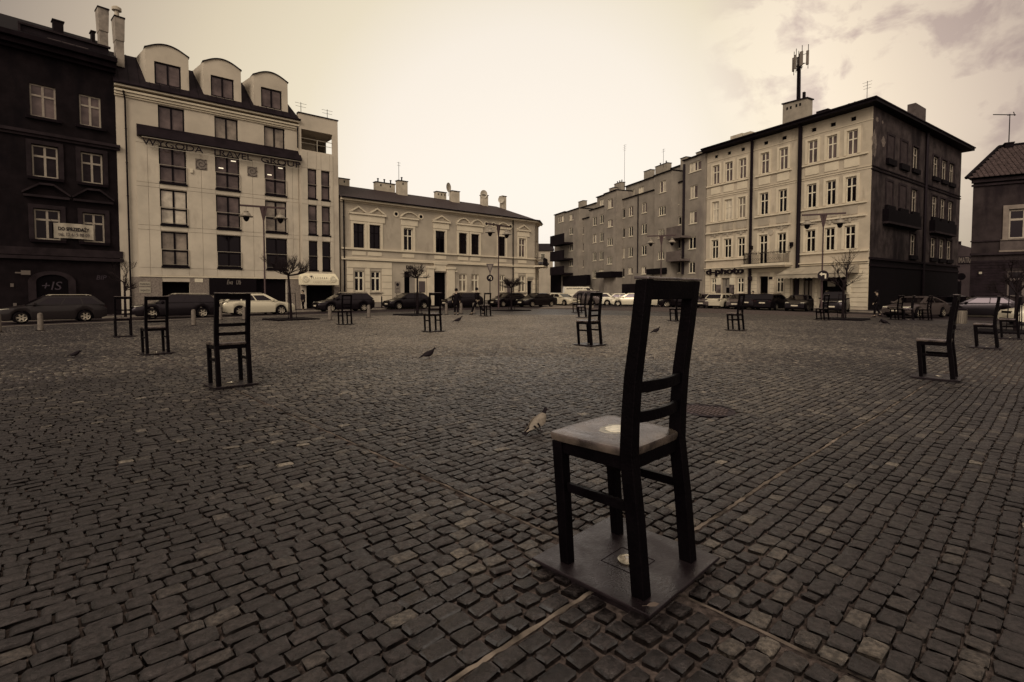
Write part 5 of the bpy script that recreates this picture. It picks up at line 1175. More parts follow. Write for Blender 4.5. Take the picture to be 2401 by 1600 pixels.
# telecom mast, bolted to the chimney but a thing of its own
xm = (x0 + x1) / 2 + .0; xm = D.S(ux1(965), 250, yb)
q = LD.pt(SD0 + xm, -yb); zm0 = zt0 - .1; zm1 = D.Z(ux1(990), vx1(135), yb)
M = empty('telecom_mast', (q.x, q.y, zm0), LD.rz, 'dark telecom mast with panel antennas rising from the corner tenement chimney', 'mast')
hM = zm1 - zm0
mb = MB().tube([(0, 0, 0), (0, 0, hM * .68), (.06, 0, hM)], [.19, .15, .12], 10)
for k in range(22): z = hM * .7 * k / 22; mb.tube([(-.06, -.16, z), (R.uniform(-.06, .2), -.19, z + .2)], .03, 5)
mb.tube([(-.17, -.06, 0), (-.18, -.06, hM*.72)], .035, 6).tube([(.14, -.14, hM*.1), (.15, -.12, hM*.8)], .03, 6)
for k in range(14): mb.tube([(R.uniform(-.35, .1), R.uniform(-.2, .2), hM * .70 + R.uniform(-.15, .35)), (R.uniform(-.1, .45), R.uniform(-.2, .2), hM * .70 + R.uniform(0, .5))], .035, 5)
mb.build('pole', dark_metal, M)
am = mat('antenna_grey', (.20, .17, .145), .5, noise=(2, .15))
for dx_, dy_, w_ in ((-.74, .1, .20), (-.40, .35, .20), (-.22, -.35, .16), (.34, -.25, .32), (.78, .1, .25)):
    z0 = hM * (.72 if dx_ > .2 else .69); o = MB().box(dx_ - w_/2, dx_ + w_/2, dy_ - .07, dy_ + .07, z0, z0 + 1.45).build('antenna_panel', am, M, bevel=.02)
    MB().tube([(dx_, dy_ + .12, z0 - .35), (dx_, dy_ + .12, z0 + 2.1)], .032, 6).tube([(0, 0, z0 + .25), (dx_, dy_ + .1, z0 + .25)], .03, 5).tube([(0, 0, z0 + 1.2), (dx_, dy_ + .1, z0 + 1.2)], .03, 5).build('bracket', dark_metal, o)
MB().box(.42, .45, -.05, .2, .2, .85).box(.60, .63, -.05, .2, .2, .85).box(.45, .60, -.05, .2, .82, .85).box(.45, .60, -.05, .2, .2, .23).build('cable_ladder', dark_metal, M)
# --- sooty flank
fr_ = empty('flank', (XD1, 0, 0), angR); fr_.parent = D.root; DR = Fac(fr_, LR, 0)
ux3 = lambda z: 1980 + z / 4.356
vx3 = lambda z: 200 + z / 4.356
vx4 = lambda z: 480 + z / 4.356
SR_ = lambda z, v=400: DR.S(ux3(z), v)
def ZR(*p): return sum(DR.Z(u, v) for u, v in p) / len(p)
rws = [(ZR((ux3(700), vx3(850)), (ux3(1080), vx3(1000))), ZR((ux3(700), vx3(625)), (ux3(1080), vx3(795)))),
       (ZR((ux3(690), vx3(1290)), (ux3(1065), vx3(1390))), ZR((ux3(690), vx3(1062)), (ux3(1065), vx3(1180)))),
       (ZR((ux3(670), vx4(515)), (ux3(1045), vx4(560))), ZR((ux3(670), vx4(300)), (ux3(1045), vx4(362)))),
       (ZR((ux3(645), vx4(930)), (ux3(1020), vx4(930))), ZR((ux3(645), vx4(740)), (ux3(1020), vx4(755))))]
cR_ = [(SR_(692), SR_(750)), (SR_(903), SR_(957)), (SR_(992), SR_(1042)), (SR_(1070), SR_(1118))]
blind = [(SR_(430), SR_(495)), (SR_(567), SR_(632))]
holes = [(a, b, *r_) for a, b in cR_ for r_ in rws]
zTR = z_topD
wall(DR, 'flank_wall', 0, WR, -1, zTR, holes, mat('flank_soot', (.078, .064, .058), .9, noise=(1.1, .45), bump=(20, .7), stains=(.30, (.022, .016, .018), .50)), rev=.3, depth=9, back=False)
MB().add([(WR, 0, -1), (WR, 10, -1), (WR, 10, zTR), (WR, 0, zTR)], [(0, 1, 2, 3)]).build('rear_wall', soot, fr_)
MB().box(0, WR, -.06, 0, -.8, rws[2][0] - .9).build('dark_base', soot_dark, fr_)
for k, r_ in enumerate(rws):
    for a, b in cR_:
        window(DR, a, b, *r_, mat('aged_white_frame', (.30, .25, .205), .6), glass_dark, y=.12, style='cross', fw=.10, mull=.12)
        MB().box(a - .2, b + .2, -.22, .02, r_[0] - .42, r_[0] - .02).build('sill', soot_dark, fr_)
        if k < 3: MB().box(a - .22, a - .03, -.06, 0, r_[0], r_[1] + .2).box(b + .03, b + .22, -.06, 0, r_[0], r_[1] + .2).box(a - .03, b + .03, -.06, 0, r_[1] + .03, r_[1] + .2).build('architrave', soot_trim, fr_)
    if k < 2:
        for a, b in blind:
            MB().box(a, b, -.015, 0, r_[0], r_[1]).build('blind_window', mat('flank_patch', (.075, .06, .056), .9, noise=(1.5, .3)), fr_)
            MB().box(a - .2, a - .0, -.07, 0, r_[0], r_[1] + .2).box(b, b + .2, -.07, 0, r_[0], r_[1] + .2).box(a, b, -.07, 0, r_[1] + .0, r_[1] + .2).build('architrave', soot_trim, fr_)
            MB().box(a - .25, b + .25, -.25, 0, r_[0] - .55, r_[0] - .02).build('sill', soot_dark, fr_)
bandlist(DR, 'string_course', [(rws[0][0] - 1.4, .12, .10), (rws[1][1] + .9, .1, .08), (rws[2][0] - .7, .2, .2), (rws[2][0] - 1.3, .2, .14)], 0, WR, soot)
# bricked-up bays and their dark parapets
for za, zb_ in ((400, 742), (885, 1110)):
    a, b = SR_(za), SR_(zb_); MB().box(a, b, -.5, 0, rws[1][0] - 1.55, rws[1][0] - .45).box(a + .1, b - .1, -.14, 0, rws[2][1] + .3, rws[1][0] - 1.6).build('bay_parapet', soot_dark, fr_)
    MB().box(a, b, -.54, -.02, rws[1][0] - 1.75, rws[1][0] - 1.56).build('parapet_ledge', soot_trim, fr_)
x = SR_(820); MB().tube([(x, -.16, -.3), (x, -.16, zTR)], .14, 8).build('drainpipe', letter_dark, fr_)
sm_ = mat('fallen_plaster', (.17, .14, .12), .9, noise=(6, .3))
for za, va, rr2, sq in ((298, 590, .50, 2.2), (390, 575, .42, 1.1), (290, 650, .28, 2.0), (318, 345, .3, .8), (375, 372, .16, .8)):
    x, z = SR_(za), ZR((ux3(za), vx3(va))); n = 16; MB().prism([(x + rr2 * (1 + R.uniform(-.3, .25)) * math.cos(6.28*i/n), z + sq * rr2 * (1 + R.uniform(-.3, .25)) * math.sin(6.28*i/n)) for i in range(n)], -.012, -.002).build('fallen_plaster_patch', sm_, fr_)
yb = 3.5; xa, xb = DR.S(ux3(590), 270, yb), DR.S(ux3(790), 270, yb); z1 = DR.Z(ux3(780), vx3(245), yb)
cc = MB().hexa([(xb - 3.4, yb - .4, z_e + .3), (xb, yb - .4, z_e + .3), (xb, yb + .4, z_e + .3), (xb - 3.4, yb + .4, z_e + .3)], [(xb - 3.4, yb - .4, z1), (xb, yb - .4, z1), (xb, yb + .4, z1), (xb - 3.4, yb + .4, z1)]).build('chimney', mat('block_dim', (.12, .10, .09), .85, noise=(2, .2)), fr_)
# shop awning on the front, folds away with the house
a, b = SD(1010), SD(1730); zt_, zb_ = D.Z(ux2(1400), vx2(885)), D.Z(ux2(1000), vx2(975), -2.0) 
zb2 = D.Z(ux2(1010), vx2(1003), -2.0)
mb = MB(); nx = 30; vs = []
for i in range(nx + 1):
    x = a + (b - a) * i / nx; sg_ = .05 * math.sin(i * 1.3) + .02 * math.sin(i*3.1); vs += [(x, -.05, zt_), (x, -1.1, (zt_ + zb_) / 2 - .06 + sg_), (x, -2.05, zb_ + sg_ * .6), (x, -2.07, zb_ - .42 + (.07 if i % 2 else 0))]
mb.add(vs, [(i*4+k, (i+1)*4+k, (i+1)*4+k+1, i*4+k+1) for i in range(nx) for k in range(3)]); mb.add([(b, -.05, zt_), (b, -2.05, zb_), (b, -.05, zb_)], [(0, 1, 2)])
ao = mb.build('awning', mat('awning_canvas', (.30, .255, .20), .8, noise=(1.2, .2)), D.root, smooth=True)
MB().tube([(a, -2.05, zb_ - .02), (b, -2.05, zb_ - .02)], .035, 6).tube([(a + .1, 0, zb_ - .2), (a + .1, -2.05, zb_ - .02)], .02, 5).tube([(b - .1, 0, zb_ - .2), (b - .1, -2.05, zb_ - .02)], .02, 5).build('awning_frame', steel, ao)
# ================================================================== grey stepped apartment blocks down the street
UE = lambda z: 1260 + z / 3.5636
VE = lambda z: 360 + z / 3.5636
def block(name, zx0, zx1, label, segs, wins, pipes=(), extra=None, group='grey rendered apartment blocks'):
    s0 = LE.S(UE(zx0), 560); f = building(name, LE, s0, label, group=group)
    S_ = lambda z: f.S(UE(z), 560)
    for seg in segs:          # (zoom x0, x1, zoom y of top at x0, at x1, projection)
        x0, x1 = f.S(UE(seg[0]), 560, -seg[4]), f.S(UE(seg[1]), 560, -seg[4]); zt = (f.Z(UE(seg[0]), VE(seg[2]), -seg[4]) + f.Z(UE(seg[1]), VE(seg[3]), -seg[4])) / 2; pr = seg[4]
        hs = []
        for w_ in wins:
            if seg[0] <= (w_[0] + w_[1]) / 2 <= seg[1] and w_[4] == pr:
                hs.append((f.S(UE(w_[0]), 560, -pr), f.S(UE(w_[1]), 560, -pr), f.Z(UE(w_[0]), VE(w_[3]), -pr), f.Z(UE(w_[0]), VE(w_[2]), -pr), w_))
        hs = [h for h in hs if h[0] > x0 and h[1] < x1 and h[3] < zt and h[3] - h[2] > .2]
        wall(f, 'wall', x0, x1, -1, zt, [h[:4] for h in hs], render_grey, y=-pr, rev=.2, depth=11 + pr)
        part(f, 'roof_edge', MB().box(x0 - .05, x1 + .05, -pr - .18, 11, zt + .003, zt + .14), roof_dark)
        for h in hs:
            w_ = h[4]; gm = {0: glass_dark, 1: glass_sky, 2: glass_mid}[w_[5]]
            wo = window(f, h[0], h[1], h[2], h[3], white_frame, gm, y=-pr + .08, style=w_[6] if len(w_) > 6 else 'two', fw=.09, mull=.10)
            if w_[5] == 1:
                wo.children[0].data.materials[0] = glass_mid; xc = (h[0] + h[1]) / 2
                MB().box(xc + .07 if w_[0] % 2 else h[0] + .1, h[1] - .1 if w_[0] % 2 else xc - .07, -pr + .121, -pr + .124, h[2] + .1, h[3] - .1).build('sheen_sash', glass_sky, wo)  # brighter half of the pane: sky sheen put into its colour
            MB().box(h[0] - .08, h[1] + .08, -pr - .08, -pr + .07, h[2] - .08, h[2] - .005).build('sill', sign_white, wo)
    for z_, t_, b_, pr, r_ in pipes:
        x = f.S(UE(z_), 560, -pr); part(f, 'drainpipe', MB().tube([(x, -pr - .1, f.Z(UE(z_), VE(b_), -pr)), (x, -pr - .1, f.Z(UE(z_), VE(t_), -pr))], r_, 6), letter_dark, smooth=True)
    return f
PJ = 1.1
w1 = []
for cx, rows_ in (((693, 730), ((470, 548), (632, 710), (795, 877), (960, 1037))), ((762, 798), ((448, 530), (615, 697), (785, 868), (955, 1010))), ((872, 912), ((417, 503), (593, 678), (770, 853), (948, 1010))), ((942, 975), ((398, 468), (580, 648), (762, 832), (942, 970)))):
    for i, (t_, b_) in enumerate(rows_): w1.append((*cx, t_, b_, 0, [1, 0, 2, 0, 0, 2, 0, 0, 0, 0, 0, 0, 0, 0, 0, 0][(i + int(cx[0])) % 5]))
w1 += [(1017, 1070, 240, 335, PJ, 1), (1012, 1068, 450, 525, PJ, 0, 'three'), (1010, 1060, 640, 710, PJ, 0, 'three'), (1010, 1060, 825, 890, PJ, 0, 'three')]
w1 += [(1262, 1360, 90, 168, .25, 1, 'three'), (1272, 1332, 278, 385, .25, 1), (1270, 1330, 490, 592, .25, 1), (1265, 1325, 703, 802, .25, 0), (1268, 1320, 910, 1002, .25, 0)]
w1 += [(1143, 1178, 345, 435, 0, 0), (1150, 1200, 535, 605, 0, 0), (1150, 1195, 720, 800, 0, 0), (1150, 1195, 905, 1000, 0, 0)]
E1 = block('apartment_block', 668, 1392, 'grey apartment block joined to the cream corner tenement, with concrete balconies', [(975, 1116, 192, 148, PJ), (1212, 1392, 65, 10, .25), (1117, 1211, 268, 240, 0), (669, 974, 403, 312, 0)], w1,
           [(667, 400, 1140, 0, .11), (843, 362, 1000, 0, .08), (1224, 95, 1010, .25, .16), (1120, 260, 1000, 0, .07)])
def seg_attic(f, z0, z1, t0, t1, back, wins, m=render_grey):
    x0, x1 = f.S(UE(z0), 500, back), f.S(UE(z1), 500, back); zt = (f.Z(UE(z0), VE(t0), back) + f.Z(UE(z1), VE(t1), back)) / 2
    zb = zt - 3.4; hs = [(f.S(UE(a), 500, back), f.S(UE(b), 500, back), f.Z(UE(a), VE(d), back), f.Z(UE(a), VE(c), back)) for a, b, c, d, _ in wins]
    hs = [h for h in hs if h[0] > x0 and h[1] < x1 and h[2] > zb and h[3] < zt]
    wall(f, 'attic_wall', x0, x1, zb, zt, hs, m, y=back, rev=.2, depth=6)
    part(f, 'roof_edge', MB().box(x0 - .1, x1 + .1, back - .2, back + 6, zt + .003, zt + .14), roof_dark)
    for h in hs: window(f, *h, white_frame, glass_sky, y=back + .08, style='two', fw=.09)
seg_attic(E1, 737, 975, 283, 200, 1.6, [(768, 812, 312, 365, 0), (843, 888, 287, 345, 0)])
seg_attic(E1, 1117, 1215, 125, 108, 2.2, [])
for z0, z1, t, y in ((908, 962, 158, 4), (1003, 1100, 118, 4), (1215, 1260, 50, 2), (1345, 1385, 3, 2)):
    x0, x1 = E1.S(UE(z0), 420, y), E1.S(UE(z1), 420, y); chimney(E1, (x0+x1)/2, y, x1 - x0, .8, 11, E1.Z(UE(z0), VE(t), y), m=mat('block_grey', (.27, .23, .19), .85, noise=(1.5, .15)), pots=2 if z0 == 1003 else 0)
aerial(E1, E1.S(UE(1052), 400, 3), 3, E1.Z(UE(1052), VE(118), 3), 2.6, 2, L_=.4); aerial(E1, E1.S(UE(728), 400, 3), 3, E1.Z(UE(728), VE(270), 3) - 1, 7.5, 4, L_=.5)
for t_, b_ in ((620, 700), (822, 888)):
    x0, x1 = E1.S(UE(1085), 560, -1.6), E1.S(UE(1205), 560, -1.6); z1, z0 = E1.Z(UE(1110), VE(t_), -1.6), E1.Z(UE(1110), VE(b_), -1.6)
    o = part(E1, 'balcony', MB().box(x0, x1, -1.75, -1.65, z0, z1).box(x0, x0 + .1, -1.64, -.01, z0, z1).box(x0, x1, -1.75, -.01, z0 - .25, z0 - .003), mat('balcony_concrete', (.15, .125, .11), .9, noise=(1, .2)))
x0, x1 = E1.S(UE(925), 640, -1), E1.S(UE(1088), 640, -1); part(E1, 'entrance_canopy', MB().box(x0, x1, -1.3, 0, E1.Z(UE(1000), VE(1010), -1), E1.Z(UE(1000), VE(962), -1)), soot_dark)
part(E1, 'shopfront_band', MB().box(E1.S(UE(672), 660), E1.S(UE(1205), 660), -.08, -.004, -.6, E1.Z(UE(800), VE(1090))), soot)
w2 = [(588, 628, 388, 465, PJ, 1), (588, 628, 560, 620, PJ, 1), (585, 628, 712, 775, PJ, 0, 'three'), (585, 625, 868, 928, PJ, 0, 'three')]
for cx, rows_ in (((463, 493), ((535, 607), (680, 750), (830, 900), (975, 1045))), ((520, 552), ((517, 590), (667, 740), (822, 893), (970, 985)))):
    for i, (t_, b_) in enumerate(rows_): w2.append((*cx, t_, b_, 0, 1 if (i, cx[0]) == (1, 463) else 0))
E2 = block('apartment_block', 436, 666, 'middle grey apartment block between its taller neighbours, with a low dark entrance canopy', [(436, 558, 485, 440, 0), (559, 660, 345, 308, PJ)], w2, [(655, 330, 1140, 0, .10)])
seg_attic(E2, 498, 580, 370, 345, 1.4, [(520, 555, 390, 440, 0)])
for z0, z1, t, y in ((618, 655, 300, 3), (660, 715, 262, 4)):
    x0, x1 = E2.S(UE(z0), 440, y), E2.S(UE(z1), 440, y); chimney(E2, (x0+x1)/2, y, x1 - x0, .8, 11, E2.Z(UE(z0), VE(t), y), m=mat('block_grey', (.27, .23, .19), .85), pots=3 if z0 == 660 else 0)
x0, x1 = E2.S(UE(515), 640, -1.5), E2.S(UE(640), 640, -1.5); part(E2, 'entrance_canopy', MB().box(x0, x1, -2.0, 0, E2.Z(UE(560), VE(1040), -1.5), E2.Z(UE(560), VE(992), -1.5)), soot_dark); part(E2, 'entrance_door', MB().box(E2.S(UE(578), 660), E2.S(UE(618), 660), -.05, -.003, -.6, 2.4), black)
w3 = []
for cx, rows_ in (((363, 388), ((614, 682), (752, 820), (889, 953))), ((410, 435), ((602, 672), (744, 812), (882, 946)))):
    for i, (t_, b_) in enumerate(rows_): w3.append((*cx, t_, b_, 0, 0))
w3 += [(268, 300, 514, 565, .8, 1), (268, 298, 628, 682, .8, 0), (268, 298, 765, 818, .8, 0), (268, 298, 895, 945, .8, 0), (175, 220, 532, 582, .8, 1, 'three'), (192, 216, 780, 822, 0, 0), (180, 205, 640, 690, 0, 0)]
E3 = block('apartment_block', 143, 434, 'farthest grey apartment block with stacked corner balconies and a dark shop canopy', [(346, 434, 565, 532, 0), (232, 345, 492, 465, .8), (143, 231, 515, 494, .8)], w3, [(346, 560, 1010, 0, .10)])
seg_attic(E3, 300, 495, 470, 425, 2.5, [])
x0, x1 = E3.S(UE(358), 480, 3), E3.S(UE(398), 480, 3); chimney(E3, (x0+x1)/2, 3, x1-x0, .8, 11, E3.Z(UE(358), VE(410), 3), m=mat('block_grey', (.27, .23, .19), .85))
for t_, b_ in ((690, 760), (822, 888), (950, 1005)):
    x0, x1 = E3.S(UE(112), 560, -2.6), E3.S(UE(225), 560, -2.6); z1, z0 = E3.Z(UE(130), VE(t_), -2.6), E3.Z(UE(130), VE(b_), -2.6); part(E3, 'balcony', MB().box(x0, x1, -2.75, -2.6, z0, z1).box(x0, x0 + .12, -2.6, -.9, z0, z1).box(x0, x1, -2.75, -.9, z0 - .3, z0 - .003), soot)
x0, x1 = E3.S(UE(235), 650, -1), E3.S(UE(438), 650, -1); part(E3, 'shop_canopy', MB().box(x0, x1, -1.6, -.82, E3.Z(UE(330), VE(1105), -1), E3.Z(UE(330), VE(1022), -1)), soot_dark)
part(E3, 'shopfront_band', MB().box(E3.S(UE(145), 660), E3.S(UE(232), 660), -.9, -.81, -.6, E3.Z(UE(180), VE(1005))), soot_dark)
# low dark houses farther along, beyond the cream house
def far_house(u0, u1, v_top, Y, label, m, gable=True, v_eave=None):
    p0, p1 = atY(u0, Y), atY(u1, Y); w_ = (p1 - p0).length; r = empty('distant_house', (p0.x, p0.y, 0), 0, label, 'house', 'low houses down the far street')
    ze = zat((u0+u1)/2, v_eave or v_top + 20, Y); zt = zat((u0+u1)/2, v_top, Y)
    MB().box(0, w_, 0, 8, -1, ze).build('wall', m, r)
    MB().hexa([(-.3, -.4, ze + .01), (w_ + .3, -.4, ze + .01), (w_ + .3, 8.4, ze + .01), (-.3, 8.4, ze + .01)], [(-.2, 3.6, zt), (w_ + .2, 3.6, zt), (w_ + .2, 4.4, zt), (-.2, 4.4, zt)]).build('roof', roof_tin, r)
    f = Fac(r, LB, 0)
    mb = MB()
    for k in range(max(1, int(w_ / 3))):
        x = 1.0 + k * 3; 
        if x + 1 < w_: window(f, x, x + .9, ze - 2.0, ze - .6, white_frame, glass_dark, y=-.06, style='two', fw=.08)
    return r
far_house(1258, 1296, 568, 118, 'low dark-roofed house seen in the gap beyond the cream house', plaster_mid, v_eave=588)
far_house(1262, 1284, 612, 98, 'small pale house end just past the corner of the cream house', plaster_mid, v_eave=620)
# ================================================================== tiled-roof house at the right edge
Fh = building('tiled_house', LF, 0, 'dark brick-based house at the right edge with a steep tiled roof')
ux5 = lambda z: 2180 + z / 5.6
vx5 = lambda z: 480 + z / 5.6
z_eF = (Fh.Z(2276, 420) + Fh.Z(2400, 409)) / 2; z_sF = (Fh.Z(2276, 597) + Fh.Z(2400, 594)) / 2
wx0 = Fh.S(2356, 520); wx1 = Fh.S(2356, 520) + 1.75
wz1, wz0 = Fh.Z(2375, 492), Fh.Z(2375, 560)
gx0_, gz1, gz0 = Fh.S(2362, 660), Fh.Z(2370, 635), Fh.Z(2370, 696)
WF = 22.0
hs = []
k = 0
for off in (0, 4.6, 9.2, 13.8): hs += [(wx0 + .22 + off, wx0 + 1.95 + off, wz0, wz1), (gx0_ + off, gx0_ + 1.8 + off, gz0, gz1)]
wall(Fh, 'wall', 0, WF, -1, z_eF, hs, mat('old_render', (.062, .050, .046), .9, noise=(1, .3), bump=(25, .5), stains=(.8, (.03, .022, .025), .52)), rev=.22, depth=9, back=False)
SK = 3.4
part(Fh, 'side_wall', MB().add([(0, 0, -1), (0, 0, z_eF), (SK, 9, z_eF), (SK, 9, -1), (WF, 9, -1), (WF, 9, z_eF), (WF, 0, -1), (WF, 0, z_eF)], [(0, 1, 2, 3), (3, 2, 5, 4), (4, 5, 7, 6)]), brick_dark)
part(Fh, 'brick_base', rustic(0, WF, [(h[0] - .12, h[1] + .12, h[2] - .2, h[3] + .1) for h in hs], 0, -.6, z_sF - .45, 22), brick_dark)
for i, h in enumerate(hs):
    up = i % 2 == 0
    window(Fh, *h, mat('aged_white_frame', (.30, .25, .205), .6) if up else mat('dim_frame', (.15, .125, .11), .6), glass_dark, y=.10, style='cross', fw=.11, tr=.66, mull=.15)
    if up:
        a, b, c, d = h; part(Fh, 'architrave', MB().box(a - .34, a - .03, -.10, 0, c - .04, d + .34).box(b + .03, b + .34, -.10, 0, c - .04, d + .34).box(a - .03, b + .03, -.10, 0, d + .04, d + .34), mat('trim_dim', (.20, .165, .14), .85, noise=(2, .2)))
        part(Fh, 'apron_panel', MB().box(a - .45, b + .45, -.08, 0, z_sF + .25, c - .12), mat('trim_dim2', (.12, .10, .088), .85, noise=(2, .2))); part(Fh, 'sill', MB().box(a - .45, b + .45, -.16, 0, c - .10, c - .045).box(a - .5, b + .5, -.12, 0, z_sF + .12, z_sF + .24), mat('trim_dim', (.20, .165, .14), .85))
bandlist(Fh, 'string_course', [(z_sF, .16, .22), ((wz0 + z_sF) / 2 + .45, .1, .12)], -.05, WF, soot_trim)
bandlist(Fh, 'cornice', [(z_eF - .55, .14, .15), (z_eF - .25, .24, .32)], -.1, WF, soot_trim)
ridge = Fh.Z(2350, 346, 4.5)
rx = Fh.S(2342, 350, 4.5)
roofF = part(Fh, 'roof', MB().add([(-.45, -.6, z_eF - .05), (WF, -.6, z_eF - .05), (WF, 4.5, ridge), (rx, 4.5, ridge), (SK - .3, 9.6, z_eF - .05), (WF, 9.6, z_eF - .05)], [(0, 1, 2, 3), (0, 3, 4), (4, 3, 2, 5), (0, 4, 5, 1)]), roof_dark)
tl = MB(); ntr = 20
for j in range(ntr):
    f0, f1 = j / ntr, (j + 1) / ntr; y0, y1 = -.6 + 5.1 * f0, -.6 + 5.1 * f1; z0, z1 = z_eF - .05 + (ridge - z_eF + .05) * f0, z_eF - .05 + (ridge - z_eF + .05) * f1
    xs0 = -.45 + (rx + .45) * f0 + .1; x = xs0 + (.14 if j % 2 else 0)
    while x < WF - .3:
        tl.add([(x, y0 - .03, z0 + .10), (x + .13, y0 - .06, z0 + .07), (x + .26, y0 - .03, z0 + .10), (x + .26, y1, z1 + .05), (x, y1, z1 + .05), (x + .13, y1, z1 + .03), (x, y0 - .02, z0 + .03), (x + .13, y0 - .06, z0 + .01), (x + .26, y0 - .02, z0 + .03)], [(0, 1, 5, 4), (1, 2, 3, 5), (0, 6, 7, 1), (1, 7, 8, 2)]); x += .29
tl.build('roof_tiles', mat('clay_tiles', (.105, .078, .070), .6, noise=(4, .35)), roofF)
MB().tube([(-.5, -.6, z_eF + .02), (rx, 4.5, ridge + .06)], .14, 6).tube([(rx, 4.5, ridge + .08), (WF, 4.5, ridge + .08)], .13, 6).build('ridge_tiles', roof_dark, roofF, smooth=True)
x = Fh.S(2365, 345, 4.3); o = chimney(Fh, x, 4.3, .5, .5, ridge - .3, Fh.Z(2365, 338, 4.3), m=soot)
aerial(Fh, x, 4.3, Fh.Z(2365, 338, 4.3), Fh.Z(2365, 268, 4.3) - Fh.Z(2365, 338, 4.3), 1, L_=.15, r=.03)
xx = x + .25; zz = Fh.Z(2365, 272, 4.3); part(Fh, 'tv_aerial', MB().tube([(xx + .1, 4.3, zz), (xx - 1.3, 4.1, zz + .22)], .035, 6).tube([(xx, 4.1, zz - .1), (xx, 4.5, zz + .3)], .03, 6), dark_metal)
part(Fh, 'wall_lamp', MB().box(Fh.S(2294, 640), Fh.S(2301, 640), -.2, -.06, Fh.Z(2297, 643), Fh.Z(2297, 638)), mat('plate_grey', (.30, .26, .21), .6))
# grey end wall in the street gap, its sign, and the rooftops behind it
gY = 66.0
p0, p1 = atY(2222, gY), atY(2290, gY); w_ = (p1 - p0).length
G_ = empty('side_street_house', (p0.x, p0.y, 0), -.12, 'grey blank-walled low house in the gap between the corner tenement and the tiled house', 'house')
zl_, zr2 = zat(2238, 573, gY), zat(2272, 583, gY)
MB().add([(0, 0, -1), (w_, 0, -1), (w_, 0, zr2 - .3), (0, 0, zl_ + .3), (0, 9, -1), (w_, 9, -1), (w_, 9, zr2 - .3), (0, 9, zl_ + .3)], [(0, 1, 2, 3), (1, 5, 6, 2), (5, 4, 7, 6), (4, 0, 3, 7), (3, 2, 6, 7)]).build('wall', mat('gap_render', (.085, .068, .066), .9, noise=(.6, .2)), G_)
sx = (2238 - 2222) / 68 * w_; sx1 = (2272 - 2222) / 68 * w_; z1, z0 = zat(2250, 604, gY), zat(2250, 617, gY)
so2 = MB().box(sx, sx1, -.12, -.02, z0 - .1, z1 + .1).build('wall_sign', letter_dark, G_)
tm = MB(); text_into(tm, 'IMATRA', 1, lambda x, y, d: (x + sx + .12, -.125 - d, y + z0), depth=.01, width=sx1 - sx - .24, height=z1 - z0, bold=.02); tm.build('lettering', mat('sign_dim', (.16, .135, .115), .6), so2)
for k, (u0, u1, vt) in enumerate(((2233, 2241, 528), (2242, 2247, 540), (2247, 2253, 548), (2257, 2260, 545), (2261, 2264, 547))):
    a, b = (u0 - 2222) / 68 * w_, (u1 - 2222) / 68 * w_; MB().box(a, b, 3 + k * .1, 4 + k * .1, zr2 - 1.5, zat(u0, vt, gY + 3)).build('chimney', soot, G_)
MB().box(.5, w_, 3.5, 4.4, zr2 - 1, zat(2260, 566, gY + 3)).build('roof_parapet', soot, G_)
MB().box((2236-2222)/68*w_, (2249-2222)/68*w_, -.06, -.003, -.8, zat(2240, 660, gY)).build('doorway', black, G_)
# ================================================================== cars
def car_paint(name, col, metal=.0, rough=.3): return mat(name, col, rough, metal=metal, spec=.3, coat=.25 if col[0] > .2 else .06)
p_black = car_paint('black_paint', (.012, .009, .011)); p_dark = car_paint('dark_paint', (.018, .014, .016)); p_silver = car_paint('silver_paint', (.62, .55, .43), .35, .32)
p_grey = car_paint('grey_paint', (.12, .10, .088), .4); p_white = car_paint('white_paint', (.68, .61, .49)); p_pale = car_paint('pale_paint', (.34, .29, .23), .3)
tyre_m = mat('tyre', (.010, .008, .009), .85); rim_m = mat('alloy', (.44, .38, .31), .3, metal=.7); car_glass = mat('car_glass', (.008, .006, .008), .04, spec=.4)
lamp_m = mat('headlamp', (.55, .50, .40), .1, spec=.8, coat=1); tail_m = mat('tail_lamp', (.05, .022, .022), .2); trim_m = mat('car_trim', (.014, .011, .012), .5); plate_m = mat('number_plate', (.55, .48, .38), .5); chrome = mat('chrome', (.6, .53, .43), .15, metal=.9)
SPEC = {  # L, W, H, wheelbase, profile of the bonnet/boot line (x from front +), glasshouse (x_ws_base, x_roof_front, x_roof_rear, x_rear_base), belt z
 'estate': (4.58, 1.80, 1.47, 2.62, [(2.29, .62), (2.2, .74), (1.25, .92), (1.0, .95), (-2.1, .99), (-2.29, .80)], (1.15, .35, -1.72, -2.20), .94, 3),
 'hatch': (4.15, 1.75, 1.46, 2.52, [(2.08, .62), (2.0, .74), (1.15, .92), (.9, .95), (-1.95, 1.0), (-2.08, .82)], (1.08, .22, -1.30, -1.95), .94, 2),
 'saloon': (4.60, 1.78, 1.42, 2.68, [(2.30, .60), (2.2, .72), (1.2, .90), (.95, .93), (-1.5, .97), (-2.15, .98), (-2.30, .84)], (1.10, .25, -.95, -1.75), .93, 2),
 'coupe': (4.90, 1.87, 1.40, 2.85, [(2.45, .58), (2.32, .72), (1.2, .88), (.95, .91), (-1.5, .97), (-2.3, .93), (-2.45, .78)], (1.15, .20, -.75, -1.95), .92, 2),
 'suv': (4.45, 1.84, 1.70, 2.65, [(2.22, .75), (2.15, .92), (1.2, 1.05), (.95, 1.07), (-2.05, 1.10), (-2.22, .92)], (1.10, .50, -1.75, -2.12), 1.06, 3),
 'van': (5.6, 1.95, 2.45, 3.4, [(2.8, .75), (2.72, .95), (2.0, 1.15), (1.8, 1.25), (-2.75, 1.30), (-2.8, 1.2)], (2.05, 1.15, -2.74, -2.79), 1.25, 0)}
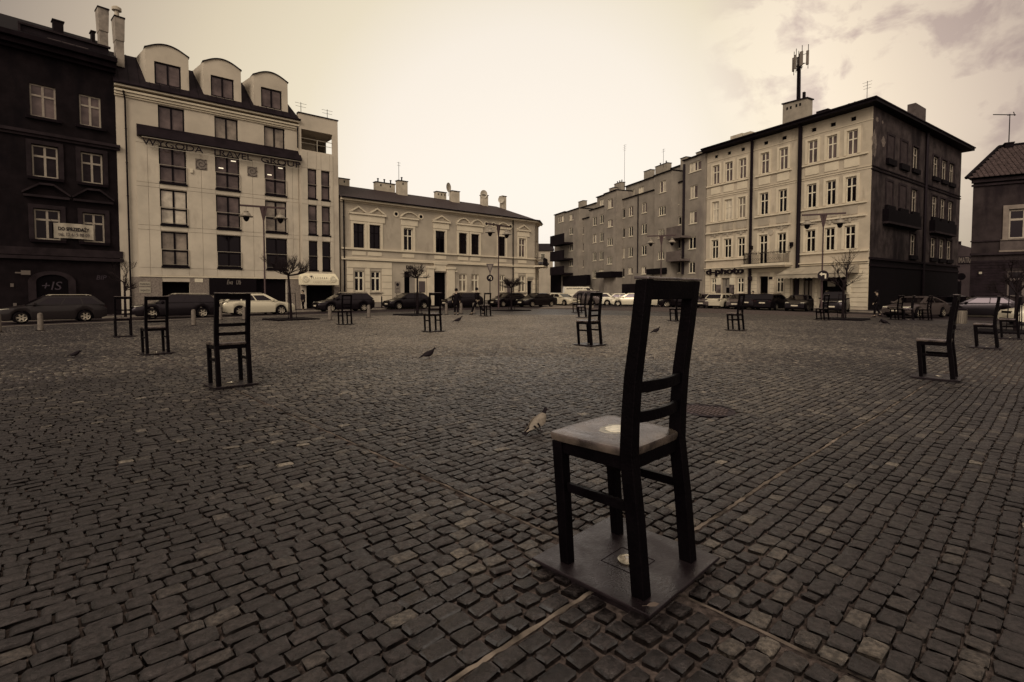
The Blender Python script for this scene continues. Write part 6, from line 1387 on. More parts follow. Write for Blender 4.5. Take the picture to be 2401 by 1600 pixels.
def make_car(kind, paint, name='parked_car'):
    Lc, W, H, wb, prof, gh, belt, npane = SPEC[kind]; hw = W / 2; r = empty(name); wr = .32 if kind not in ('suv', 'van') else .36
    prof = sorted(prof); xs = sorted(set([prof[0][0] + (prof[-1][0] - prof[0][0]) * i / 44 for i in range(45)]))
    def top(x):
        for (a, za), (b, zb) in zip(prof, prof[1:]):
            if a <= x <= b: return za + (zb - za) * (x - a) / (b - a)
        return prof[0][1]
    axles = (wb / 2 + .02, -wb / 2 + .02); ar = wr + .055
    def bot(x):
        z = .20 + (.10 * max(0, abs(x) / (Lc/2) - .86) / .14)
        for a in axles:
            d = abs(x - a)
            if d < ar: z = max(z, wr + math.sqrt(ar * ar - d * d))
        return z
    def wid(x): t = abs(x) / (Lc / 2); return hw * (1 - .13 * t ** 5 - .04 * t ** 2)
    for a in axles: xs += [a - ar * .999, a + ar * .999, a - ar * .92, a + ar * .92]
    xs = sorted(xs)
    mb = MB(); rings = []
    for x in xs:
        w_ = wid(x); b = bot(x); t = max(top(x), b + .12); m_ = b + (t - b) * .45
        half = [(w_ * .95, b), (w_ * 1.0, m_), (w_ * .99, t - .14 * (t - b) - .02), (w_ * .95, t - .03), (w_ * .88, t + .0), (w_ * .5, t + .035), (0, t + .045)]
        rings.append([(x, y, z) for y, z in half] + [(x, -y, z) for y, z in half[::-1][1:]])
    n = len(rings[0]); vs = [p for rg in rings for p in rg]
    fs = [(i*n+k, (i+1)*n+k, (i+1)*n+k+1, i*n+k+1) for i in range(len(rings)-1) for k in range(n-1)]
    fs += [tuple(range(n)), tuple((len(rings)-1)*n + k for k in range(n))]
    mb.add(vs, fs)
    body = mb.build('body', paint, r, smooth=True, angle=38)
    MB().box(-Lc/2 + .25, Lc/2 - .25, -hw * .82, hw * .82, .16, .60).build('underbody', trim_m, r)
    # glasshouse
    x1, x2, x3, x4 = gh; bw, tw = hw * .93, hw * (.74 if kind != 'van' else .86); zb = belt + .02
    def gp(s_, t):     # side point: s along the length 0..1 (front to rear), t up 0..1
        xb_ = x1 + (x4 - x1) * s_; xt = x2 + (x3 - x2) * s_; k = t ** .9
        y = bw + (tw - bw) * t + .03 * math.sin(math.pi * t); return xb_ + (xt - xb_) * t, y, zb + (H - .04 - zb) * t
    mb = MB(); NT, NS = 5, 10; vs = []; fs = []
    for sd_ in (1, -1):
        for i in range(NS + 1):
            for j in range(NT + 1): x, y, z = gp(i / NS, j / NT); vs.append((x, y * sd_, z))
    o_ = (NS+1) * (NT+1)
    for q in (0, o_): fs += [(q+i*(NT+1)+j, q+(i+1)*(NT+1)+j, q+(i+1)*(NT+1)+j+1, q+i*(NT+1)+j+1) for i in range(NS) for j in range(NT)]
    for j in range(NT): fs += [(j, j+1, o_+j+1, o_+j), (NS*(NT+1)+j, NS*(NT+1)+j+1, o_+NS*(NT+1)+j+1, o_+NS*(NT+1)+j)]
    c0 = len(vs)
    for i in range(NS + 1): x, y, z = gp(i / NS, 1); vs += [(x, y * .6, z + .04), (x, 0, z + .05), (x, -y * .6, z + .04)]
    for i in range(NS):
        a, b = i*(NT+1)+NT, (i+1)*(NT+1)+NT; p, q = c0+3*i, c0+3*i+3
        fs += [(a, b, q, p), (p, q, q+1, p+1), (p+1, q+1, q+2, p+2), (p+2, q+2, o_+b, o_+a)]
    fs += [(NT, c0, c0+1, c0+2, o_+NT), (NS*(NT+1)+NT, c0+3*NS, c0+3*NS+1, c0+3*NS+2, o_+NS*(NT+1)+NT)]
    mb.add(vs, fs); mb.build('roof', paint, r, smooth=True, angle=38)
    def sideglass(s0, s1, sk0=0, sk1=0):
        for sd_ in (1, -1):
            vs = []; m = 5
            for i in range(m + 1):
                for t in (.10, .45, .84):
                    s_ = s0 + (s1 - s0) * i / m + (sk0 * (1 - i/m) + sk1 * i/m) * (t - .1); x, y, z = gp(s_, t); vs.append((x, (y + .012) * sd_, z))
            MB().add(vs, [(i*3+k, (i+1)*3+k, (i+1)*3+k+1, i*3+k+1) for i in range(m) for k in range(2)]).build('side_window', car_glass, r, smooth=True)
    if npane == 3: sideglass(.10, .40, .02); sideglass(.43, .69); sideglass(.72, .95, 0, -.05)
    elif npane == 2: sideglass(.12, .50, .02); sideglass(.53, .90, 0, -.04)
    else: sideglass(.03, .18, .01)
    for (xa, xb_), nm in (((x1, x2), 'windscreen'), ((x4, x3), 'rear_window')):
        if kind == 'van' and nm == 'rear_window': continue
        d = 1 if nm == 'windscreen' else -1; vs = []
        for i in range(7):
            f = i / 6 * 2 - 1
            for t in (.08, .5, .88):
                x = xa + (xb_ - xa) * t + d * (.022 + .0 * f); y = (bw + (tw - bw) * t) * .90 * f; vs.append((x, y, zb + (H - .04 - zb) * t + .008))
        MB().add(vs, [(i*3+k, (i+1)*3+k, (i+1)*3+k+1, i*3+k+1) for i in range(6) for k in range(2)]).build(nm, car_glass, r, smooth=True)
    for a in axles:
        for sd_ in (1, -1):
            y0 = hw - .21; w_ = empty('wheel', (a, sd_ * y0, wr)); w_.parent = r
            prof_ = [(wr * .62, .20), (wr * .9, .20), (wr, .17), (wr, .03), (wr * .9, 0), (wr * .3, 0)]; nn = 24; vs = [(rr * math.cos(6.28318*k/nn), sd_ * yy, rr * math.sin(6.28318*k/nn)) for rr, yy in prof_ for k in range(nn)]
            MB().add(vs, [(i*nn+k, i*nn+(k+1) % nn, (i+1)*nn+(k+1) % nn, (i+1)*nn+k) for i in range(len(prof_)-1) for k in range(nn)]).build('tyre', tyre_m, w_, smooth=True, angle=50)
            rm = MB()
            for k in range(6):
                t_ = 6.28318 * k / 6; c_, s_ = math.cos(t_), math.sin(t_); rr = wr * .66
                rm.add([(c_*.03 - s_*.045, sd_*.185, s_*.03 + c_*.045), (c_*.03 + s_*.045, sd_*.185, s_*.03 - c_*.045), (c_*rr + s_*.035, sd_*.195, s_*rr - c_*.035), (c_*rr - s_*.035, sd_*.195, s_*rr + c_*.035)], [(0, 1, 2, 3)])
            vs = []
            for rr, yy in ((wr*.58, .19), (wr*.68, .203), (.001, .19), (.06, .19)): pass
            rm.add([(rr * math.cos(6.28318*k/nn), sd_ * yy, rr * math.sin(6.28318*k/nn)) for rr, yy in ((wr*.60, .188), (wr*.69, .204)) for k in range(nn)], [(k, (k+1) % nn, nn+(k+1) % nn, nn+k) for k in range(nn)])
            rm.build('rim', rim_m, w_); 
    zf = top(Lc/2 - .12)
    for sd_ in (1, -1):
        xf = Lc / 2
        MB().hexa([(xf - .50, sd_ * hw * .885, zf - .02), (xf - .06, sd_ * hw * .80, zf - .14), (xf - .02, sd_ * hw * .50, zf - .12), (xf - .22, sd_ * hw * .50, zf - .10)],
                  [(xf - .52, sd_ * hw * .90, zf + .055), (xf - .12, sd_ * hw * .80, zf + .03), (xf - .09, sd_ * hw * .50, zf + .03), (xf - .30, sd_ * hw * .50, zf + .05)]).build('headlight', lamp_m, r, bevel=.01)
        zt = top(-Lc/2 + .15)
        MB().hexa([(-xf + .30, sd_ * (hw * .90), zt - .22), (-xf - .01, sd_ * hw * .80, zt - .22), (-xf - .01, sd_ * hw * .58, zt - .22), (-xf + .30, sd_ * hw * .58, zt - .22)],
                  [(-xf + .32, sd_ * (hw * .90), zt - .05), (-xf + .03, sd_ * hw * .80, zt - .05), (-xf + .03, sd_ * hw * .58, zt - .05), (-xf + .30, sd_ * hw * .58, zt - .05)]).build('tail_light', tail_m, r)
        mx = x1 - .35; MB().hexa([(mx - .08, sd_ * hw * .96, belt + .02), (mx + .08, sd_ * hw * .96, belt + .02), (mx + .05, sd_ * (hw + .16), belt + .03), (mx - .06, sd_ * (hw + .16), belt + .03)], [(mx - .08, sd_ * hw * .96, belt + .12), (mx + .08, sd_ * hw * .96, belt + .10), (mx + .05, sd_ * (hw + .17), belt + .15), (mx - .06, sd_ * (hw + .17), belt + .15)]).build('wing_mirror', paint, r, bevel=.015)
    g = MB().box(Lc/2 - .03, Lc/2 + .012, -hw * .42, hw * .42, zf - .13, zf - .01).build('grille', trim_m, r); MB().box(Lc/2 + .010, Lc/2 + .022, -hw * .42, hw * .42, zf - .03, zf - .012).build('grille_bar', chrome, g)
    MB().box(Lc/2 - .03, Lc/2 + .008, -hw * .6, hw * .6, .26, .38).build('air_intake', trim_m, r)
    for e in (1, -1): MB().box(e * (Lc/2 + .012), e * (Lc/2 + .022), -.26, .26, .44 if e > 0 else .62, .55 if e > 0 else .73).build('number_plate', plate_m, r)
    if kind in ('estate', 'suv'):
        for sd_ in (1, -1): MB().tube([(x2 - .15, sd_ * tw * .93, H + .0), (x2 - .3, sd_ * tw * .93, H + .05), (x3 + .25, sd_ * tw * .93, H + .05), (x3 + .1, sd_ * tw * .93, H)], .018, 6).build('roof_rail', chrome, r, smooth=True)
    if kind == 'van':
        tm = MB(); text_into(tm, 'AUTO TRANSPORT 32 47 79 46', 1, lambda x, y, d: (-2.45 + x, -(hw * .90 + .035) - d + 0, 2.05 + y), depth=.006, width=4.2, height=.20, bold=.03)
        tm.build('lettering', letter_dark, r)
    remember(r); return r
PROTO = {}
def car(kind, paint, pos, heading, label, group=None, name='parked_car'):
    """heading: direction of the nose, degrees counter-clockwise from +x"""
    key = (kind, paint.name)
    if key not in PROTO: PROTO[key] = o = make_car(kind, paint, name)
    else: o = copy_tree(PROTO[key])
    o.location = pos; o.rotation_euler = (0, 0, rad(heading)); tag(o, label, 'van' if kind == 'van' else 'car', group); return o
hB = math.degrees(LB.rz); hA = math.degrees(LA.rz); hD = math.degrees(LD.rz)
p_dim = mat('dim_silver_paint', (.045, .038, .035), .28, spec=.5, coat=.3)
GL, GR_ = 'cars parked along the left-hand houses', 'cars parked in front of the corner tenement'
car('estate', p_dim, LA.at(122, 8.0), hA + 180, 'greyish estate car at the far left before the dark arched gateway', GL)
car('estate', p_dark, LB.at(413, 8.6), hB + 180, 'black estate car left of the bright silver one', GL)
car('estate', p_silver, LB.at(603, 8.0), hB, 'bright silver estate car parked before the office block', GL)
car('estate', p_dark, LB.at(806, 6.6), hB + 180, 'black estate car with light alloy wheels before the cream house windows', GL)
car('hatch', p_black, LB.at(955, 5.0), hB + 180, 'black hatchback parked behind the globe-crowned bare tree', GL)
car('hatch', p_dark, LB.at(1083, 5.0), hB + 180, 'black hatchback parked behind the two walking people', GL)
car('hatch', p_black, LB.at(1190, 5.2), hB + 180, 'black hatchback parked behind the rightmost small bare tree', GL)
car('saloon', p_black, LB.at(1258, 7.5), hB + 180, 'black saloon parked last in the row at the corner of the cream house', GL)
GM = 'cars at the mouth of the far street'
car('saloon', p_silver, atY(1316, 60), -52, 'silver-fronted car turning out of the far street, facing the square', GM)
vn = car('van', p_white, atY(1362, 82), 3, 'long white high-roofed van with dark lettering along its top', None, 'van')
car('estate', p_white, atY(1312, 92), 10, 'white car half hidden behind the long white van', GM)
car('suv', p_grey, atY(1369, 62), 150, 'boxy off-road car parked in front of the long white van', GM)
car('hatch', p_white, atY(1402, 62), 160, 'white hatchback framed by the back of the middle chair sculpture', GM)
car('saloon', p_pale, atY(1424, 70), 172, 'grey saloon behind the row of white cars', GM)
car('saloon', p_white, atY(1446, 62), 168, 'white saloon right of the middle chair sculpture', GM)
car('hatch', p_silver, atY(1477, 58), 166, 'silver hatchback just left of the foreground chair backrest', GM)
car('saloon', p_silver, LD.at(1530, 9.0), hD + 200, 'silver saloon seen low through the foreground chair backrest, at its left', GM)
car('hatch', p_black, LD.at(1560, 8.6), hD + 180, 'black hatchback with a bright roofline seen through the foreground chair backrest', GM)
car('estate', p_dark, LD.at(1600, 8.2), hD + 200, 'dark car hidden by the right post of the foreground chair', GM)
slots = [(1660, 7.2, 'saloon', p_grey, 1, 'dark grey car nosing out just right of the foreground chair'), (1697, 6.6, 'estate', p_silver, -1, 'silver estate car parked tail-out under the photo shop lettering'),
         (1736, 6.5, 'hatch', p_grey, 1, 'dim grey hatchback right of the silver estate, nose towards the square'), (1772, 6.4, 'hatch', p_black, -1, 'black hatchback parked tail-out before the doorway under the balcony'),
         (1812, 6.3, 'estate', p_dark, -1, 'dark estate parked tail-out, right of the doorway under the balcony'), (1875, 6.0, 'saloon', p_dark, 1, 'dark glossy car with a shining windscreen under the shop awning'),
         (1958, 6.0, 'suv', p_black, 1, 'black car with bright headlamps nearest the corner of the tenement')]
for i, (u, n_, k, pt, sg_, lab) in enumerate(slots):
    car(k, pt, LD.at(u, n_ - .6), (hD - 90 + 22) if sg_ > 0 else (hD + 90 + 12), lab, GR_)
GF = 'cars parked between the tenement flank and the tiled house'
car('coupe', p_grey, atY(2148, 34.5), -155, 'grey coupe with a bright front before the sooty tenement flank', GF)
car('hatch', p_black, atY(2225, 40), -150, 'dark car half hidden right of the grey coupe', GF)
car('hatch', p_black, atY(2290, 36), 150, 'black hatchback before the brick base of the tiled house', GF)
car('hatch', p_white, atY(2478, 26), 165, 'pale car cut off by the right edge of the photo', GF)
# ================================================================== street lamps
def make_lamp():
    r = empty('street_lamp'); gm = mat('lamp_post_grey', (.10, .07, .064), .5, metal=.2)
    MB().tube([(0, 0, -.2), (0, 0, 1.0), (0, 0, 1.05), (0, 0, 7.1), (0, 0, 7.5)], [.085, .08, .06, .05, .09], 10).tube([(-.10, 0, 6.9), (-.02, 0, 6.6)], .02, 6).build('post', gm, r, smooth=True)
    MB().hexa([(-.05, -.03, 6.55), (.05, -.03, 6.55), (.05, .03, 6.55), (-.05, .03, 6.55)], [(-.24, -.03, 7.46), (.24, -.03, 7.46), (.24, .03, 7.46), (-.24, .03, 7.46)]).build('gusset', gm, r)
    MB().box(-1.45, 1.45, -.06, .06, 7.46, 7.58).build('arm', gm, r)
    for x in (-1.08, 1.08):
        l = MB().lathe([(.02, .35), (.15, .30), (.17, .26), (.13, .22), (.24, .16), (.30, .02), (.46, -.06), (.44, -.09), (.22, -.08)], 20, (x, 0, 6.85)).tube([(x, 0, 7.15), (x, 0, 7.5)], .02, 6).build('lantern', mat('lantern_grey', (.26, .22, .18), .45, metal=.2), r, smooth=True)
        MB().lathe([(.21, -.09), (.19, -.22), (.12, -.36), (.02, -.42)], 16, (x, 0, 6.85)).build('lamp_glass', mat('lamp_bowl', (.02, .016, .017), .15), l, smooth=True)
    remember(r); return r
lamps = [(622, 36.5, 8, 'double-armed street lamp in front of the office block'), (1169, 47, 28, 'double-armed street lamp in front of the right end of the cream house'),
         (1926, 39.5, -22, 'double-armed street lamp carrying a left-turn sign before the corner tenement'), (1549, 55, -20, 'double-armed street lamp before the grey blocks, rising behind the big chair')]
for i, (u, Y, tw, lab) in enumerate(lamps):
    o = make_lamp() if i == 0 else copy_tree(L0)
    if i == 0: L0 = o
    o.location = atY(u, Y); o.rotation_euler = (0, 0, rad(tw) + .35 * (u < 1200) * 1.0); tag(o, lab, 'street lamp', 'double-armed street lamps')
# signs
def round_sign(r, z, rad_, m, rim=None):
    o = MB().disc_y(0, z, rad_, -.09, -.07).build('sign_face', m, r)
    if rim: MB().disc_y(0, z, rad_ + .02, -.072, -.06).build('sign_rim', rim, r)
    return o
q = atY(1928, 39.2); sgn = empty('turn_sign', q, rad(-22), 'round dark left-turn arrow sign strapped to the lamp post at the corner', 'traffic sign')
zc = zat(1928, 646, 39.2) - q.z; f_ = round_sign(sgn, zc, .36, letter_dark, mat('rim_dim', (.16, .135, .115), .5))
MB().hexa([(.10, -.094, zc - .24), (.20, -.094, zc - .24), (.20, -.105, zc - .24), (.10, -.105, zc - .24)], [(.10, -.094, zc + .04), (.20, -.094, zc + .14), (.20, -.105, zc + .14), (.10, -.105, zc + .04)]).box(-.10, .14, -.105, -.094, zc + .04, zc + .14).prism([(-.26, zc + .09), (-.08, zc + .24), (-.08, zc - .06)], -.105, -.094).build('arrow', sign_white, f_)
MB().box(-.05, .05, -.06, .06, zc - .03, zc + .03).build('clamp', steel, sgn)
YS = 44.0; q = atY(1149, YS); sg2 = empty('give_way_sign_post', q, .12, 'inverted-triangle give-way sign above a round arrow sign beside the walking man', 'traffic sign')
z1, z0 = zat(1149, 619, YS) - q.z, zat(1149, 642, YS) - q.z; hw_ = 8 * YS / F_PX
MB().tube([(0, 0, -.2), (0, 0, z1 - .1)], .035, 8).build('post', dark_metal, sg2, smooth=True)
t_ = MB().prism([(-hw_ - .04, z1), (hw_ + .04, z1), (0, z0 - .04)], -.07, -.05).build('triangle_sign', mat('rim_grey', (.12, .10, .09), .5), sg2); MB().prism([(-hw_ * .68, z1 - .08), (hw_ * .68, z1 - .08), (0, z0 + .16)], -.076, -.07).build('triangle_face', mat('face_grey', (.19, .16, .135), .5), t_)
zc = zat(1149, 652.5, YS) - q.z; f_ = MB().disc_y(0, zc, .29, -.07, -.05).build('round_sign', letter_dark, sg2)
MB().tube([(.10, -.085, zc - .16), (.10, -.085, zc + .06), (.03, -.085, zc + .13), (-.06, -.085, zc + .08), (-.08, -.085, zc - .05)], .032, 6).build('arrow', sign_white, f_)
YS = 62.0; q = atY(2251, YS); ns = empty('no_entry_sign', q, -.5, 'round dark sign on a post in the street gap before the blank wall', 'traffic sign'); zc = zat(2251, 649, YS) - q.z
MB().tube([(0, 0, -.2), (0, 0, zc)], .04, 8).build('post', dark_metal, ns); MB().disc_y(0, zc, .42, -.09, -.06).build('sign_face', soot_dark, ns)
# litter bin on a post
q = atY(2253, 22.0); lb = empty('litter_bin', q, 0, 'ribbed pale metal litter bin on a dark post right of the large side-on chair', 'litter bin')
bb = MB().lathe([(.19, .25), (.21, .27), (.21, .80), (.19, .82)], 24, (0, 0, 0)).build('bin_body', mat('bin_metal', (.22, .185, .155), .4, metal=.5, noise=(8, .15)), lb, smooth=True, angle=30)
mb = MB()
for k in range(20): t_ = 6.28318 * k / 20; mb.box(.212 * math.cos(t_) - .008, .212 * math.cos(t_) + .008, .212 * math.sin(t_) - .008, .212 * math.sin(t_) + .008, .29, .78)
mb.build('rib', mat('bin_rib', (.13, .11, .095), .4, metal=.5), bb); MB().lathe([(.20, .825), (.22, .83), (.22, .87), (.15, .92)], 24).build('bin_lid', dark_metal, lb, smooth=True); MB().tube([(0, .24, -.05), (0, .24, 1.1)], .03, 8).lathe([(.17, -.02), (.17, .02), (.02, .03)], 16, (0, .24, 0)).build('post', dark_metal, lb)
# bollards
def make_bollard():
    r = empty('bollard'); MB().lathe([(.10, .02), (.105, .12), (.095, .16), (.09, .66), (.075, .72), (.02, .745)], 18).build('stone_shaft', mat('bollard_stone', (.17, .145, .12), .8, noise=(6, .25), bump=(50, .3)), r, smooth=True, angle=50)
    MB().lathe([(.16, -.02), (.16, .015), (.11, .03)], 18).build('iron_foot', dark_metal, r); remember(r); return r
BO = None
for u, Y, lab in ((-6, 20.8, 'stone bollard cut by the left edge of the photo'), (93, 21.5, 'stone bollard in front of the greyish estate car at the far left'), (453, 24.0, 'stone bollard between the third chair and the black estate car'),
                  (516, 29.0, 'stone bollard seen through the left of the slatted chair before the silver car'), (572, 29.2, 'stone bollard beside the right post of the chair before the silver car'), (773, 27.8, 'stone bollard just left of the small chair by the awning'),
                  (864.5, 30.6, 'stone bollard right of the small chair, before the black estate tail'), (1046.5, 34.5, 'stone bollard just left of the walking woman'), (1081, 35.5, 'stone bollard directly behind the walking woman'), (1111, 36.2, 'stone bollard just left of the walking man')):
    o = make_bollard() if BO is None else copy_tree(BO)
    BO = BO or o
    o.location = atY(u, Y); tag(o, lab, 'bollard', 'stone bollards along the edge of the square')
p_ = LB.at(895, 3.9); o = tag(MB().lathe([(.06, 0), (.06, .95), (.04, 1.05), (.01, 1.1)], 10).build('kerb_post', dark_metal, smooth=True), 'thin dark kerb post between the two black cars before the cream house', 'bollard'); o.location = p_ + Vector((0, 0, .1))
# ================================================================== bare trees
def make_tree(pos, h_trunk, crown, label, twigs=1.0, lean=0.0, kind='globe', guard=True, plate=True, seed=1, name='bare_tree'):
    rn = random.Random(seed); r = empty(name, pos, 0, label, 'tree')
    tk = MB(); pts = [(0, 0, -.1), (lean * .3, 0, h_trunk * .5), (lean, 0, h_trunk)]; tk.tube(pts, [.085, .065, .055], 10); tk.build('trunk', tree_bark, r, smooth=True)
    cw = MB(); rx, rz = crown
    def br(p, d, L_, rad_, lev):
        n = 4; q = [p]; dd = d.copy()
        for i in range(n):
            dd = (dd + Vector((rn.gauss(0, .16), rn.gauss(0, .16), rn.gauss(0, .10) + (.05 if kind == 'wide' else .0)))).normalized(); q.append(q[-1] + dd * L_ / n)
        cw.tube(q, [rad_ * (1 - .6 * i / n) for i in range(n + 1)], 4 if lev > 0 else 6, cap=False)
        if lev < 3:
            k = int({0: 6, 1: 5, 2: 3}[lev] * twigs + .5)
            for _ in range(k):
                t = rn.uniform(.35, 1.0); b = q[min(n, max(1, int(t * n)))]; a = rn.uniform(0, 6.28)
                nd = (dd + Vector((math.cos(a), math.sin(a), rn.uniform(-.1, .8))) * rn.uniform(.4, .95)).normalized(); br(b, nd, L_ * rn.uniform(.45, .72), max(.0045, rad_ * .48), lev + 1)
    nb = 11 if kind != 'sparse' else 7
    for i in range(nb):
        a = 6.28318 * i / nb + rn.uniform(-.3, .3); el = rn.uniform(.15, .7) if kind == 'wide' else rn.uniform(.2, 1.3)
        d = Vector((math.cos(a) * math.cos(el), math.sin(a) * math.cos(el), math.sin(el))); br(Vector((lean, 0, h_trunk - rn.uniform(0, .15 if kind != 'sparse' else h_trunk * .35))), Vector((d.x * rx, d.y * rx, d.z * rz)).normalized(), (rx if el < .7 else rz) * .62, .032, 0)
    cw.build('crown', mat('twigs', (.045, .034, .032), .9), r)
    if guard:
        g = MB()
        for k in range(3):
            a = 2.0944 * k + .4; g.tube([(.28 * math.cos(a), .28 * math.sin(a), 0), (.22 * math.cos(a), .22 * math.sin(a), 1.5)], .018, 5)
        for z in (.35, 1.45): g.tube([(.25 * math.cos(6.28*k/12), .25 * math.sin(6.28*k/12), z) for k in range(13)], .010, 4)
        g.build('tree_guard', dark_metal, r)
    if plate:
        MB().hexa([(-1.15, -1.15, -.03), (1.15, -1.15, -.03), (1.15, 1.15, -.03), (-1.15, 1.15, -.03)], [(-1.12, -1.12, .075), (1.12, -1.12, .075), (1.12, 1.12, .075), (-1.12, 1.12, .075)]).build('tree_grate', soot_dark, r).rotation_euler = (0, 0, CH_RZ)
    return r
make_tree(atY(682, 28.5), 2.55, (1.75, 1.0), 'flat-crowned bare tree in front of the corner shop of the office block', 1.0, -.12, 'wide', seed=3)
make_tree(atY(979, 33.5), 2.45, (1.05, 1.1), 'small round-crowned bare tree before the open door of the cream house', 1.0, 0, seed=4)
make_tree(atY(1199, 41.5), 1.95, (1.2, 1.1), 'small bare tree near the right end of the cream house', 1.2, 0, seed=5)
make_tree(atY(1977, 30.0), 2.3, (1.6, 2.6), 'upright bare tree with loose twigs before the shop awning', .8, 0, 'sparse', seed=6)
make_tree(LA.at(293, 6.0), 2.3, (1.0, 1.9), 'thin bare tree against the joint of the dark tenement and the office block', .9, 0, 'sparse', guard=False, plate=False, seed=7)
make_tree(atY(2384, 20.5), 1.9, (1.3, 1.8), 'sparse bare tree at the right edge before the tiled house', .9, 0, 'sparse', seed=8)
# ================================================================== people
skin_m = mat('skin', (.30, .22, .165), .6); hair_m = mat('dark_hair', (.014, .010, .011), .7); coat_b = mat('black_coat', (.012, .009, .011), .8); coat_g = mat('dark_grey_coat', (.028, .022, .023), .85); coat_w = mat('white_coat', (.62, .55, .45), .8); trouser = mat('dark_trousers', (.014, .011, .013), .85)
def skinmesh(name, chains, m, parent, sub=2):
    """chains: list of [(co, radius)...]; the first point of later chains may repeat an earlier one to join"""
    vs = []; es = []; rs = []; idx = {}
    def V(c, r_):
        k = tuple(round(x, 3) for x in c)
        if k not in idx: idx[k] = len(vs); vs.append(c); rs.append(r_)
        return idx[k]
    for ch in chains:
        l = None
        for c, r_ in ch:
            i = V(c, r_)
            if l is not None and l != i: es.append((l, i))
            l = i
    me = bpy.data.meshes.new(name); me.from_pydata(vs, es, []); o = bpy.data.objects.new(name, me); C.objects.link(o); o.parent = parent
    o.modifiers.new('skin', 'SKIN'); 
    if not me.skin_vertices:
        bm = bmesh.new(); bm.from_mesh(me); bm.verts.layers.skin.verify(); bm.to_mesh(me); bm.free()
    sv = me.skin_vertices[0].data
    for i, r_ in enumerate(rs): sv[i].radius = (r_, r_) if not isinstance(r_, tuple) else r_; sv[i].use_root = (i == 0)
    s_ = o.modifiers.new('sub', 'SUBSURF'); s_.levels = sub; s_.render_levels = sub
    me.materials.append(m); o.modifiers['skin'].use_smooth_shade = True
    return o
def person(pos, facing, label, stride=0.0, coat=coat_b, coat_len=.86, arms=(.1, -.1), h=1.0, hat=False, lean=0.0):
    """faces local +x before the turn; z up, 1.74 m tall at h = 1"""
    r = empty('person', pos, rad(facing), label, 'person'); r.scale = (h,) * 3; s = stride
    hip = (0, 0, .93); ch = (.02 + lean * .5, 0, 1.28); nk = (.03 + lean, 0, 1.46); hd = (.05 + lean, 0, 1.62)
    def leg(y, f): kn = (.5 * f * .45 + .05, y, .50); an = (f * .42 - (.04 if f < 0 else 0), y, .09 + (.07 if f < -.2 else 0)); toe = (an[0] + .16, y, .045 + (.0 if f >= -.2 else .0)); return [((0, y * .9, .88), .085), (kn, .058), (an, .040), (toe, .035)]
    def arm(y, f): el = (.02 + f * .5, y * 1.28, 1.12); ha = (.10 + f, y * 1.22, .88 + abs(f) * .08); return [((.02 + lean * .6, y, 1.38), .05), (el, .038), (ha, .026), ((ha[0] + .02, ha[1], ha[2] - .08), .030)]
    skinmesh('body', [[(hip, .11), (ch, .125), (nk, .055), (hd, .092), ((hd[0] + .01, 0, 1.69), .075)], [(hip, .11)] + leg(.09, s), [(hip, .11)] + leg(-.09, -s), [(ch, .125)] + arm(.19, arms[0]), [(ch, .125)] + arm(-.19, arms[1])], skin_m, r)
    zb = coat_len
    ct = [[((0, 0, .93), (.17, .15)), (ch, (.19, .16)), ((nk[0], 0, 1.43), .09)], [(ch, (.19, .16)), ((.02 + lean * .6, .18, 1.38), .075), ((.02 + arms[0] * .5, .245, 1.12), .058), ((.10 + arms[0], .235, .93 + abs(arms[0]) * .08), .046)], [(ch, (.19, .16)), ((.02 + lean * .6, -.18, 1.38), .075), ((.02 + arms[1] * .5, -.245, 1.12), .058), ((.10 + arms[1], -.235, .93 + abs(arms[1]) * .08), .046)]]
    if zb < .8: ct[0] = [((0, 0, zb), (.20, .17))] + ct[0]
    skinmesh('coat', ct, coat, r)
    for y, f in ((.09, s), (-.09, -s)):
        L_ = leg(y, f); skinmesh('trouser_leg', [[((0, y * .6, .93), .12), (L_[0][0], .108), (L_[1][0], .078), ((L_[2][0][0], y, L_[2][0][2] + .05), .066)]], trouser, r, 1)
        a = L_[2][0]; MB().hexa([(a[0] - .08, y - .045, a[2] - .09), (a[0] + .20, y - .045, a[2] - .09), (a[0] + .20, y + .045, a[2] - .09), (a[0] - .08, y + .045, a[2] - .09)], [(a[0] - .06, y - .04, a[2] + .03), (a[0] + .12, y - .035, a[2] - .01), (a[0] + .12, y + .035, a[2] - .01), (a[0] - .06, y + .04, a[2] + .03)]).build('shoe', trim_m, r, bevel=.015)
    hx = hd[0]; vs = []; 
    bm = bmesh.new(); bmesh.ops.create_uvsphere(bm, u_segments=14, v_segments=9, radius=.112); bmesh.ops.translate(bm, verts=bm.verts, vec=(hx - .02, 0, 1.675)); 
    for v in list(bm.verts):
        if v.co.x > hx + .05 and v.co.z < 1.70: v.co.x = hx + .03
        if v.co.z < 1.62: v.co.z = 1.60 + (v.co.z - 1.60) * .3
    me = bpy.data.meshes.new('hair'); bm.to_mesh(me); bm.free(); me.materials.append(hair_m); o = bpy.data.objects.new('cap' if hat else 'hair', me); C.objects.link(o); o.parent = r
    MB().tube([(hx + .085, 0, 1.63), (hx + .115, 0, 1.605), (hx + .09, 0, 1.59)], [.012, .016, .010], 6).build('nose', skin_m, r)
    return r
person(atY(1070, 33.2), 100, 'woman-sized figure in a long black coat walking away in the centre', .18, coat_b, .62, (.08, -.10), .97, lean=.02)
person(atY(1120, 33.6), 152, 'person in a dark jacket striding left beside a chair sculpture', .95, coat_b, .86, (-.22, .18), 1.0, lean=.05)
person(LB.at(711, 2.6), -120, 'person in dark clothes standing at the corner shop entrance', .25, coat_g, .70, (.10, -.05), .98)
person(LB.at(1217, 3.2), -90, 'distant dark figure before the window near the cream house corner', .15, coat_g, .7, (.05, -.05), .98)
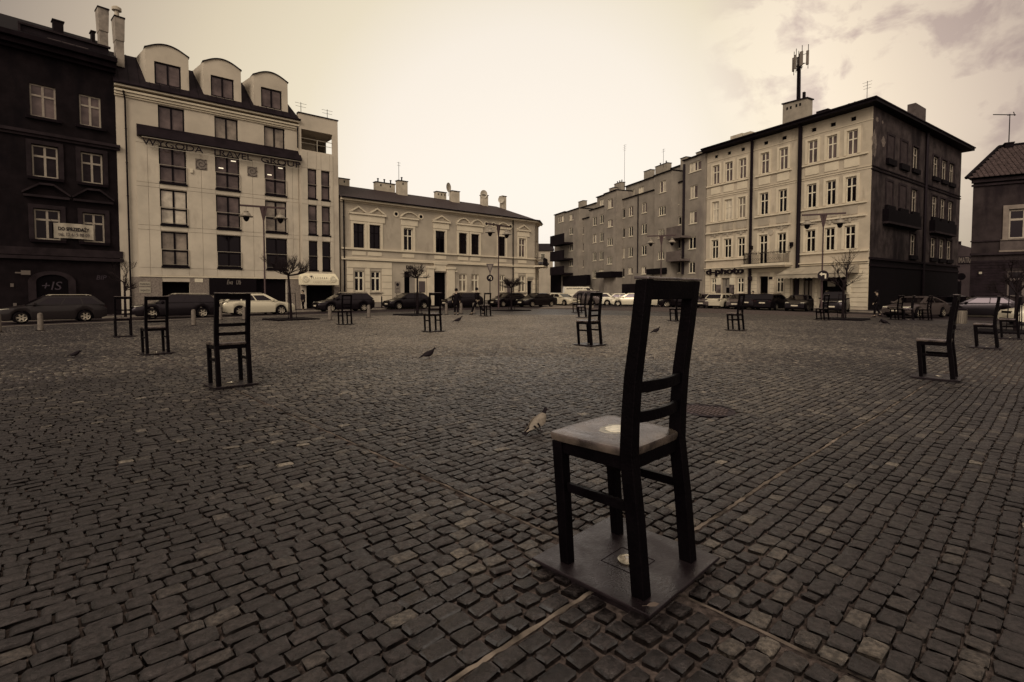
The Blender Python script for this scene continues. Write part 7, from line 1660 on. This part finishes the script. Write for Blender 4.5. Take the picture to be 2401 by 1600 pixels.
person(LB.at(1203, 3.0), -90, 'distant dark figure hidden by the rightmost small tree', .15, coat_b, .7, (.05, -.05), .94)
person(LD.at(1766, 2.0), 200, 'figure in a white top behind the cars by the doorway lantern', .1, coat_w, .86, (.12, .1), 1.0)
person(atY(2057, 33.5), 140, 'dark figure walking by the corner of the sooty tenement', .3, coat_b, .74, (.1, -.1), 1.0)
# ================================================================== pigeons
def pigeon(pos, facing, label, pale=False, s=1.0, peck=0.0):
    r = empty('pigeon', pos, rad(facing), label, 'pigeon'); r.scale = (s,) * 3
    dk = mat('pigeon_dark', (.022, .017, .020), .6); bd = mat('pigeon_pale', (.20, .17, .14), .7, noise=(30, .2)) if pale else mat('pigeon_grey', (.030, .024, .026), .65)
    def loft(rings, m, name, n=12):
        mb = MB(); vs = []
        for (x, z, ry, rz) in rings: vs += [(x, ry * math.cos(6.28318*k/n), z + rz * math.sin(6.28318*k/n)) for k in range(n)]
        k_ = len(rings); mb.add(vs, [(i*n+k, i*n+(k+1) % n, (i+1)*n+(k+1) % n, (i+1)*n+k) for i in range(k_-1) for k in range(n)] + [tuple(range(n)), tuple((k_-1)*n+k for k in range(n))]); return mb.build(name, m, r, smooth=True, angle=70)
    loft([(-.135, .070, .014, .012), (-.105, .080, .036, .030), (-.055, .096, .058, .050), (.0, .112, .070, .064), (.045, .126, .072, .068), (.085, .145, .060, .060), (.110, .168, .042, .044), (.122, .190, .030, .030)], bd, 'body', 18)
    hx, hz = .142 + peck * .04, .232 - peck * .12
    loft([(.088, .155, .046, .050), (.110, .182, .036, .038), (.126, .205, .027, .030), (hx - .010, hz - .012, .023, .026), (hx, hz, .0245, .0255), (hx + .016, hz - .001, .020, .020), (hx + .026, hz - .005, .008, .009), (hx + .046, hz - .012, .002, .003)], dk, 'head', 16)
    MB().hexa([(-.10, -.028, .070), (-.10, .028, .070), (-.235, .036, .022), (-.235, -.036, .022)], [(-.10, -.026, .092), (-.10, .026, .092), (-.235, .038, .030), (-.235, -.038, .030)]).build('tail', dk, r, bevel=.003)
    for y in (-1, 1):
        wg = []
        for (x, z0_, z1_, yo) in ((.085, .125, .150, .056), (.05, .098, .168, .074), (.0, .084, .165, .079), (-.06, .078, .142, .070), (-.11, .070, .112, .052), (-.165, .060, .080, .034), (-.20, .052, .060, .026)):
            wg += [(x, y * (yo - .012), z0_), (x, y * (yo + .003), z0_ + .004), (x, y * (yo + .001), (z0_ + z1_) / 2), (x, y * (yo - .014), z1_)]
        MB().add(wg, [(i*4+k, i*4+(k+1) % 4, (i+1)*4+(k+1) % 4, (i+1)*4+k) for i in range(6) for k in range(4)] + [(0, 1, 2, 3), (24, 25, 26, 27)]).build('wing', bd, r, smooth=True, angle=60)
        MB().tube([(.01, y*.026, .06), (.012, y*.026, .008), (.045, y*.030, .003)], .0055, 5).tube([(.012, y*.026, .008), (.038, y*.010, .003)], .004, 5).build('leg', mat('pigeon_leg', (.09, .06, .055), .6), r)
        if pale:
            for xo in (0, -.055): MB().hexa([(-.03+xo, y*(.072+xo*.1), .082), (-.048+xo, y*(.070+xo*.1), .080), (-.075+xo, y*(.066+xo*.12), .128+xo*.3), (-.055+xo, y*(.070+xo*.12), .134+xo*.3)], [(-.03+xo, y*(.080+xo*.1), .082), (-.048+xo, y*(.078+xo*.1), .080), (-.075+xo, y*(.074+xo*.12), .128+xo*.3), (-.055+xo, y*(.077+xo*.12), .134+xo*.3)]).build('wing_bar', dk, r)
        e_ = MB().lathe([(.0001, -.003), (.0035, 0), (.0001, .003)], 6, (hx + .008, y * .0215, hz + .006)).build('eye', mat('bird_eye', (.25, .12, .05), .2), r)
    return r
pp_ = pigeon(at(1262, 1012), 42, 'pale-bodied pigeon with a dark head just behind the foreground chair', True, .86); pp_.rotation_euler[1] = -.10
pigeon(at(1005, 841), 28, 'black pigeon on the cobbles left of the middle chair', s=.92)
pigeon(at(1074, 757), 12, 'small dark pigeon in front of the two walkers', s=1.25)
pigeon(at(1538, 782), 15, 'small dark pigeon seen through the foreground chair backrest', s=.95)
pigeon(at(176, 838), 30, 'dark pigeon in the gloom at the far left of the square', s=.72, peck=.3)
pigeon(at(2073, 762), 185, 'tiny dark pigeon left of the close-set group of chairs', s=1.3, peck=.9)
